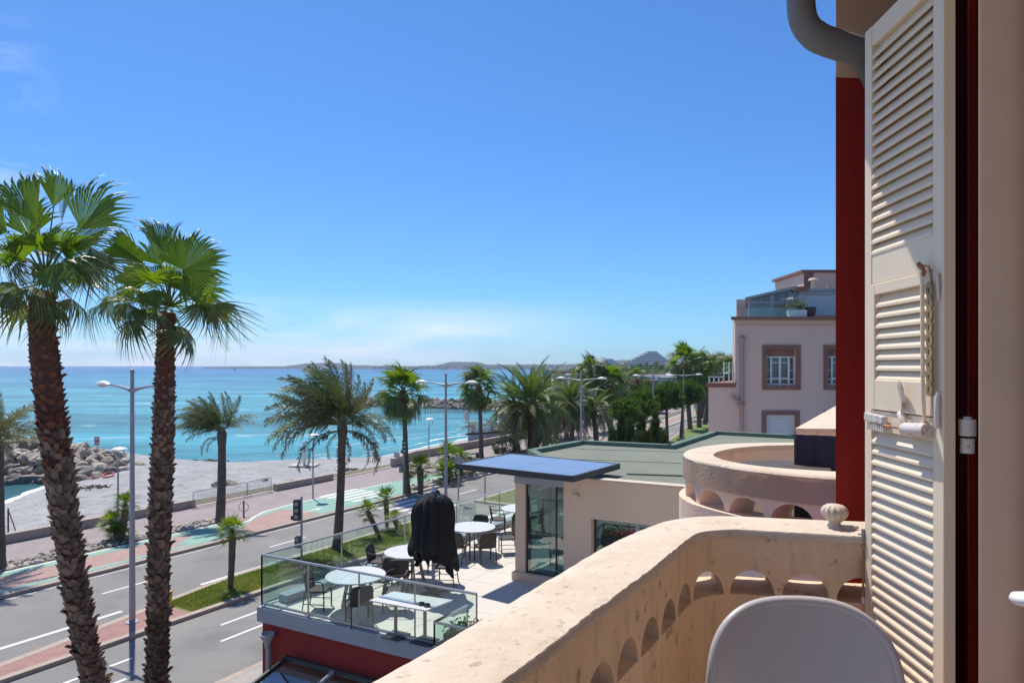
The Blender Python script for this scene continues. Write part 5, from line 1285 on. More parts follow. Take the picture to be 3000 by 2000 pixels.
# wind screen and white rail on the low wing
for (x, lw) in ((2126.5, .04), (2142, .04), (2153, .04)):
    mb = MB(); mb.box((bx_(x), YB + .3, (lz + bz_(1060)) / 2), (lw, .05, bz_(1060) - lz)); mb.build('screen_post', M['whitepaint'], pk)
mb = MB(); mb.box((bx_(2140), YB + .3, (lz + .3 + bz_(1060)) / 2), (bx_(2153) - bx_(2127), .02, bz_(1060) - lz - .3)); mb.build('screen_pane', M['frost'] if 'frost' in M else M['glass'], pk)
mb = MB(); mb.box((bx_(2102), YB + .2, lz + .32), (bx_(2126) - bx_(2080), .05, .06)); mb.build('white_rail', M['whitepaint'], pk)
for x in (2082, 2096, 2110, 2124):
    mb = MB(); mb.box((bx_(x), YB + .2, lz + .17), (.05, .05, .30)); mb.build('rail_post', M['whitepaint'], pk)
# roof terrace: sloping conservatory, screens, upper storey
YC = YB + 1.2
def cx_(px): return (px - 1500) / 2000 * YC
def cz2(py): return EYE - (py - 1072) / 2000 * YC
zr0 = ztop + .14
cons = link('conservatory', None, pk); cons.location = Vector((cx_(2250), YC, zr0)) - pk.location
ca, cb = cx_(2196), cx_(2332); zl, zh = cz2(880), cz2(847)
mb = MB(); mb.add([(ca - .25, YC - .1, zl + .02), (cb, YC - .1, zh + .02), (cb + 1.5, YC + 4, zh + .02), (ca + 1.2, YC + 4, zl + .02), (ca - .25, YC - .1, zl + .14), (cb, YC - .1, zh + .16), (cb + 1.5, YC + 4, zh + .16), (ca + 1.2, YC + 4, zl + .14)], [(0, 3, 2, 1), (4, 5, 6, 7), (0, 1, 5, 4), (1, 2, 6, 5), (2, 3, 7, 6), (3, 0, 4, 7)]); mb.build('sloping_roof', M['galv'], cons)
for f in (0, .04, .46, .50, .97):
    x = ca + (cb - ca) * f; z = zl + (zh - zl) * f; mb = MB(); mb.box((x, YC, (zr0 + z) / 2), (.10, .10, z - zr0)); mb.build('post', M['galv'], cons)
zc_ = cz2(886); mb = MB(); mb.box(((ca + cb) / 2, YC, zc_), (cb - ca, .08, .08)); mb.build('transom', M['galv'], cons)
for f0, f1 in ((.05, .45), (.51, .96)):
    x0_ = ca + (cb - ca) * f0; x1_ = ca + (cb - ca) * f1; mb = MB(); z0_, z1_ = zl + (zh - zl) * f0, zl + (zh - zl) * f1
    mb.add([(x0_, YC, zr0), (x1_, YC, zr0), (x1_, YC, z1_), (x0_, YC, z0_), (x0_, YC + .02, zr0), (x1_, YC + .02, zr0), (x1_, YC + .02, z1_), (x0_, YC + .02, z0_)], [(0, 1, 2, 3), (7, 6, 5, 4)]); mb.build('pane', M['glass'], cons)
mb = MB(); mb.box((cx_(2325), YC + 3.6, (zr0 + zh) / 2), (3.2, .15, zh - zr0 - .3)); mb.build('back_wall', M['concrete'], cons)
for i in range(5):
    f = .08 + .2 * i; mb = MB(); x = ca + (cb - ca) * f; z = zl + (zh - zl) * f; mb.beam((x, YC + .1, z - .05), (x + 1.3, YC + 3.9, z - .05), .05, .08); mb.build('rafter', M['galv'], cons)
sa, sb2 = cx_(2335), cx_(2335) + 9; 
M['frost'] = mat('frosted_screen', (.42, .48, .50), .35, (.38, .45, .48), .5, spec=.6)
for i in range(4):
    x0_ = sa + i * 1.98; mb = MB(); mb.box((x0_ + .99, YC - .05, (cz2(865) + cz2(924)) / 2), (1.90, .04, cz2(865) - cz2(924))); mb.build('screen_panel', M['frost'], cons)
mb = MB(); mb.box(((sa + sb2) / 2, YC - .06, cz2(857)), (sb2 - sa, .1, .24)); mb.build('screen_head', M['galv'], cons)
mb = MB(); mb.box(((sa + sb2) / 2, YC + .6, cz2(849)), (sb2 - sa + .6, 1.6, .10)); mb.build('screen_roof', M['galv'], cons)
for i in range(5):
    mb = MB(); mb.box((sa + i * 1.98, YC - .06, (zr0 + cz2(857)) / 2), (.10, .1, cz2(857) - zr0)); mb.build('screen_post', M['galv'], cons)
mb = MB(); mb.beam((cx_(2326), YC, cz2(848)), (cx_(2362), YC, cz2(846)), .5, .22); mb.build('tile_ridge', M['tileroof'], cons)
ub = link('upper_storey', None, pk); ub.location = Vector((cx_(2400), YC + 3, zr0)) - pk.location
Y2 = YC + 3.2; ux0 = (2355 - 1500) / 2000 * Y2; uz1 = EYE - (798 - 1072) / 2000 * Y2
mb = MB(); mb.box((ux0 + 6, Y2 + 2, (zr0 + uz1) / 2), (12, 4, uz1 - zr0)); mb.build('wall', M['pink'], ub)
mb = MB(); mb.box((ux0 + 6 - .05, Y2 + 2, uz1 + .06), (12.2, 4.2, .14)); mb.build('roof_edge', M['brownframe'], ub)
mb = MB(); mb.box((ux0 + .25, Y2 - .02, (cz2(846) + uz1) / 2), (.5, .05, uz1 - cz2(846))); mb.build('quoin', M['brownframe'], ub)
fx = (2382 - 1500) / 2000 * (Y2 - 1); mb = MB(); mb.tube([(fx, Y2 - 1, zr0), (fx, Y2 - 1, EYE - (820 - 1072) / 2000 * (Y2 - 1))], .11, 10); mb.lathe([(.25, -.06), (.18, .04), (.03, .08)], (fx, Y2 - 1, EYE - (818 - 1072) / 2000 * (Y2 - 1)), 12); mb.build('flue', M['casing'], ub, smooth=40)
mb = MB(); mb.tube([(fx + .75, Y2 - 1, zr0), (fx + .75, Y2 - 1, EYE - (834 - 1072) / 2000 * (Y2 - 1))], .06, 8); mb.build('vent_pipe', M['casing'], ub)
# terrace glass rail along the roof front, planter
mb = MB(); mb.box((cx_(2235), YB + .1, zr0 + .20), (cx_(2310) - cx_(2160), .02, .38)); mb.build('roof_rail_glass', M['glass'], pk)
mb = MB(); mb.box((cx_(2235), YB + .1, zr0 + .41), (cx_(2310) - cx_(2160), .05, .04)); mb.build('roof_rail', M['galv'], pk)
rpq = Vector((cx_(2316), YB + .5, zr0)); rpl = thing('potted_plant', 'yellow green plant in white trough on the pink building roof terrace', 'plant', rpq)
mb = MB(); mb.box(rpq + Vector((0, 0, .18)), (.85, .35, .36)); mb.build('trough', M['whitepaint'], rpl)
mb = MB()
for k in range(500):
    c3 = rpq + Vector((rnd.gauss(0, .25), rnd.gauss(0, .12), .4 + abs(rnd.gauss(0, .22)))); v1 = Vector((rnd.uniform(-1, 1), rnd.uniform(-1, 1), rnd.uniform(-1, 1))).normalized() * .05; v2 = v1.orthogonal().normalized() * .03
    mb.quad(c3 - v1, c3 - v2, c3 + v1, c3 + v2)
tag(mb.build('foliage', M['limeleaf'] if 'limeleaf' in M else M['broad'], rpl), kind='stuff')
bk = thing('roof_pot', 'black pot beside the trough on the pink building roof', 'pot', rpq + Vector((.62, 0, 0)))
mb = MB(); mb.lathe([(.16, 0), (.26, .35), (.24, .5), (.2, .5)], rpq + Vector((.66, 0, 0)), 14); mb.build('pot', M['blackframe'], bk, smooth=40)
# ================================================================== PALMS AND TREES
WIND = Vector((-.93, -.15, 0))
def fan_mesh(seed, R_=1.0, segs=40, spread=250, pet=1.0, fold=.25, droop=.35, mats=('fanleaf', 'petiole'), tipsplit=.55, sweep=.0):
    r = random.Random(seed); mb = MB(); mb.cur = 1
    mb.tube([(0, 0, 0), (pet * .5, 0, .02 * pet), (pet, 0, 0)], [.028, .018, .012], 5)
    mb.cur = 0
    dth = R(spread) / segs
    for k in range(segs):
        th = -R(spread) / 2 + dth * (k + .5); L_ = R_ * (1 - .22 * abs(th / R(spread / 2)) ** 2) * (r.uniform(.86, 1.06) if r.random() > .1 else r.uniform(.62, .8))
        c, s = math.cos(th), math.sin(th); dr = r.uniform(.7, 1.5) * droop; bend = r.uniform(-.22, .22) + sweep * (1 + .5 * math.sin(k))
        rows = []
        for q in (.02, .3, tipsplit, tipsplit + (1 - tipsplit) * .35, tipsplit + (1 - tipsplit) * .72, 1.02):
            rr = q * L_; w = math.tan(dth / 2) * rr * 1.04 if q <= tipsplit else math.tan(dth / 2) * tipsplit * L_ * max(.06, ((1.03 - q) / (1.03 - tipsplit)) ** .8) * .95
            zf = abs(math.sin(th)) * fold * rr - droop * .35 * rr * q
            if q > tipsplit: zf -= dr * L_ * ((q - tipsplit) / (1 - tipsplit)) ** 1.8 * .55; rr = rr * (1 - .12 * droop * (q - tipsplit))
            side = bend * max(0, q - tipsplit) * L_
            px, py = pet + c * rr - s * side, s * rr + c * side
            pl = .16 * w
            rows.append([Vector((px + s * w, py - c * w, zf - pl)), Vector((px, py, zf + pl * 1.2)), Vector((px - s * w, py + c * w, zf - pl))])
        mb.grid(rows)
    me = mb.mesh('frond', [M[mats[0]], M[mats[1]]]); return me
def date_mesh(seed, L_=3.0, bend=1.0, n=56, mats=('dateleaf', 'petiole'), lw=.024, sweep=.0, ll=.19, thin=1.0, ur=.75):
    r = random.Random(seed); mb = MB(); mb.cur = 1; pts = []; ang = 0.0; p = Vector((0, 0, 0)); st = 14
    for i in range(st + 1):
        pts.append(p.copy()); t = i / st; a = -bend * t ** 1.5; p = p + Vector((math.cos(a), 0, math.sin(a))) * (L_ / st)
    mb.tube(pts, [.03 * (1 - .85 * i / st) + .004 for i in range(st + 1)], 5); mb.cur = 0
    for k in range(n):
        t = .14 + .86 * (k / (n - 1)); f = t * st; i = min(st - 1, int(f)); q = pts[i].lerp(pts[i + 1], f - i); d = (pts[i + 1] - pts[i]).normalized(); upv = Vector((-d.z, 0, d.x))
        for sd in (-1, 1):
            le = L_ * ll * math.sin(math.pi * min(1, .16 + t * .80)) ** .7 * r.uniform(.8, 1.1)
            v = (d * (.55 + .5 * t) + Vector((0, sd, 0)) * (.9 - .25 * t) + upv * ((.12 if ur > .5 else .35) + r.uniform(-ur, ur))).normalized()
            mid = q + v * le * .55; tip = q + v * le + Vector((0, 0, -le * r.uniform(.15, .45))) 
            wv = d * lw * thin
            mb.add([q - wv * .6, q + wv * .6, mid + wv, tip, mid - wv], [(0, 1, 2, 4), (4, 2, 3)])
    return mb.mesh('frond', [M[mats[0]], M[mats[1]]])
FAN = [fan_mesh(1, 1.08, 40, 255, .80, .28, .40, sweep=.35), fan_mesh(2, 1.08, 38, 235, .8, .5, .65, sweep=-.4), fan_mesh(3, 1.02, 38, 250, .75, .15, .95, sweep=.3), fan_mesh(4, 1.05, 34, 190, .65, .75, .45, sweep=-.2)]
FAND = [fan_mesh(5, .95, 34, 230, .85, -.25, .65, ('fanleaf2', 'petiole')), fan_mesh(6, .9, 34, 210, .8, -.45, .8, ('fanleaf2', 'petiole'))]
FANB = [[fan_mesh(81, 1.0, 46, 250, .02, .12, .22, tipsplit=.78, sweep=-.05), fan_mesh(82, 1.0, 46, 250, .02, .12, .22, tipsplit=.78)],
        [fan_mesh(83, 1.0, 32, 130, .02, .22, .28, tipsplit=.76, sweep=.15), fan_mesh(84, 1.0, 30, 115, .02, .25, .32, tipsplit=.75, sweep=-.2)],
        [fan_mesh(85, 1.0, 22, 70, .02, .5, .3, tipsplit=.78, sweep=.1), fan_mesh(86, 1.0, 22, 62, .02, .6, .3, tipsplit=.76, sweep=.2)],
        [fan_mesh(87, 1.0, 30, 150, .02, -.25, .9, ('fanleaf2', 'petiole'), .45, sweep=.15), fan_mesh(88, 1.0, 30, 135, .02, -.35, 1.1, ('fanleaf2', 'petiole'), .4, sweep=-.15)]]
FANDEAD = [fan_mesh(7, .8, 22, 150, .6, -.9, 1.0, ('deadleaf', 'deadleaf'))]
FANS = [fan_mesh(11, .9, 22, 250, .7, .3, .4), fan_mesh(12, .85, 22, 240, .7, .1, .7), fan_mesh(13, .8, 20, 230, .7, -.4, .9, ('fanleaf2', 'petiole'))]
DATE = [date_mesh(21, 3.0, .75), date_mesh(22, 3.0, 1.15), date_mesh(23, 3.0, 1.7), date_mesh(24, 3.0, 1.4, ll=.17)]
DATEG = [date_mesh(31, 3.0, .8, 56, ('dateleaf2', 'petiole'), ur=.22, ll=.16), date_mesh(32, 3.0, 1.3, 56, ('dateleaf2', 'petiole'), ur=.22, ll=.16), date_mesh(33, 3.0, 1.8, 52, ('dateleaf', 'petiole'), ur=.25, ll=.16)]
DATES = [date_mesh(41, 3.0, .9, 26, lw=.045), date_mesh(42, 3.0, 1.5, 26, lw=.045)]
def orient(d, roll=0.0, up=Vector((0, 0, 1))):
    d = d.normalized(); y = up.cross(d)
    if y.length < 1e-3: y = Vector((0, 1, 0))
    y.normalize(); z = d.cross(y); m = Matrix((d, y, z)).transposed()
    if roll: m = m @ Matrix.Rotation(roll, 3, 'X')
    return m
def put_leaf(me, parent, p, d, s, roll=0, up=Vector((0, 0, 1)), name='frond', sy=1.0):
    m = orient(d, roll, up).to_4x4()
    return link(name, me, parent, mat4=Matrix.Translation(Vector(p) - wloc(parent)) @ m @ Matrix.Diagonal(Vector((s, s * sy, s, 1))))
def trunk_mesh(path, rads, n=16, amp=.05, fr=3.0):
    mb = MB(); pl = smooth_pl(path, 2); k = len(pl); mb.tube(pl, [1] * k, n)
    # set radii by interpolation with irregularities
    tot = k - 1; vs = []
    for i in range(k):
        f = i / tot * (len(rads) - 1); j = min(len(rads) - 2, int(f)); r = rads[j] + (rads[j + 1] - rads[j]) * (f - j)
        for q in range(n):
            v = Vector(mb.v[i * n + q]); c = pl[i]; dv = v - c; rr = r * (1 + amp * noise.noise(v * fr) + amp * .6 * math.sin(i * 2.4)); vs.append(tuple(c + dv * rr))
    mb.v = vs; return mb
def resp(path, st):
    pl = smooth_pl(path, 2); o_ = [pl[0]]; acc = 0
    for a, b in zip(pl, pl[1:]):
        d = (b - a).length; pos = st - acc
        while pos <= d: o_.append(a.lerp(b, pos / d)); pos += st
        acc = (acc + d) % st
    return o_
def fan_crown(root, c, s, n, meshes, old, rr, wind=.22, el0=85, el1=-45, dead=None, skirt=0):
    for i in range(n):
        t = i / (n - 1); az = i * 2.39996 + rr.uniform(-.25, .25); el = R(el0 + (el1 - el0) * t ** .85 + rr.uniform(-9, 9))
        d = Vector((math.cos(az) * math.cos(el), math.sin(az) * math.cos(el), math.sin(el))) + WIND * wind * (.3 + t)
        me = meshes[rr.randrange(len(meshes))] if el > R(-5) else old[rr.randrange(len(old))]
        put_leaf(me, root, c + Vector((0, 0, -.25 * t * s)) + d * .08 * s, d, s * rr.uniform(.85, 1.1), rr.uniform(-.5, .5))
    for i in range(skirt):
        az = i * 2.4; el = R(rr.uniform(-78, -62)); d = Vector((math.cos(az) * math.cos(el), math.sin(az) * math.cos(el), math.sin(el)))
        put_leaf(dead[0], root, c + Vector((0, 0, -.35 * s)), d, s * rr.uniform(.6, .9), rr.uniform(-.5, .5), name='dry_frond')
# ---- leaf-base scale for the shaggy trunks
def boot_mesh(mn, seed):
    r = random.Random(seed); mb = MB(); w, h = .085, .17
    rows = []
    for i in range(4):
        t = i / 3; z = h * t; hw = w * (1 - .55 * t) ; out_ = .012 + .046 * t ** 1.3
        rows.append([Vector((out_ - .02, -hw, z)), Vector((out_ + .016, 0, z + .01 * t)), Vector((out_ - .02, hw, z))])
    mb.grid(rows); bk = [[p + Vector((-.02, 0, -.012)) for p in r_] for r_ in rows]; mb.grid([r_[::-1] for r_ in bk])
    mb.grid([rows[-1], bk[-1]]); mb.grid([[r_[0] for r_ in bk], [r_[0] for r_ in rows]]); mb.grid([[r_[-1] for r_ in rows], [r_[-1] for r_ in bk]])
    return mb.mesh('leaf_base', M[mn])
BOOT = [boot_mesh('boot', 1), boot_mesh('boot', 2)]; BOOTR = [boot_mesh('bootred', 3)]
def shaggy_palm(label, path, rads, crown, s, nfr, seed, split_z, specials=()):
    rr = random.Random(seed); base = path[0]
    root = thing('fan_palm', label, 'palm tree', base, 'two big shaggy fan palms in front')
    mb = trunk_mesh(path, rads, 18, .04, 3); mb.build('trunk', M['trunkred'], root, smooth=True)
    # leaf bases: rows of overlapping scales, the 300 that show largest as parts, the rest joined
    pl = resp(path, .105); cnt = 0; rest_ = MB(); items = []
    tot = len(pl) - 1
    for i, p in enumerate(pl[:-1]):
        ax = (pl[i + 1] - p).normalized(); f = i / tot * (len(rads) - 1); j = min(len(rads) - 2, int(f)); rad = rads[j] + (rads[j + 1] - rads[j]) * (f - j)
        m_ = 9
        for k in range(m_):
            a = 2 * math.pi * (k + .5 * (i % 2)) / m_ + rr.uniform(-.12, .12)
            d = Vector((math.cos(a), math.sin(a), 0)); face_ = d.y < .25
            items.append((p, ax, a, d, rad, face_, p.z))
    items.sort(key=lambda q: (not q[5], abs(q[6] - (EYE - 1.2))))
    for n_, (p, ax, a, d, rad, face_, z) in enumerate(items):
        t = max(0, min(1, (z - split_z) / 1.2)); red = rr.random() < t
        me = BOOTR[0] if red else BOOT[rr.randrange(2)]
        s_ = rr.uniform(.55, 1.05) * (.75 if red else 1.0); open_ = rr.uniform(-.12, .22) + (.5 if rr.random() < .06 else 0)
        m = Matrix.Rotation(a, 4, 'Z') @ Matrix.Rotation(open_, 4, 'Y') @ Matrix.Rotation(rr.uniform(-.45, .45), 4, 'X') @ Matrix.Diagonal(Vector((1, rr.uniform(.85, 1.4), s_, 1)))
        pos = p + d * rad * .93 + Vector((0, 0, rr.uniform(-.03, .03)))
        if n_ < 300: link('leaf_base', me, root, mat4=Matrix.Translation(pos - wloc(root)) @ m)
        else:
            rest_.cur = 1 if red else 0
            rest_.add([pos + (m @ v.co.to_4d()).to_3d() for v in me.vertices], [tuple(q.vertices) for q in me.polygons])
    tag(rest_.build('leaf_bases', [M['boot'], M['bootred']], root), kind='stuff')
    # loose brown fibre tufts
    mb = MB()
    for k in range(260):
        p, ax, a, d, rad, fc_, z = items[rr.randrange(len(items))]
        if z < split_z: continue
        q = p + d * rad; e = q + d * rr.uniform(.03, .12) + Vector((rr.uniform(-.04, .04), rr.uniform(-.04, .04), rr.uniform(-.12, .10))); w_ = d.cross(Vector((0, 0, 1))) * .010
        mb.add([q - w_, q + w_, e], [(0, 1, 2)])
    if mb.v: tag(mb.build('fibres', M['bootred'], root), kind='stuff')
    fan_crown(root, crown + Vector((0, 0, .05)), s * .74, nfr, FAN, FAND, rr, .25, 62, -38)
    for n_, (hub, dirn, sc, kind, up) in enumerate(specials):
        me = FANB[kind][n_ % 2]; fr_o = put_leaf(me, root, hub, dirn, sc, 0, up)
        mb = MB(); md = crown.lerp(hub, .5) + Vector((0, 0, .10)); mb.tube([crown + Vector((0, 0, -.05)), md, hub + dirn.normalized() * .04], [.022, .015, .010], 6); mb.build('petiole', M['petiole'], root, smooth=True)
    return root
TV = Vector((0, -1, .25)).normalized()
pathA = [Vector((-7.25, 13.0, KERB)), PY(330, 2180, 13), PY(274, 2000, 13), PY(229, 1785, 13), PY(191, 1530, 13), PY(159, 1275, 13), PY(134, 1084, 13), PY(121, 940, 13), PY(130, 850, 13)]
def ang(phi, dy=0.0): return Vector((math.cos(R(phi)), dy, math.sin(R(phi))))
# (hub position, pointing angle, size, blade kind 0 full fan / 1 wide / 2 narrow / 3 hanging, facing)
FC = Vector((0, -1, .22)); FL = Vector((-.7, -.7, .2)); FR = Vector((.75, -.6, .2)); FU = Vector((.1, -.45, .9))
def hb(px, py, Y): return PY(px, py, Y)
specA = [(hb(112, 660, 12.8), ang(117), 1.2, 2, FC), (hb(236, 676, 12.7), ang(60), 1.14, 1, FC), (hb(162, 775, 12.2), ang(-86, -.2), .60, 1, FU), (hb(25, 680, 12.9), ang(160), 1.05, 1, FC), (hb(157, 610, 13.1), ang(86), .82, 2, FR),
         (hb(262, 725, 12.8), ang(-35), .95, 3, FU), (hb(255, 745, 12.9), ang(-72), 1.05, 3, FC), (hb(235, 760, 13.2), ang(-100), .9, 3, FR), (hb(60, 760, 12.7), ang(-140), .85, 3, FL), (hb(35, 740, 12.6), ang(-170), .95, 3, FU),
         (hb(205, 715, 13.3), ang(25), .9, 1, FL), (hb(90, 700, 13.4), ang(95), .95, 1, FC), (hb(120, 770, 13.3), ang(-110), .7, 3, FC), (hb(60, 640, 13.2), ang(138), 1.0, 2, FR), (hb(180, 655, 13.5), ang(75), .9, 2, FL)]
specB = [(hb(535, 792, 13.9), ang(32), .93, 0, FC), (hb(422, 772, 14.2), ang(141), 1.1, 2, FC), (hb(484, 745, 14.6), ang(113), .95, 2, FR), (hb(500, 750, 14.8), ang(80), .85, 2, FL), (hb(452, 845, 13.8), ang(-84, -.2), .50, 1, FU),
         (hb(618, 890, 14.2), ang(-48), .98, 3, FC), (hb(590, 880, 14.6), ang(-80), .9, 3, FR), (hb(640, 880, 14.5), ang(-20), .8, 3, FU), (hb(375, 885, 14.2), ang(-105), 1.05, 3, FC), (hb(330, 880, 14.4), ang(-140), .95, 3, FC), (hb(300, 890, 14.6), ang(-165), .8, 3, FU), (hb(400, 860, 14.8), ang(-80), .9, 3, FL),
         (hb(430, 830, 14.9), ang(165), .85, 1, FC), (hb(560, 850, 14.8), ang(-5), .8, 1, FL), (hb(470, 780, 15.0), ang(100), .85, 1, FC)]
pathB = [Vector((-7.50, 14.5, KERB)), PY(459, 2250, 14.5), PY(459, 2000, 14.5), PY(463, 1785, 14.5), PY(468, 1530, 14.5), PY(479, 1275, 14.5), PY(484, 1084, 14.5), PY(485, 970, 14.5), PY(495, 915, 14.5)]
shaggy_palm('tallest shaggy fan palm at the left edge of the view with reddish trunk top', pathA, [.24, .20, .185, .19, .20, .22, .24, .21, .17], PY(134, 810, 13), 1.02, 15, 3, EYE - 2.2, specA)
shaggy_palm('second shaggy fan palm just right of the tallest one, left of the street lamp arm', pathB, [.24, .21, .19, .185, .19, .20, .18, .15, .13], PY(498, 890, 14.5), .95, 14, 8, EYE - .9, specB)
def fan_palm(label, base, crown, rads, s, nfr, seed, tall=True, group='slender fan palms along the promenade', skirt=8, meshes=None, trunkm='trunk', wind=.25):
    rr = random.Random(seed); root = thing('fan_palm', label, 'palm tree', base, group)
    mid = base.lerp(crown, .5) + Vector((rr.uniform(-.1, .1), 0, 0))
    trunk_mesh([base, mid, crown + Vector((0, 0, -.1))], rads, 12, .05, 2).build('trunk', M[trunkm], root, smooth=True)
    if skirt:
        mb = MB(); rs = rads[-1]; mb.lathe([(rs * 1.15, -1.25 * s), (rs * 1.7, -.95 * s), (rs * 1.9, -.5 * s), (rs * 1.3, .05)], crown, 14); mb.build('fibre_neck', M['bootred'], root, smooth=True)
    fan_crown(root, crown, s, nfr, meshes or FANS, [FANS[2], FANS[1]], rr, wind, 88, -55, FANDEAD, skirt)
    return root
fan_palm('slender fan palm with reddish neck beside the crossing, left of the tall lamp', P(1192, 1445, KERB), PY(1182, 1145, 48.3), [.30, .19, .16, .19], 1.42, 34, 5)
fan_palm('slender fan palm behind the right arm of the tall lamp', P(1410, 1345, KERB), PY(1403, 1130, 66), [.28, .20, .17, .2], 1.5, 34, 6)
fan_palm('fan palm rising above the row over the beach restaurant', P(1790, 1262, KERB), PY(1728, 1085, 92), [.34, .26, .24, .26], 1.7, 34, 7)
fan_palm('fan palm right of the restaurant behind the far lamp', P(1790, 1262, KERB), PY(1788, 1120, 92), [.36, .3, .26, .28], 1.8, 34, 9)
fan_palm('small far fan palm before the pyramid building', P(1862, 1235, KERB), PY(1862, 1110, 112), [.4, .35, .3, .35], 1.6, 26, 10)
def date_palm(label, base, crown, rads, L_, nfr, seed, meshes=None, wind=.35, el1=-38, trunkm='trunk', group='feathery date palms', bulb=0.0, el0=82, lift=0):
    rr = random.Random(seed); root = thing('date_palm', label, 'palm tree', base, group); meshes = meshes or DATE
    mid = base.lerp(crown, .5)
    trunk_mesh([base, mid, crown], rads, 14, .05, 2.5).build('trunk', M[trunkm], root, smooth=True)
    for i in range(nfr):
        t = i / (nfr - 1); az = i * 2.39996 + rr.uniform(-.3, .3); el = R(el0 + (el1 - el0) * t ** .9 + rr.uniform(-7, 7))
        d = Vector((math.cos(az) * math.cos(el), math.sin(az) * math.cos(el), math.sin(el))) + WIND * wind * (1.5 - t)
        if d.length < .2: d = Vector((0, 0, 1))
        mi = min(len(meshes) - 1, int(t * len(meshes) + rr.uniform(-.3, .3))) if t > .05 else 0; mi = max(0, mi)
        put_leaf(meshes[mi], root, crown + d.normalized() * rads[-1] * .6 + Vector((0, 0, .1 - .25 * t)), d, L_ / 3.0 * rr.uniform(.85, 1.1), rr.uniform(-.4, .4))
    if bulb:
        mb = MB(); mb.lathe([(rads[-1], -.9 * bulb), (rads[-1] + .18 * bulb, -.35 * bulb), (rads[-1] + .1 * bulb, .1), (.1, .35)], crown, 14); mb.build('crown_shaft', M['bootred'] if bulb > .6 else M['trunk'], root, smooth=True)
    return root
DDRY = [date_mesh(25, 3.0, 1.9, 52, ('drydate', 'petiole'), ll=.15), date_mesh(26, 3.0, 2.3, 48, ('drydate', 'petiole'), ll=.14)]
DSTR = [date_mesh(27, 3.0, .45, 66), date_mesh(28, 3.0, .75, 66), date_mesh(29, 3.0, .95, 62, ('dateleaf2', 'petiole'))]
def windblown(label, base, crown, rads, L_, fronds, seed, up=Vector((.8, 0, .6))):
    rr = random.Random(seed); root = thing('date_palm', label, 'palm tree', base, 'feathery date palms')
    trunk_mesh([base, base.lerp(crown, .5) + Vector((.06, 0, 0)), crown], rads, 14, .05, 2.5).build('trunk', M['trunk'], root, smooth=True)
    mb = MB(); mb.lathe([(rads[-1], -.8), (rads[-1] + .05, -.3), (rads[-1] + .06, .0), (.08, .35)], crown, 14); mb.build('crown_shaft', M['trunk'], root, smooth=True)
    for (phi, ln, kind) in fronds:
        d = Vector((math.cos(R(phi)), rr.uniform(-.55, .45), math.sin(R(phi)))); me = {0: DSTR[rr.randrange(3)], 1: DATE[1], 2: DATE[2], 3: DDRY[rr.randrange(2)]}[kind]
        put_leaf(me, root, crown + d.normalized() * .12 + Vector((0, 0, .1 if phi > 0 else -.15)), d, L_ / 3 * ln * rr.uniform(.92, 1.06), rr.uniform(-.5, .5), up if kind == 0 else Vector((0, 0, 1)))
rr_ = random.Random(4)
FF = [(-165, .70, 3), (-150, .5, 3), (-172, .85, 3), (178, 1.05, 1), (172, 1.05, 1), (166, 1.0, 1), (-100, .6, 3), (-62, .62, 3), (12, .78, 2), (20, .8, 2), (5, .85, 3), (-8, .85, 3), (-22, .75, 3), (28, .7, 2), (14, .7, 3), (176, .9, 2), (-5, .7, 3)]
FF += [(p_, .93, 0) for p_ in (160, 154, 149, 144, 139, 134, 130, 126, 122, 118, 114, 110, 106, 150, 142, 132, 124, 116, 158)] + [(p_, .86, 0) for p_ in (101, 96, 92, 87, 83, 79, 75, 70, 98, 89)] + [(62, .72, 0), (54, .7, 0), (46, .72, 0), (38, .62, 0), (30, .6, 1)]
FF += [(rr_.uniform(40, 165), rr_.uniform(.5, .8), 0) for _ in range(6)]
windblown('windswept slim date palm on the promenade left of centre', P(645, 1530, KERB), PY(650, 1268, 39.3), [.30, .245, .22, .21], 2.55,
    [(p_, 1.0, 0) for p_ in (168, 162, 156, 150, 145, 140, 136, 132, 128, 124, 120, 148, 138, 127, 158, 143, 115, 134)] + [(p_, .85, 0) for p_ in (108, 100, 92, 84, 97)] + [(p_, .86, 0) for p_ in (74, 68, 60, 52)] + [(38, .85, 1), (30, .8, 1), (44, .9, 1), (-170, .7, 2), (176, .85, 1), (-160, .5, 3)], 12)
windblown('big windswept date palm on the median, centre left of the view', Vector((-8.5, 33.2, KERB)), PY(1003, 1250, 33.2), [.27, .22, .19, .175, .19], 3.75, FF, 13)
date_palm('date palm cut off by the left edge, behind the tallest fan palm', P(-6, 1670, KERB), PY(-8, 1300, 30.1), [.34, .27, .24, .24], 2.7, 32, 14, wind=.15, el1=10)
date_palm('stout green canary palm behind the blue canopy', P(1562, 1328, KERB), PY(1558, 1188, 69.8), [.60, .52, .50, .56], 5.0, 70, 15, meshes=DATEG, wind=.12, el1=-50, trunkm='trunkred', bulb=1.2, group='stout canary palms')
date_palm('tall green date palm right of the stout canary palm', P(1675, 1298, KERB), PY(1676, 1182, 79.6), [.36, .27, .25, .28], 4.3, 46, 16, meshes=DATEG, wind=.1, el1=-45, bulb=1.0)
date_palm('dark slim palm directly behind the stout canary palm', P(1510, 1322, KERB), PY(1506, 1180, 72), [.3, .26, .24, .26], 3.4, 34, 17, meshes=DATEG, wind=.15, el1=-50, bulb=1)
date_palm('palm between the stout canary palm and the tall green one', P(1628, 1300, KERB), PY(1622, 1205, 82), [.34, .28, .26, .3], 3.8, 34, 18, meshes=DATE, wind=.1, el1=-50, bulb=1)
date_palm('pale green palm left of the dark pine beside the road', P(1748, 1298, KERB), PY(1738, 1205, 79.6), [.34, .28, .26, .3], 3.6, 36, 19, meshes=DATEG, wind=.15, el1=-45, bulb=.8)
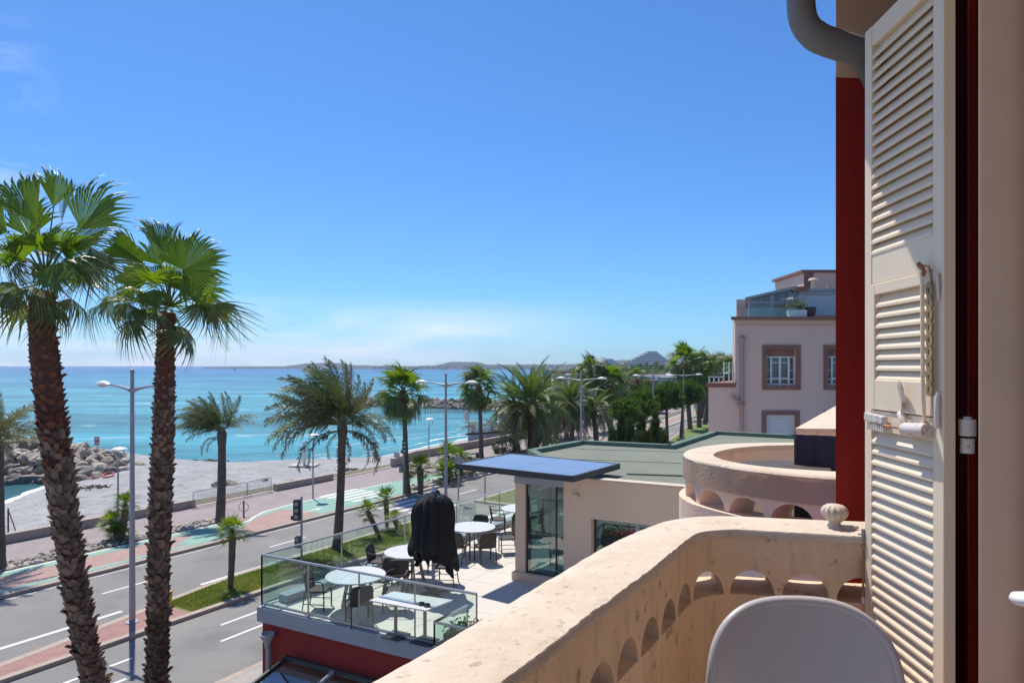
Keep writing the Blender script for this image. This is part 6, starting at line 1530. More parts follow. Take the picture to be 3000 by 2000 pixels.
date_palm('short palm showing just below the far lamp head', P(1660, 1290, KERB), PY(1656, 1200, 86), [.34, .28, .26, .3], 3.2, 30, 20, meshes=DATE, wind=.1, el1=-45)
date_palm('green date palm crown just left of the tall lamp on the skyline', P(1745, 1255, KERB), PY(1800, 1128, 104), [.36, .3, .28, .3], 4.2, 34, 23, meshes=DATES, wind=.1, el1=-40)
# tall dark palms on the right, half hidden by the pink building
for i, (bx, by, cx, cy, Y, s) in enumerate(((2022, 1248, 2008, 1062, 96, 2.0), (2048, 1246, 2050, 1075, 99, 1.9), (2064, 1238, 2082, 1080, 104, 1.9), (2095, 1235, 2120, 1083, 108, 1.9), (2070, 1236, 2036, 1120, 112, 1.9), (2110, 1225, 2150, 1092, 118, 2.2), (2090, 1220, 2098, 1130, 116, 2.0), (2060, 1215, 2068, 1165, 120, 2.0))):
    fan_palm(['tall fan palm nearest the pyramid building, left of the dark cluster', 'tall fan palm second from left in the dark cluster', 'fan palm in the middle of the dark cluster', 'fan palm right of the middle of the dark cluster', 'lower fan palm filling the dark cluster', 'fan palm peeping out beside the pink building screen', 'low fan palm behind the far double lamp', 'lowest fan palm beside the parked car'][i], PY(bx, 1072 + 18000 / Y, Y), PY(cx, cy, Y), [.4, .32, .3, .3], s, 32, 50 + i, group='tall fan palms beside the pink building', skirt=5, wind=.08)
# small fan palms
def small_palm(label, base, crown, rad, s, n, seed, mesh=None, el1=-35, dark=False):
    rr = random.Random(seed); root = thing('dwarf_fan_palm', label, 'palm tree', base, 'small fan palms beside the road')
    trunk_mesh([base, base.lerp(crown, .5) + Vector((.02, 0, 0)), crown], [rad * .75, rad, rad * 1.15], 12, .10, 6).build('trunk', M['trunk'], root, smooth=True)
    for i in range(n):
        t = i / (n - 1); az = i * 2.4 + rr.uniform(-.2, .2); el = R(80 + (el1 - 80) * t + rr.uniform(-6, 6)); d = Vector((math.cos(az) * math.cos(el), math.sin(az) * math.cos(el), math.sin(el))) + WIND * .08
        put_leaf(SMALLF[rr.randrange(2) + (2 if dark else 0)], root, crown, d, s * rr.uniform(.8, 1.1), rr.uniform(-.3, .3))
SMALLF = [fan_mesh(61, .55, 18, 230, .55, .25, .2, ('limeleaf', 'petiole'), .35) if 'limeleaf' in M else None, None]
M['limeleaf'] = mat('lime_leaf', (.12, .20, .02), .45, (.18, .25, .03), 1.4, 4, .3, .7, trans=.34)
SMALLF = [fan_mesh(61, .55, 18, 230, .55, .25, .15, ('limeleaf', 'petiole'), .35), fan_mesh(62, .5, 18, 210, .5, .05, .35, ('limeleaf', 'petiole'), .35), fan_mesh(63, .55, 18, 230, .55, .25, .15, ('fanleaf', 'petiole'), .35), fan_mesh(64, .5, 18, 210, .5, .05, .35, ('fanleaf', 'petiole'), .35)]
small_palm('small bright fan palm with shaggy stem on the median grass', P(675, 1722, KERB), P(675, 1722, KERB) + Vector((.08, 0, 2.25)), .13, .85, 30, 71)
small_palm('left of two small fan palms on the median behind the glass', Vector((-6.8, 35.2, KERB)), PY(1078, 1500, 35.2), .13, .78, 24, 72, dark=True)
small_palm('right one of two small fan palms on the median behind the glass', Vector((-6.9, 37.6, KERB)), PY(1131, 1466, 37.6), .13, .85, 24, 73, dark=True)
small_palm('lowest small fan palm on the median beside the folded parasol', Vector((-6.0, 36.4, KERB)), PY(1156, 1520, 36.4), .14, .7, 22, 74)
small_palm('small yellow green fan palm in the stones right of the crossing', P(1232, 1446, KERB), PY(1231, 1375, 48), .22, 1.35, 34, 75)
small_palm('upper small fan palm of the clump behind the tall lamp', P(1318, 1400, KERB), PY(1310, 1335, 54), .20, 1.3, 26, 76, dark=True)
small_palm('right small fan palm of the clump behind the tall lamp', P(1350, 1396, KERB), PY(1346, 1345, 55), .2, 1.15, 24, 77, dark=True)
small_palm('bushy low fan palm at the foot of the clump behind the tall lamp', P(1310, 1412, KERB), PY(1308, 1392, 52), .25, 1.45, 40, 78, el1=-10, dark=True)
small_palm('upper fan palm of the clump beside the promenade lamp, left', P(356, 1588, KERB), PY(368, 1480, 34.7), .15, .85, 28, 79, dark=True)
small_palm('leaning fan palm of the clump beside the promenade lamp, left', P(348, 1588, KERB), PY(328, 1530, 34.6), .13, .82, 26, 80)
small_palm('lowest fan palm of the clump beside the promenade lamp, left', P(352, 1592, KERB), PY(350, 1572, 34.5), .18, .9, 34, 81, el1=-5, dark=True)
for i, (px, py, lb) in enumerate(((1480, 1330, 'dark shrub by the promenade under the canary palms'), (1600, 1322, 'leafy shrub right of the stout canary trunk'), (1355, 1392, 'low dark shrub in the stones behind the canopy tip'))):
    b = P(px, py, KERB); root = thing('shrub', lb, 'shrub', b); mb = MB()
    for k in range(900):
        v = Vector((rnd.gauss(0, 1), rnd.gauss(0, 1), rnd.gauss(0, 1))).normalized(); c3 = b + Vector((v.x * 1.2, v.y * 1.0, .8 + v.z * .8)) * rnd.uniform(.7, 1.05) if False else b + Vector((v.x * 1.2, v.y, .8 + v.z * .8)) * 1.0
        c3 += Vector((rnd.gauss(0, .15), rnd.gauss(0, .15), rnd.gauss(0, .15))); a_ = Vector((rnd.gauss(0, 1), rnd.gauss(0, 1), rnd.gauss(0, 1))).normalized() * .12; b_ = a_.orthogonal().normalized() * .05
        mb.quad(c3 - a_, c3 - b_, c3 + a_, c3 + b_)
    tag(mb.build('foliage', M['broad'], root), kind='stuff'); mb = MB(); mb.tube([b, b + Vector((0, 0, .8))], .06, 6); mb.build('stem', M['bark'], root)
# ---- needle and leaf crowns: many small tufts through the volume
def tuft_cloud(blobs, n, size, rr, ms, up=.3, thin=.28):
    mb = MB(); tot = sum(b[1].x * b[1].y * b[1].z for b in blobs) ** 1.0; ws = [max(.05, b[1].x * b[1].z) for b in blobs]; tw = sum(ws)
    for bi, (c, r) in enumerate(blobs):
        for k in range(int(n * ws[bi] / tw)):
            v = Vector((rr.gauss(0, 1), rr.gauss(0, 1), rr.gauss(0, 1))).normalized(); q = rr.uniform(.55, 1.0) ** .5
            p = c + Vector((v.x * r.x, v.y * r.y, v.z * r.z)) * q
            p += v * noise.noise(p * 1.3 / max(.3, r.x)) * r.x * .35
            d = (v + Vector((rr.gauss(0, .5), rr.gauss(0, .5), rr.gauss(0, .5) + up))).normalized(); a_ = d * size * rr.uniform(.7, 1.4); b_ = a_.cross(Vector((rr.gauss(0, 1), rr.gauss(0, 1), rr.gauss(0, 1)))).normalized() * size * thin
            mb.add([p - b_, p + b_, p + a_], [(0, 1, 2)])
            if k % 2: b2 = a_.cross(b_).normalized() * size * thin; mb.add([p - b2, p + b2, p + a_ * .9], [(0, 1, 2)])
    return mb
def pine(label, base, top, rad, seed, th, n=7000, m='pine', flat=.62, group='rounded pines on the road side', size=.30, lean=0, thin=.28):
    rr = random.Random(seed); root = thing('pine_tree', label, 'tree', base, group)
    H = top.z - base.z; cz = top.z - rad * flat; cc_ = Vector((top.x, top.y, cz)); blobs = []
    for k in range(13):
        a = k * 2.4; q = math.sqrt((k + .5) / 13); blobs.append((cc_ + Vector((math.cos(a) * rad * .62 * q, math.sin(a) * rad * .62 * q, rad * flat * (.35 - .75 * q * q) + rr.uniform(-.15, .15) * rad)), Vector((1, 1, .75)) * rad * rr.uniform(.34, .50)))
    trunk_mesh([base, base.lerp(Vector((top.x, top.y, cz)), .5) + Vector((lean, 0, 0)), Vector((top.x, top.y, cz))], [th, th * .8, th * .55], 10, .08, 1.5).build('trunk', M['bark'], root, smooth=True)
    for k in range(6):
        c_, r_ = blobs[k * 2]; st_ = Vector((top.x, top.y, cz - rad * flat * (.8 - .1 * k))); mb = MB(); mb.tube([st_, st_.lerp(c_, .5) + Vector((0, 0, .1)), c_], [th * .4, th * .28, th * .12], 7); mb.build('limb', M['bark'], root, smooth=True)
    o = tuft_cloud(blobs, n, size, rr, m, thin=thin).build('crown', M[m], root); return root
pine('rounded green pine beside the road, left of a matching pair', PY(1955, 1072 + 18000 / 80, 80), PY(1952, 1122, 80), 2.6, 91, .22, 9000)
pine('rounded green pine beside the road, right of a matching pair', PY(1994, 1072 + 18000 / 84, 84), PY(2004, 1114, 84), 2.7, 92, .22, 9000)
pine('dark spreading pine left of the rounded pair', PY(1880, 1072 + 18000 / 66, 66), PY(1872, 1148, 66), 2.3, 93, .22, 8000)
pine('second dark pine behind the cypresses', PY(1840, 1072 + 18000 / 62, 62), PY(1838, 1168, 62), 1.6, 94, .2, 5000)
def cypress(label, base, top, rad, seed, n=3200):
    rr = random.Random(seed); root = thing('cypress_tree', label, 'tree', base, 'dark cypresses behind the green roof'); H = top.z - base.z; blobs = []
    for k in range(12):
        t = (k + .5) / 12; r = rad * math.sin(math.pi * min(1, .12 + t * .9)) ** .7 * (1.05 - t * .45); blobs.append((base.lerp(top, t * .94) + Vector((rr.uniform(-.1, .1), rr.uniform(-.1, .1), 0)), Vector((max(.12, r), max(.12, r), H / 12))))
    mb = MB(); mb.tube([base, base.lerp(top, .9)], [.12, .03], 8); mb.build('trunk', M['bark'], root)
    mb = MB(); sz = .24
    for (c, r) in blobs:
        for k in range(int(n / 12)):
            a = rr.uniform(0, 6.283); q = rr.uniform(.35, 1.05); p = c + Vector((math.cos(a) * r.x * q, math.sin(a) * r.y * q, rr.uniform(-1, 1) * r.z)); d = (Vector((math.cos(a) * .35, math.sin(a) * .35, 1)) + Vector((rr.gauss(0, .25), rr.gauss(0, .25), rr.gauss(0, .2)))).normalized()
            a_ = d * sz * rr.uniform(.8, 1.6); b_ = a_.cross(Vector((rr.gauss(0, 1), rr.gauss(0, 1), 0))).normalized() * sz * .2; mb.add([p - b_, p + b_, p + a_], [(0, 1, 2)])
    mb.build('crown', M['cypress'], root)
for i, (px, py, r, Y, lb) in enumerate(((1795, 1255, .75, 40, 'leftmost short cypress behind the green roof'), (1820, 1208, .80, 41, 'second cypress from left behind the green roof'), (1848, 1228, .75, 40, 'middle cypress of the row behind the green roof'), (1880, 1215, .7, 42, 'cypress just left of the pointed right one'), (1920, 1205, .85, 40, 'pointed tall cypress at the right of the row'), (1940, 1262, .6, 39, 'small cypress at the right end of the row'), (1868, 1265, .8, 38.5, 'low bushy cypress in front of the row'), (1900, 1262, .7, 38.7, 'low cypress right of the bushy one'))):
    b = PY(px, 1072 + 18000 / Y, Y); b.z = KERB; cypress(lb, b, PY(px, py, Y), r, 100 + i)
# ---- far trees behind the palms
def broadtree(label, px, py, Y, rad, seed, m='broad', n=3000):
    b = PY(px, 1072 + 18000 / Y, Y); b.z = 0; t = PY(px, py, Y); rr = random.Random(seed); root = thing('broadleaf_tree', label, 'tree', b, 'leafy trees in the distance behind the palms')
    cz = t.z - rad * .8; blobs = [(Vector((t.x + rr.uniform(-.5, .5) * rad, t.y + rr.uniform(-.5, .5) * rad, cz + rr.uniform(-.5, .25) * rad)), Vector((1, 1, .8)) * rad * rr.uniform(.4, .62)) for k in range(9)]
    mb = MB(); mb.tube([b, Vector((t.x, t.y, cz))], [.35, .2], 8); mb.build('trunk', M['bark'], root); tuft_cloud(blobs, n, .55, rr, m, thin=.4).build('crown', M[m], root)
far_t = [(1580, 1084, 190, 5), (1625, 1078, 200, 6), (1668, 1082, 180, 5), (1700, 1070, 190, 6.5), (1755, 1078, 170, 6), (1790, 1090, 160, 5), (1835, 1102, 185, 6), (1876, 1104, 175, 5), (1905, 1102, 160, 4.5), (1945, 1102, 260, 6), (1975, 1098, 210, 6), (2020, 1080, 200, 7), (2060, 1078, 190, 8), (2105, 1072, 170, 7.5), (2145, 1070, 165, 7.5), (2180, 1068, 170, 8), (1890, 1118, 130, 4.5), (1820, 1118, 128, 4.5)]
wd_ = ['beyond the stout canary palm', 'left of the tall green palm', 'behind the restaurant roofs', 'above the restaurant roofs', 'right of the highest fan palm', 'behind the short fan palm', 'under the left slope of the pyramid', 'before the pyramid base', 'below the pyramid by the lamp', 'right of the pyramid base', 'left of the dark palms', 'behind the leftmost dark palm', 'in the thick of the dark palms', 'right of the dark palms', 'beside the pink building screen', 'hidden mostly by the pink building', 'over the dark spreading pine', 'over the second dark pine']
for i, (px, py, Y, r) in enumerate(far_t): broadtree('leafy tree ' + wd_[i], px, py, Y, r, 200 + i)
# far belt of trees that reads as one mass
rr = random.Random(77); mb = MB()
for k in range(9000):
    px = rr.uniform(1560, 2400); Y = rr.uniform(260, 520); x = (px - 1500) / 2000 * Y; h = 5 + 5 * noise.noise((x * .03, Y * .03, 0)) + 3 * noise.noise((x * .15, Y * .1, 2)); z = rr.uniform(0, max(2, h + 3)); s_ = rr.uniform(.9, 1.8)
    if px < 1700 and Y > 300: continue
    a_ = Vector((rr.gauss(0, 1), rr.gauss(0, 1), rr.gauss(0, 1) + .5)).normalized() * s_; b_ = a_.cross(Vector((rr.gauss(0, 1), rr.gauss(0, 1), rr.gauss(0, 1)))).normalized() * s_ * .6; p = Vector((x, Y, z))
    mb.quad(p - a_, p - b_, p + a_, p + b_)
tag(mb.build('far_tree_belt', M['broad']), 'belt of distant trees behind the seafront reading as one mass', 'trees', kind='stuff')
# grass blades on the medians
rr = random.Random(5); mb = MB()
def grassfill(u0, u1, f0, f1, n, hs):
    for k in range(n):
        u = u0 + (u1 - u0) * rr.random(); v = rr.uniform(f0(u) + .28, f1(u) - .32); p = S(u, v, KERB); a = rr.uniform(0, 3.14); w_ = Vector((math.cos(a), math.sin(a), 0)) * .012 * (1 + hs * 4); h = rr.uniform(.4, 1) * hs
        mb.add([p - w_, p + w_, p + Vector((rr.uniform(-.4, .4) * h, rr.uniform(-.4, .4) * h, h))], [(0, 1, 2)])
grassfill(15.3, 31.1, medR, medL, 42000, .07); grassfill(37.9, 60, m2R, m2L, 14000, .09)
tag(mb.build('grass', M['blade']), 'short green grass on the road medians', 'grass', kind='stuff')
# ================================================================== LAMPS, SIGNS, STREET FURNITURE
def street_lamp(label, u, v, H, proto=None):
    b = S(u, v, KERB); r = thing('street_lamp', label, 'street lamp', b, 'double armed street lamps on the median')
    mb = MB(); mb.tube([b, b + Vector((0, 0, 1.0)), b + Vector((0, 0, H - .4)), b + Vector((0, 0, H))], [.105, .10, .065, .06], 14); mb.build('pole', M['galv'], r, smooth=40)
    mb = MB(); mb.lathe([(.075, 0), (.085, .03), (.05, .12), (.02, .14)], b + Vector((0, 0, H - .02)), 12); mb.build('cap', M['galv'], r, smooth=40)
    mb = MB(); mb.lathe([(.22, 0), (.22, .03), (.13, .06)], b, 14); mb.build('base_plate', M['galv'], r)
    for sg in (-1, 1):
        d = Vector((-UY, UX, 0)) * sg; z = H - .62
        pts = [b + Vector((0, 0, z)) + d * .05, b + d * .5 + Vector((0, 0, z + .08)), b + d * 1.0 + Vector((0, 0, z + .15)), b + d * 1.45 + Vector((0, 0, z + .17))]
        mb = MB(); mb.tube(pts, [.085, .05, .035, .03], 8, squash=1.0); mb.build('arm', M['galv'], r, smooth=50)
        c = b + d * 1.85 + Vector((0, 0, z + .17)); rows = []
        for i in range(9):
            t = i / 8; w_ = .18 * math.sin(math.pi * min(1, .08 + t * .9)) ** .6; h_ = .15 * math.sin(math.pi * min(1, .05 + t * .92)) ** .8; x = -.42 + .84 * t
            rows.append([c + d * x + Vector((UX, UY, 0)) * (w_ * math.cos(a)) + Vector((0, 0, h_ * math.sin(a) if math.sin(a) > 0 else .25 * h_ * math.sin(a))) for a in [2 * math.pi * q / 14 for q in range(15)]])
        mb = MB(); mb.grid(rows); mb.add([p for p in rows[0][:-1]], [tuple(range(14))]); mb.add([p for p in rows[-1][:-1]], [tuple(range(14))[::-1]]); mb.build('lamp_head', M['lampwhite'], r, smooth=60)
        mb = MB(); mb.lathe([(.02, -.05), (.13, -.03), (.15, 0)], c + Vector((0, 0, -.03)), 12); mb.build('lens', M['frost'], r, smooth=True)
street_lamp('nearest tall double lamp rising between the two shaggy palms', 13.6, 23.45, 8.65)
street_lamp('second double lamp, behind the folded black parasol', 32.5, 23.9, 8.35)
for u, lb in ((51.0, 'third double lamp, its head above the beach restaurant palms'), (68.8, 'fourth double lamp among the palms before the pyramid'), (80.5, 'fifth double lamp over the rounded pines'), (98, 'sixth double lamp at the pink building wing')): street_lamp(lb, u, 23.8, 8.3)
def prom_lamp(label, b, H, lean=1):
    r = thing('promenade_lamp', label, 'lamp', b, 'small disc lamps along the promenade')
    mb = MB(); mb.tube([b, b + Vector((0, 0, H - .75)), b + Vector((.02, 0, H - .7))], [.055, .045, .04], 10); mb.build('pole', M['galv'], r, smooth=40)
    for sx in (-.0, .34):
        mb = MB(); mb.tube([b + Vector((0, 0, H - .75)), b + Vector((sx * .8 + .02, 0, H - .45)), b + Vector((sx, 0, H - .08))], .022, 8); mb.build('fork', M['galv'], r, smooth=40)
    mb = MB(); mb.lathe([(.10, -.04), (.38, 0), (.40, .05), (.30, .13), (.05, .17)], b + Vector((.08, 0, H - .1)), 22); mb.build('disc_head', M['lampwhite'], r, smooth=40)
prom_lamp('small disc lamp on the promenade, leftmost, near the groyne', Vector((-21.7, 37.6, KERB)), 4.35)
prom_lamp('small disc lamp beside the start of the green crossing area', P(917, 1460, KERB), 4.3)
prom_lamp('small disc lamp by the sea wall left of the tall lamp', Vector((-7.3, 60, KERB)), 4.25)
prom_lamp('small disc lamp in front of the beach restaurant wall', P(1473, 1325, KERB), 4.25)
prom_lamp('far small disc lamp beyond the beach restaurant', P(1710, 1300, KERB), 5.0)
def sigbox(mb, c, w, h, d=.16): mb.box(c, (w, d, h))
def traffic_light(label, b, H, zbox, dark='blackframe', pedz=None, side=-1):
    r = thing('traffic_light', label, 'traffic light', b)
    mb = MB(); mb.tube([b, b + Vector((0, 0, H))], .05, 12); mb.build('pole', M['galv'], r, smooth=40)
    c = b + Vector((side * .20, 0, zbox)); mb = MB(); mb.box(c, (.30, .22, .92)); bevel(mb.build('signal_box', M[dark], r), .03, 2)
    for i, dz in enumerate((.28, 0, -.28)):
        mb = MB(); q = c + Vector((0, -.115, dz)); mb.tube([q + Vector((0, 0, 0)), q + Vector((0, -.02, 0))], .095, 16); mb.build('signal_lens', M['lensgrey'], r)
        mb = MB(); mb.tube([q + Vector((0, .22, 0)), q + Vector((0, .36, .0))], .10, 14, cap=False); mb.build('hood', M[dark], r)
    mb = MB(); mb.box(c + Vector((-.16, .1, -.36)), (.26, .12, .16)); mb.build('bracket', M[dark], r)
    if pedz:
        c = b + Vector((-.17, 0, pedz)); mb = MB(); mb.box(c, (.24, .18, .50)); bevel(mb.build('pedestrian_box', M['pedgreen'], r), .02, 2)
        for dz in (.12, -.12): mb = MB(); mb.box(c + Vector((0, -.095, dz)), (.16, .012, .16)); mb.build('pedestrian_lens', M['lensgrey'], r)
M['lensgrey'] = mat('signal_lens', (.30, .31, .32), .35); M['pedgreen'] = mat('pedestrian_box_green', (.03, .09, .07), .5)
traffic_light('traffic light on the median seen from behind, with green pedestrian box below', Vector((-9.25, 30.0, KERB)), 3.15, 2.55, pedz=1.15)
traffic_light('slim traffic light at the foot of the slender fan palm', P(1182, 1455, KERB), 3.9, 3.4, pedz=1.9, side=.4)
for (px, py, H, lb) in ((1421, 1469, 2.1, 'sign post on the second median beside the road, left of the glazed corner'), (1343, 1470, 3.0, 'thin sign post just right of the folded parasol')):
    b = P(px, py, KERB); r = thing('sign_post', lb, 'sign', b); mb = MB(); mb.tube([b, b + Vector((0, 0, H))], .05, 10); mb.build('post', M['galv'], r)
    mb = MB(); mb.box(b + Vector((0, -.06, H - .3)), (.5, .03, .5)) if H > 2.5 else mb.box(b + Vector((0, .06, H - .2)), (.42, .03, .42)); mb.build('sign_plate', M['galv'], r)
M['signpink'] = mat('faded_red_sign', (.42, .16, .16), .6)
b = P(285, 1372, -1.0); b.z = -.2; r = thing('beach_sign', 'small red and white square sign on the groyne rocks', 'sign', b)
mb = MB(); mb.tube([b, b + Vector((0, 0, 2.0))], .04, 8); mb.build('post', M['galv'], r)
mb = MB(); mb.box(b + Vector((0, -.06, 1.9)), (.50, .03, .80)); mb.build('sign_plate', M['signpink'], r)
mb = MB(); mb.box(b + Vector((0, -.085, 2.1)), (.36, .02, .12)); mb.box(b + Vector((0, -.085, 1.68)), (.40, .02, .10)); mb.build('sign_mark', M['whitepaint'], r)
b = P(1163, 1374, -.2); b.z = beach_h(b.x, b.y); r = thing('beach_notice', 'small white notice on a post by the start of the long sea wall', 'sign', b)
mb = MB(); mb.tube([b, b + Vector((0, 0, 1.7))], .035, 8); mb.build('post', M['galv'], r); mb = MB(); mb.box(b + Vector((0, -.05, 1.5)), (.5, .03, .42)); mb.build('notice_plate', M['concrete'], r)
# shower column on its pad
b = P(891, 1376, -.75); b.z = beach_h(b.x, b.y); r = thing('beach_shower', 'white shower column on a pale pad on the beach', 'shower', b)
mb = MB(); mb.box(b + Vector((0, 0, .06)), (2.4, 1.6, .16)); mb.build('pad', M['concrete'], r); mb = MB(); mb.tube([b + Vector((0, 0, .1)), b + Vector((0, 0, 2.3))], .17, 16); mb.build('column', M['lampwhite'], r, smooth=40)
mb = MB(); mb.tube([b + Vector((0, -.1, 2.0)), b + Vector((0, -.3, 1.98))], .03, 8); mb.build('shower_head', M['steel'], r)
# yellow marker on the median tip
b = P(492, 1790, KERB); r = thing('yellow_bollard', 'yellow plastic bollard leaning at the paving end of the grass median', 'bollard', b)
mb = MB(); q = b + Vector((.02, 0, .03)); mb.beam(q, q + Vector((.07, 0, .72)), .19, .10, up=(1, 0, 0)); bevel(mb.build('post', M['yellow'], r), .03, 3)
mb = MB(); mb.box(b + Vector((0, 0, .02)), (.26, .22, .05)); mb.build('foot', M['rubber'], r); mb = MB(); mb.beam(q + Vector((.006, -.06, .05)), q + Vector((.016, -.06, .16)), .19, .02, up=(1, 0, 0)); mb.build('dark_band', M['rubber'], r)
# barriers across the gap in the sea wall
A_ = P(566, 1489, KERB); B_ = P(797, 1440, KERB); nm = ['left crowd barrier closing the gap in the sea wall', 'middle crowd barrier in the gap of the sea wall', 'right crowd barrier beside the short sea wall']
for i in range(3):
    p = A_.lerp(B_, i / 3); q = A_.lerp(B_, (i + 1) / 3) ; d = (q - p); q = p + d * .96; d.normalize(); r = thing('crowd_barrier', nm[i], 'barrier', p, 'metal barriers on the promenade')
    up = Vector((0, 0, 1)); mb = MB(); mb.tube([p + up * .08, p + up * .95, p + up * 1.03 + d * .08, q + up * 1.03 - d * .08, q + up * .95, q + up * .08], .024, 8); mb.tube([p + up * .2, q + up * .2], .02, 8); mb.build('frame', M['galv'], r, smooth=40)
    n = 15
    for k in range(1, n): mb = MB(); c = p.lerp(q, k / n); mb.tube([c + up * .2, c + up * 1.03], .010, 5); mb.build('bar', M['galv'], r)
    for c in (p.lerp(q, .1), p.lerp(q, .9)): mb = MB(); s_ = Vector((-d.y, d.x, 0)) * .28; mb.beam(c - s_ + up * .02, c + s_ + up * .02, .05, .03); mb.tube([c + up * .02, c + up * .2], .02, 6); mb.build('foot', M['galv'], r)
# hoop cycle stand
b = P(714, 1513, KERB); r = thing('cycle_stand', 'single post with ring cycle stand at the edge of the promenade', 'cycle stand', b)
mb = MB(); mb.tube([b, b + Vector((0, 0, .95))], .05, 10); mb.build('post', M['brownframe'], r)
mb = MB(); mb.tube([b + Vector((math.cos(a) * .28, 0, .58 + math.sin(a) * .28)) for a in [2 * math.pi * k / 20 for k in range(21)]], .02, 8, cap=False); mb.build('ring', M['galv'], r, smooth=True)
# leaning pole by the wall at the left
b = P(48, 1560, KERB); b2 = PY(27, 1500, 36.2); r = thing('leaning_pole', 'thin pole leaning on the sea wall at far left', 'pole', b2); mb = MB(); mb.tube([b2, b], .025, 6); mb.build('pole', M['bark'], r)
b = P(24, 1580, KERB); tag_ = thing('wall_post', 'short dark post standing at the far left sea wall end', 'post', b); mb = MB(); mb.tube([b, b + Vector((0, 0, 1.6))], .04, 8); mb.build('post', M['bark'], tag_)
# life ring and rope on the groyne foot
b = P(318, 1418, -1.0); b.z = beach_h(b.x, b.y) + .12; mb = MB(); mb.tube([b + Vector((math.cos(a) * .4, math.sin(a) * .4, .05 + .15 * math.sin(a))) for a in [2 * math.pi * k / 20 for k in range(21)]], .07, 8, cap=False)
tag(mb.build('life_ring', M['signred'], loc=b, smooth=True), 'red life ring lying at the foot of the groyne rocks', 'life ring')
b = P(292, 1417, -1.0); b.z = beach_h(b.x, b.y) + .08; mb = MB(); mb.tube([b + Vector((x, .2 * math.sin(x * 4), .06 * math.sin(x * 9) + .05)) for x in [-.9 + .1 * k for k in range(19)]], .04, 6)
tag(mb.build('rope', M['signred'], loc=b, smooth=True), 'red rope trailing along the foot of the groyne rocks', 'rope')
# ------------------------------------------------------------------ beach restaurant on its pier block
YR = 84.0
def rx(px, Y=YR): return (px - 1500) / 2000 * Y
def rz(py, Y=YR): return EYE - (py - 1072) / 2000 * Y
br = thing('beach_restaurant', 'white walled beach restaurant deck with dark roofs behind the palms', 'building', (rx(1450), YR, -1))
M['deckwall'] = mat('deck_wall', (.62, .62, .66), .85, (.55, .55, .60), .8); M['deckwall2'] = mat('deck_wall_mural', (.40, .42, .55), .85, (.60, .60, .64), 1.6, 3, .52, .58)
zd = rz(1274)
blk = [(rx(1371), YR), (rx(1546, 92), 92.0), (rx(1546, 92) + 5, 118), (rx(1371) + 9, 112)]
E1 = Vector((rx(1371), YR)); E2 = Vector((rx(1466), YR + 3)); 
blk = [E1, E1.lerp(E2, .5), Vector((rx(1545, 91), 91)), Vector((rx(1545, 91) + 7, 116)), Vector((rx(1371) + 8, 112))]
mb = MB(); mb.prism(blk, -2.5, zd); mb.build('deck_wall', M['deckwall'], br)
mb = MB(); a = Vector((*blk[1], 0)); b2 = Vector((*blk[2], 0)); o_ = Vector((b2.y - a.y, -(b2.x - a.x), 0)).normalized() * .03
for i in range(3): mb.quad(a.lerp(b2, .05 + i * .3) + o_ + Vector((0, 0, -1.2)), a.lerp(b2, .30 + i * .3) + o_ + Vector((0, 0, -1.2)), a.lerp(b2, .30 + i * .3) + o_ + Vector((0, 0, zd - .15)), a.lerp(b2, .05 + i * .3) + o_ + Vector((0, 0, zd - .15)))
mb.build('mural', M['deckwall2'], br)
mb = MB(); mb.prism([blk[0] + Vector((-.3, -.3)), blk[1] + Vector((0, -.3)), blk[2] + Vector((.3, -.3)), blk[3], blk[4] + Vector((-.3, 0))], zd, zd + .22); mb.build('deck_edge', M['blackframe'], br)
ez = zd + .22
for (a, b2, n) in ((blk[0], blk[1], 5), (blk[1], blk[2], 9), (blk[4], blk[0], 12)):
    a = Vector((*a, ez)); b2 = Vector((*b2, ez))
    for k in range(n + 1): mb = MB(); c = a.lerp(b2, k / n); mb.tube([c, c + Vector((0, 0, 1.05))], .05, 6); mb.build('rail_post', M['whitepaint'], br)
    for h in (.35, .7, 1.05): mb = MB(); mb.beam(a + Vector((0, 0, h)), b2 + Vector((0, 0, h)), .06, .05); mb.build('rail', M['whitepaint'], br)
def roofed(x0, x1, Y0, dep, zlo, zhi, m, post=True):
    mb = MB(); mb.box(((x0 + x1) / 2, Y0 + dep / 2, zhi), (x1 - x0, dep, .35)); mb.build('canopy_roof', m, br)
    k = int((x1 - x0) / 2.6) + 1
    for i in range(k + 1): mb = MB(); x = x0 + .2 + (x1 - x0 - .4) * i / k; mb.box((x, Y0 + .3, (zlo + zhi) / 2), (.16, .16, zhi - zlo)); mb.build('roof_post', M['brownframe'], br)
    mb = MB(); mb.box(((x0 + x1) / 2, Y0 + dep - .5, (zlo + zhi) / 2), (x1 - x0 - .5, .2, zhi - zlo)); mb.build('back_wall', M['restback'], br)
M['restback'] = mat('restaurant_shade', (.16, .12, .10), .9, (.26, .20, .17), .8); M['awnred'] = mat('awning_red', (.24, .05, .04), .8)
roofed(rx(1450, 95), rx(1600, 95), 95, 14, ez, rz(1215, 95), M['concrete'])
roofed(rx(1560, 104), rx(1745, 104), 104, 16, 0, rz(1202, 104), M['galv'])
mb = MB(); mb.box((rx(1700, 103.8), 103.7, rz(1207, 103.8)), (rx(1750, 104) - rx(1650, 104), .12, .7)); mb.build('fascia', M['awnred'], br)
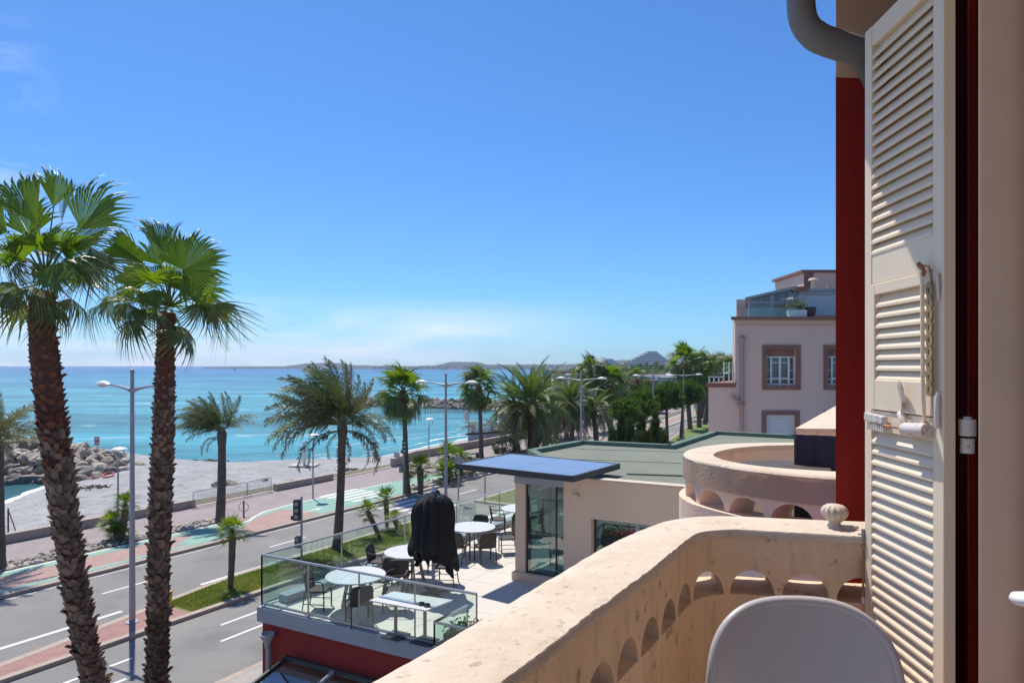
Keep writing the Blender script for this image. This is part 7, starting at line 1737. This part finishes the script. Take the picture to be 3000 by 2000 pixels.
# tables, parasol stems and pots on the deck read as clutter: a few chairs and tables each
for i in range(10):
    x = rx(1385) + 2 + (i % 5) * 1.9 + (i // 5) * 1.2; y = YR + 4.5 + (i // 5) * 4 + (i % 5) * .8; r = thing('deck_table', ['white deck table nearest the rail corner', 'white deck table second along the front rail', 'white deck table in the middle of the front rail', 'white deck table right of the slender palm trunk', 'white deck table at the right of the front row', 'back row deck table at left', 'back row deck table second from left', 'back row deck table in the middle', 'back row deck table right of middle', 'back row deck table at right'][i], 'table', (x, y, ez), 'white tables on the beach restaurant deck')
    mb = MB(); mb.box((x, y, ez + .74), (.9, .9, .06)); mb.build('tabletop', M['whitepaint'], r); mb = MB(); mb.tube([(x, y, ez), (x, y, ez + .72)], .06, 6); mb.build('pedestal', M['blackframe'], r)
for i, (px, Y, lb) in enumerate(((1383, 84.8, 'potted palm at the left corner of the restaurant deck'), (1440, 88, 'potted palm on the restaurant deck right of the slender palm'))):
    b = Vector((rx(px, Y), Y, ez)); r = thing('potted_palm', lb, 'plant', b); mb = MB(); mb.lathe([(.22, 0), (.34, .6), (.3, .6)], b, 12); mb.build('pot', M['deckwall'], r)
    for k in range(14):
        a = k * 2.4; el = R(70 - k * 5); put_leaf(DATES[k % 2], r, b + Vector((0, 0, .6)), Vector((math.cos(a) * math.cos(el), math.sin(a) * math.cos(el), math.sin(el))), .55)
b = Vector((rx(1371) + .1, YR + .1, ez)); r = thing('flagpole', 'thin flagpole with white pennant at the corner of the restaurant deck', 'flagpole', b)
mb = MB(); mb.tube([b, Vector((b.x, b.y, rz(1198)))], .05, 8); mb.build('pole', M['galv'], r)
zf = rz(1200); mb = MB(); mb.grid([[Vector((b.x - .05 - .12 * k, b.y + .1 * math.sin(k * 1.1), zf - .1 * k * .3)) for k in range(6)], [Vector((b.x - .05 - .11 * k, b.y + .1 * math.sin(k * 1.1 + .3), zf - 1.5 + .06 * k)) for k in range(6)]]); o = mb.build('flag', M['whitepaint'], r)
# white picket wall beside the promenade
r = thing('white_wall', 'low white wall with pickets between promenade and beach restaurant', 'wall', S(78, 42, KERB))
for k in range(26):
    u = 74 + k * 1.25; p = S(u, wall_v(u) - .9, KERB); q = S(u + 1.22, wall_v(u) - .9, KERB); mb = MB(); mb.beam(p + Vector((0, 0, .4)), q + Vector((0, 0, .4)), .2, .8); mb.build('wall_panel', M['deckwall'], r)
    mb = MB(); mb.box(p + Vector((0, 0, .65)), (.18, .18, 1.3)); mb.build('pillar', M['whitepaint'], r)
for k in range(12):
    u = 73 + k * 2.3; p = S(u, wall_v(u) + 1.0, 0); root = thing('hedge_shrub', ['nearest','second','third','fourth','fifth','sixth','seventh','eighth','ninth','tenth','eleventh','farthest'][k] + ' shrub of the row behind the white picket wall', 'shrub', p, 'row of shrubs behind the picket wall')
    mb = tuft_cloud([(p + Vector((0, 0, 1.7)), Vector((1.2, 1.0, 1.0)))], 420, .4, rnd, 'x', thin=.5); mb.build('foliage', M['limeleaf'] if k % 3 == 1 else M['broad'], root); mb = MB(); mb.tube([p, p + Vector((0, 0, 1.5))], .08, 6); mb.build('stem', M['bark'], root)
# benches on the promenade
for (px, py, lb) in ((1388, 1342, 'low dark bench on the promenade behind the canopy, left'), (1466, 1326, 'low dark bench on the promenade behind the canopy, right')):
    b = P(px, py, KERB); r = thing('bench', lb, 'bench', b, 'low benches on the promenade'); d = Vector((UX, UY, 0)); mb = MB(); mb.beam(b - d * .9 + Vector((0, 0, .45)), b + d * .9 + Vector((0, 0, .45)), .5, .08); mb.build('seat', M['blackframe'], r)
    for s_ in (-.7, .7): mb = MB(); mb.box(b + d * s_ + Vector((0, 0, .2)), (.4, .1, .4)); mb.build('leg', M['blackframe'], r)
# low buildings far along the shore
for i, (px, py, Y, w_, d_, m, lb) in enumerate(((1630, 1086, 210, 8, 8, 'concrete', 'small pale building just left of the tall green palm top'), (1680, 1092, 170, 10, 9, 'restwall', 'pale far building behind the highest fan palm'), (1720, 1100, 160, 8, 8, 'concrete', 'low grey far building behind the palms'), (1915, 1098, 240, 16, 10, 'concrete', 'white far building below the pyramid, left'), (1955, 1103, 220, 18, 10, 'farwhite', 'long white far building below the pyramid, right'), (1850, 1118, 180, 14, 8, 'farwhite', 'pale low far building left of the rounded pines'), (1990, 1108, 200, 12, 8, 'concrete', 'pale low far building behind the fifth lamp'))):
    x = (px - 1500) / 2000 * Y; zt = EYE - (py - 1072) / 2000 * Y; r = thing('far_building', lb, 'building', (x, Y, 0)); mb = MB(); mb.box((x, Y + d_ / 2, zt / 2), (w_, d_, zt)); mb.build('wall', M[m], r)
    mb = MB(); mb.box((x, Y + d_ / 2, zt + .2), (w_ + .8, d_ + .8, .4)); mb.build('roof', M['tileroof'] if i % 2 else M['concrete'], r)
    for k in range(int(w_ / 2.5)):
        for zz_ in (zt - 1.6, zt - 4.4):
            if zz_ < 1: continue
            wx = x - w_ / 2 + 1.4 + k * 2.5; mb = MB(); mb.box((wx, Y - .02, zz_), (1.1, .08, 1.3)); mb.build('window', M['paneW'], r)
# parked car at the far kerb
def car(label, p, rz_, m):
    r = thing('parked_car', label, 'car', p); Rm = Matrix.Rotation(rz_, 4, 'Z')
    T_ = lambda v: p + (Rm @ Vector(v).to_4d()).to_3d()
    prof = [(-2.1, .35), (-2.15, .75), (-1.95, .95), (-1.35, 1.02), (-.75, 1.42), (.55, 1.46), (1.2, 1.02), (2.0, .88), (2.15, .6), (2.1, .32)]
    def body(pr, hw, hw2=None):
        mb = MB(); n = len(pr); hw2 = hw2 or hw; f = lambda z: hw if z < 1.0 else hw2
        mb.add([T_((x, -f(z), z)) for x, z in pr] + [T_((x, f(z), z)) for x, z in pr], [tuple(range(n)), tuple(range(n, 2 * n))[::-1]] + [(i, i + n, (i + 1) % n + n, (i + 1) % n) for i in range(n)]); return mb
    o = body(prof, .87, .70).build('body', M[m], r); bevel(o, .06, 3)
    mb = MB()
    for sg in (-1, 1): mb.add([T_((-1.2, sg * .84, 1.05)), T_((-.72, sg * .73, 1.36)), T_((.5, sg * .73, 1.39)), T_((1.05, sg * .84, 1.05))], [(0, 1, 2, 3)])
    mb.add([T_((-1.42, -.74, 1.05)), T_((-1.42, .74, 1.05)), T_((-.84, .64, 1.40)), T_((-.84, -.64, 1.40))], [(0, 1, 2, 3)]); mb.build('windows', M['paneW'], r)
    for x in (-1.35, 1.3):
        for sg in (-1, 1): mb = MB(); mb.tube([T_((x, sg * .70, .32)), T_((x, sg * .89, .32))], .32, 18); w_ = mb.build('wheel', M['rubber'], r); mb = MB(); mb.tube([T_((x, sg * .88, .32)), T_((x, sg * .905, .32))], .19, 14); mb.build('rim', M['chrome'], w_) if False else mb.build('wheel_rim', M['chrome'], r)
    for sg in (-1, 1): mb = MB(); mb.box(T_((-2.12, sg * .62, .78)), (.08, .3, .14), rz=rz_); mb.build('tail_light', M['signred'], r)
car('dark blue car on the far road left of the pink building', PY(2063, 1209, 131) * 1.0, math.pi / 2 - .55, 'carpaint')
# ------------------------------------------------------------------ sea air
hz_m = bpy.data.materials.new('haze'); hz_m.use_nodes = True; n = hz_m.node_tree.nodes; n.clear()
o_ = n.new('ShaderNodeOutputMaterial'); pv = n.new('ShaderNodeVolumePrincipled'); pv.inputs['Color'].default_value = (.70, .82, 1, 1); pv.inputs['Density'].default_value = HAZE; pv.inputs['Anisotropy'].default_value = .3
hz_m.node_tree.links.new(pv.outputs[0], o_.inputs['Volume'])
mb = MB(); mb.box((0, 1800, 36), (5200, 3900, 84)); ho = mb.build('haze', hz_m); tag(ho, kind='stuff')
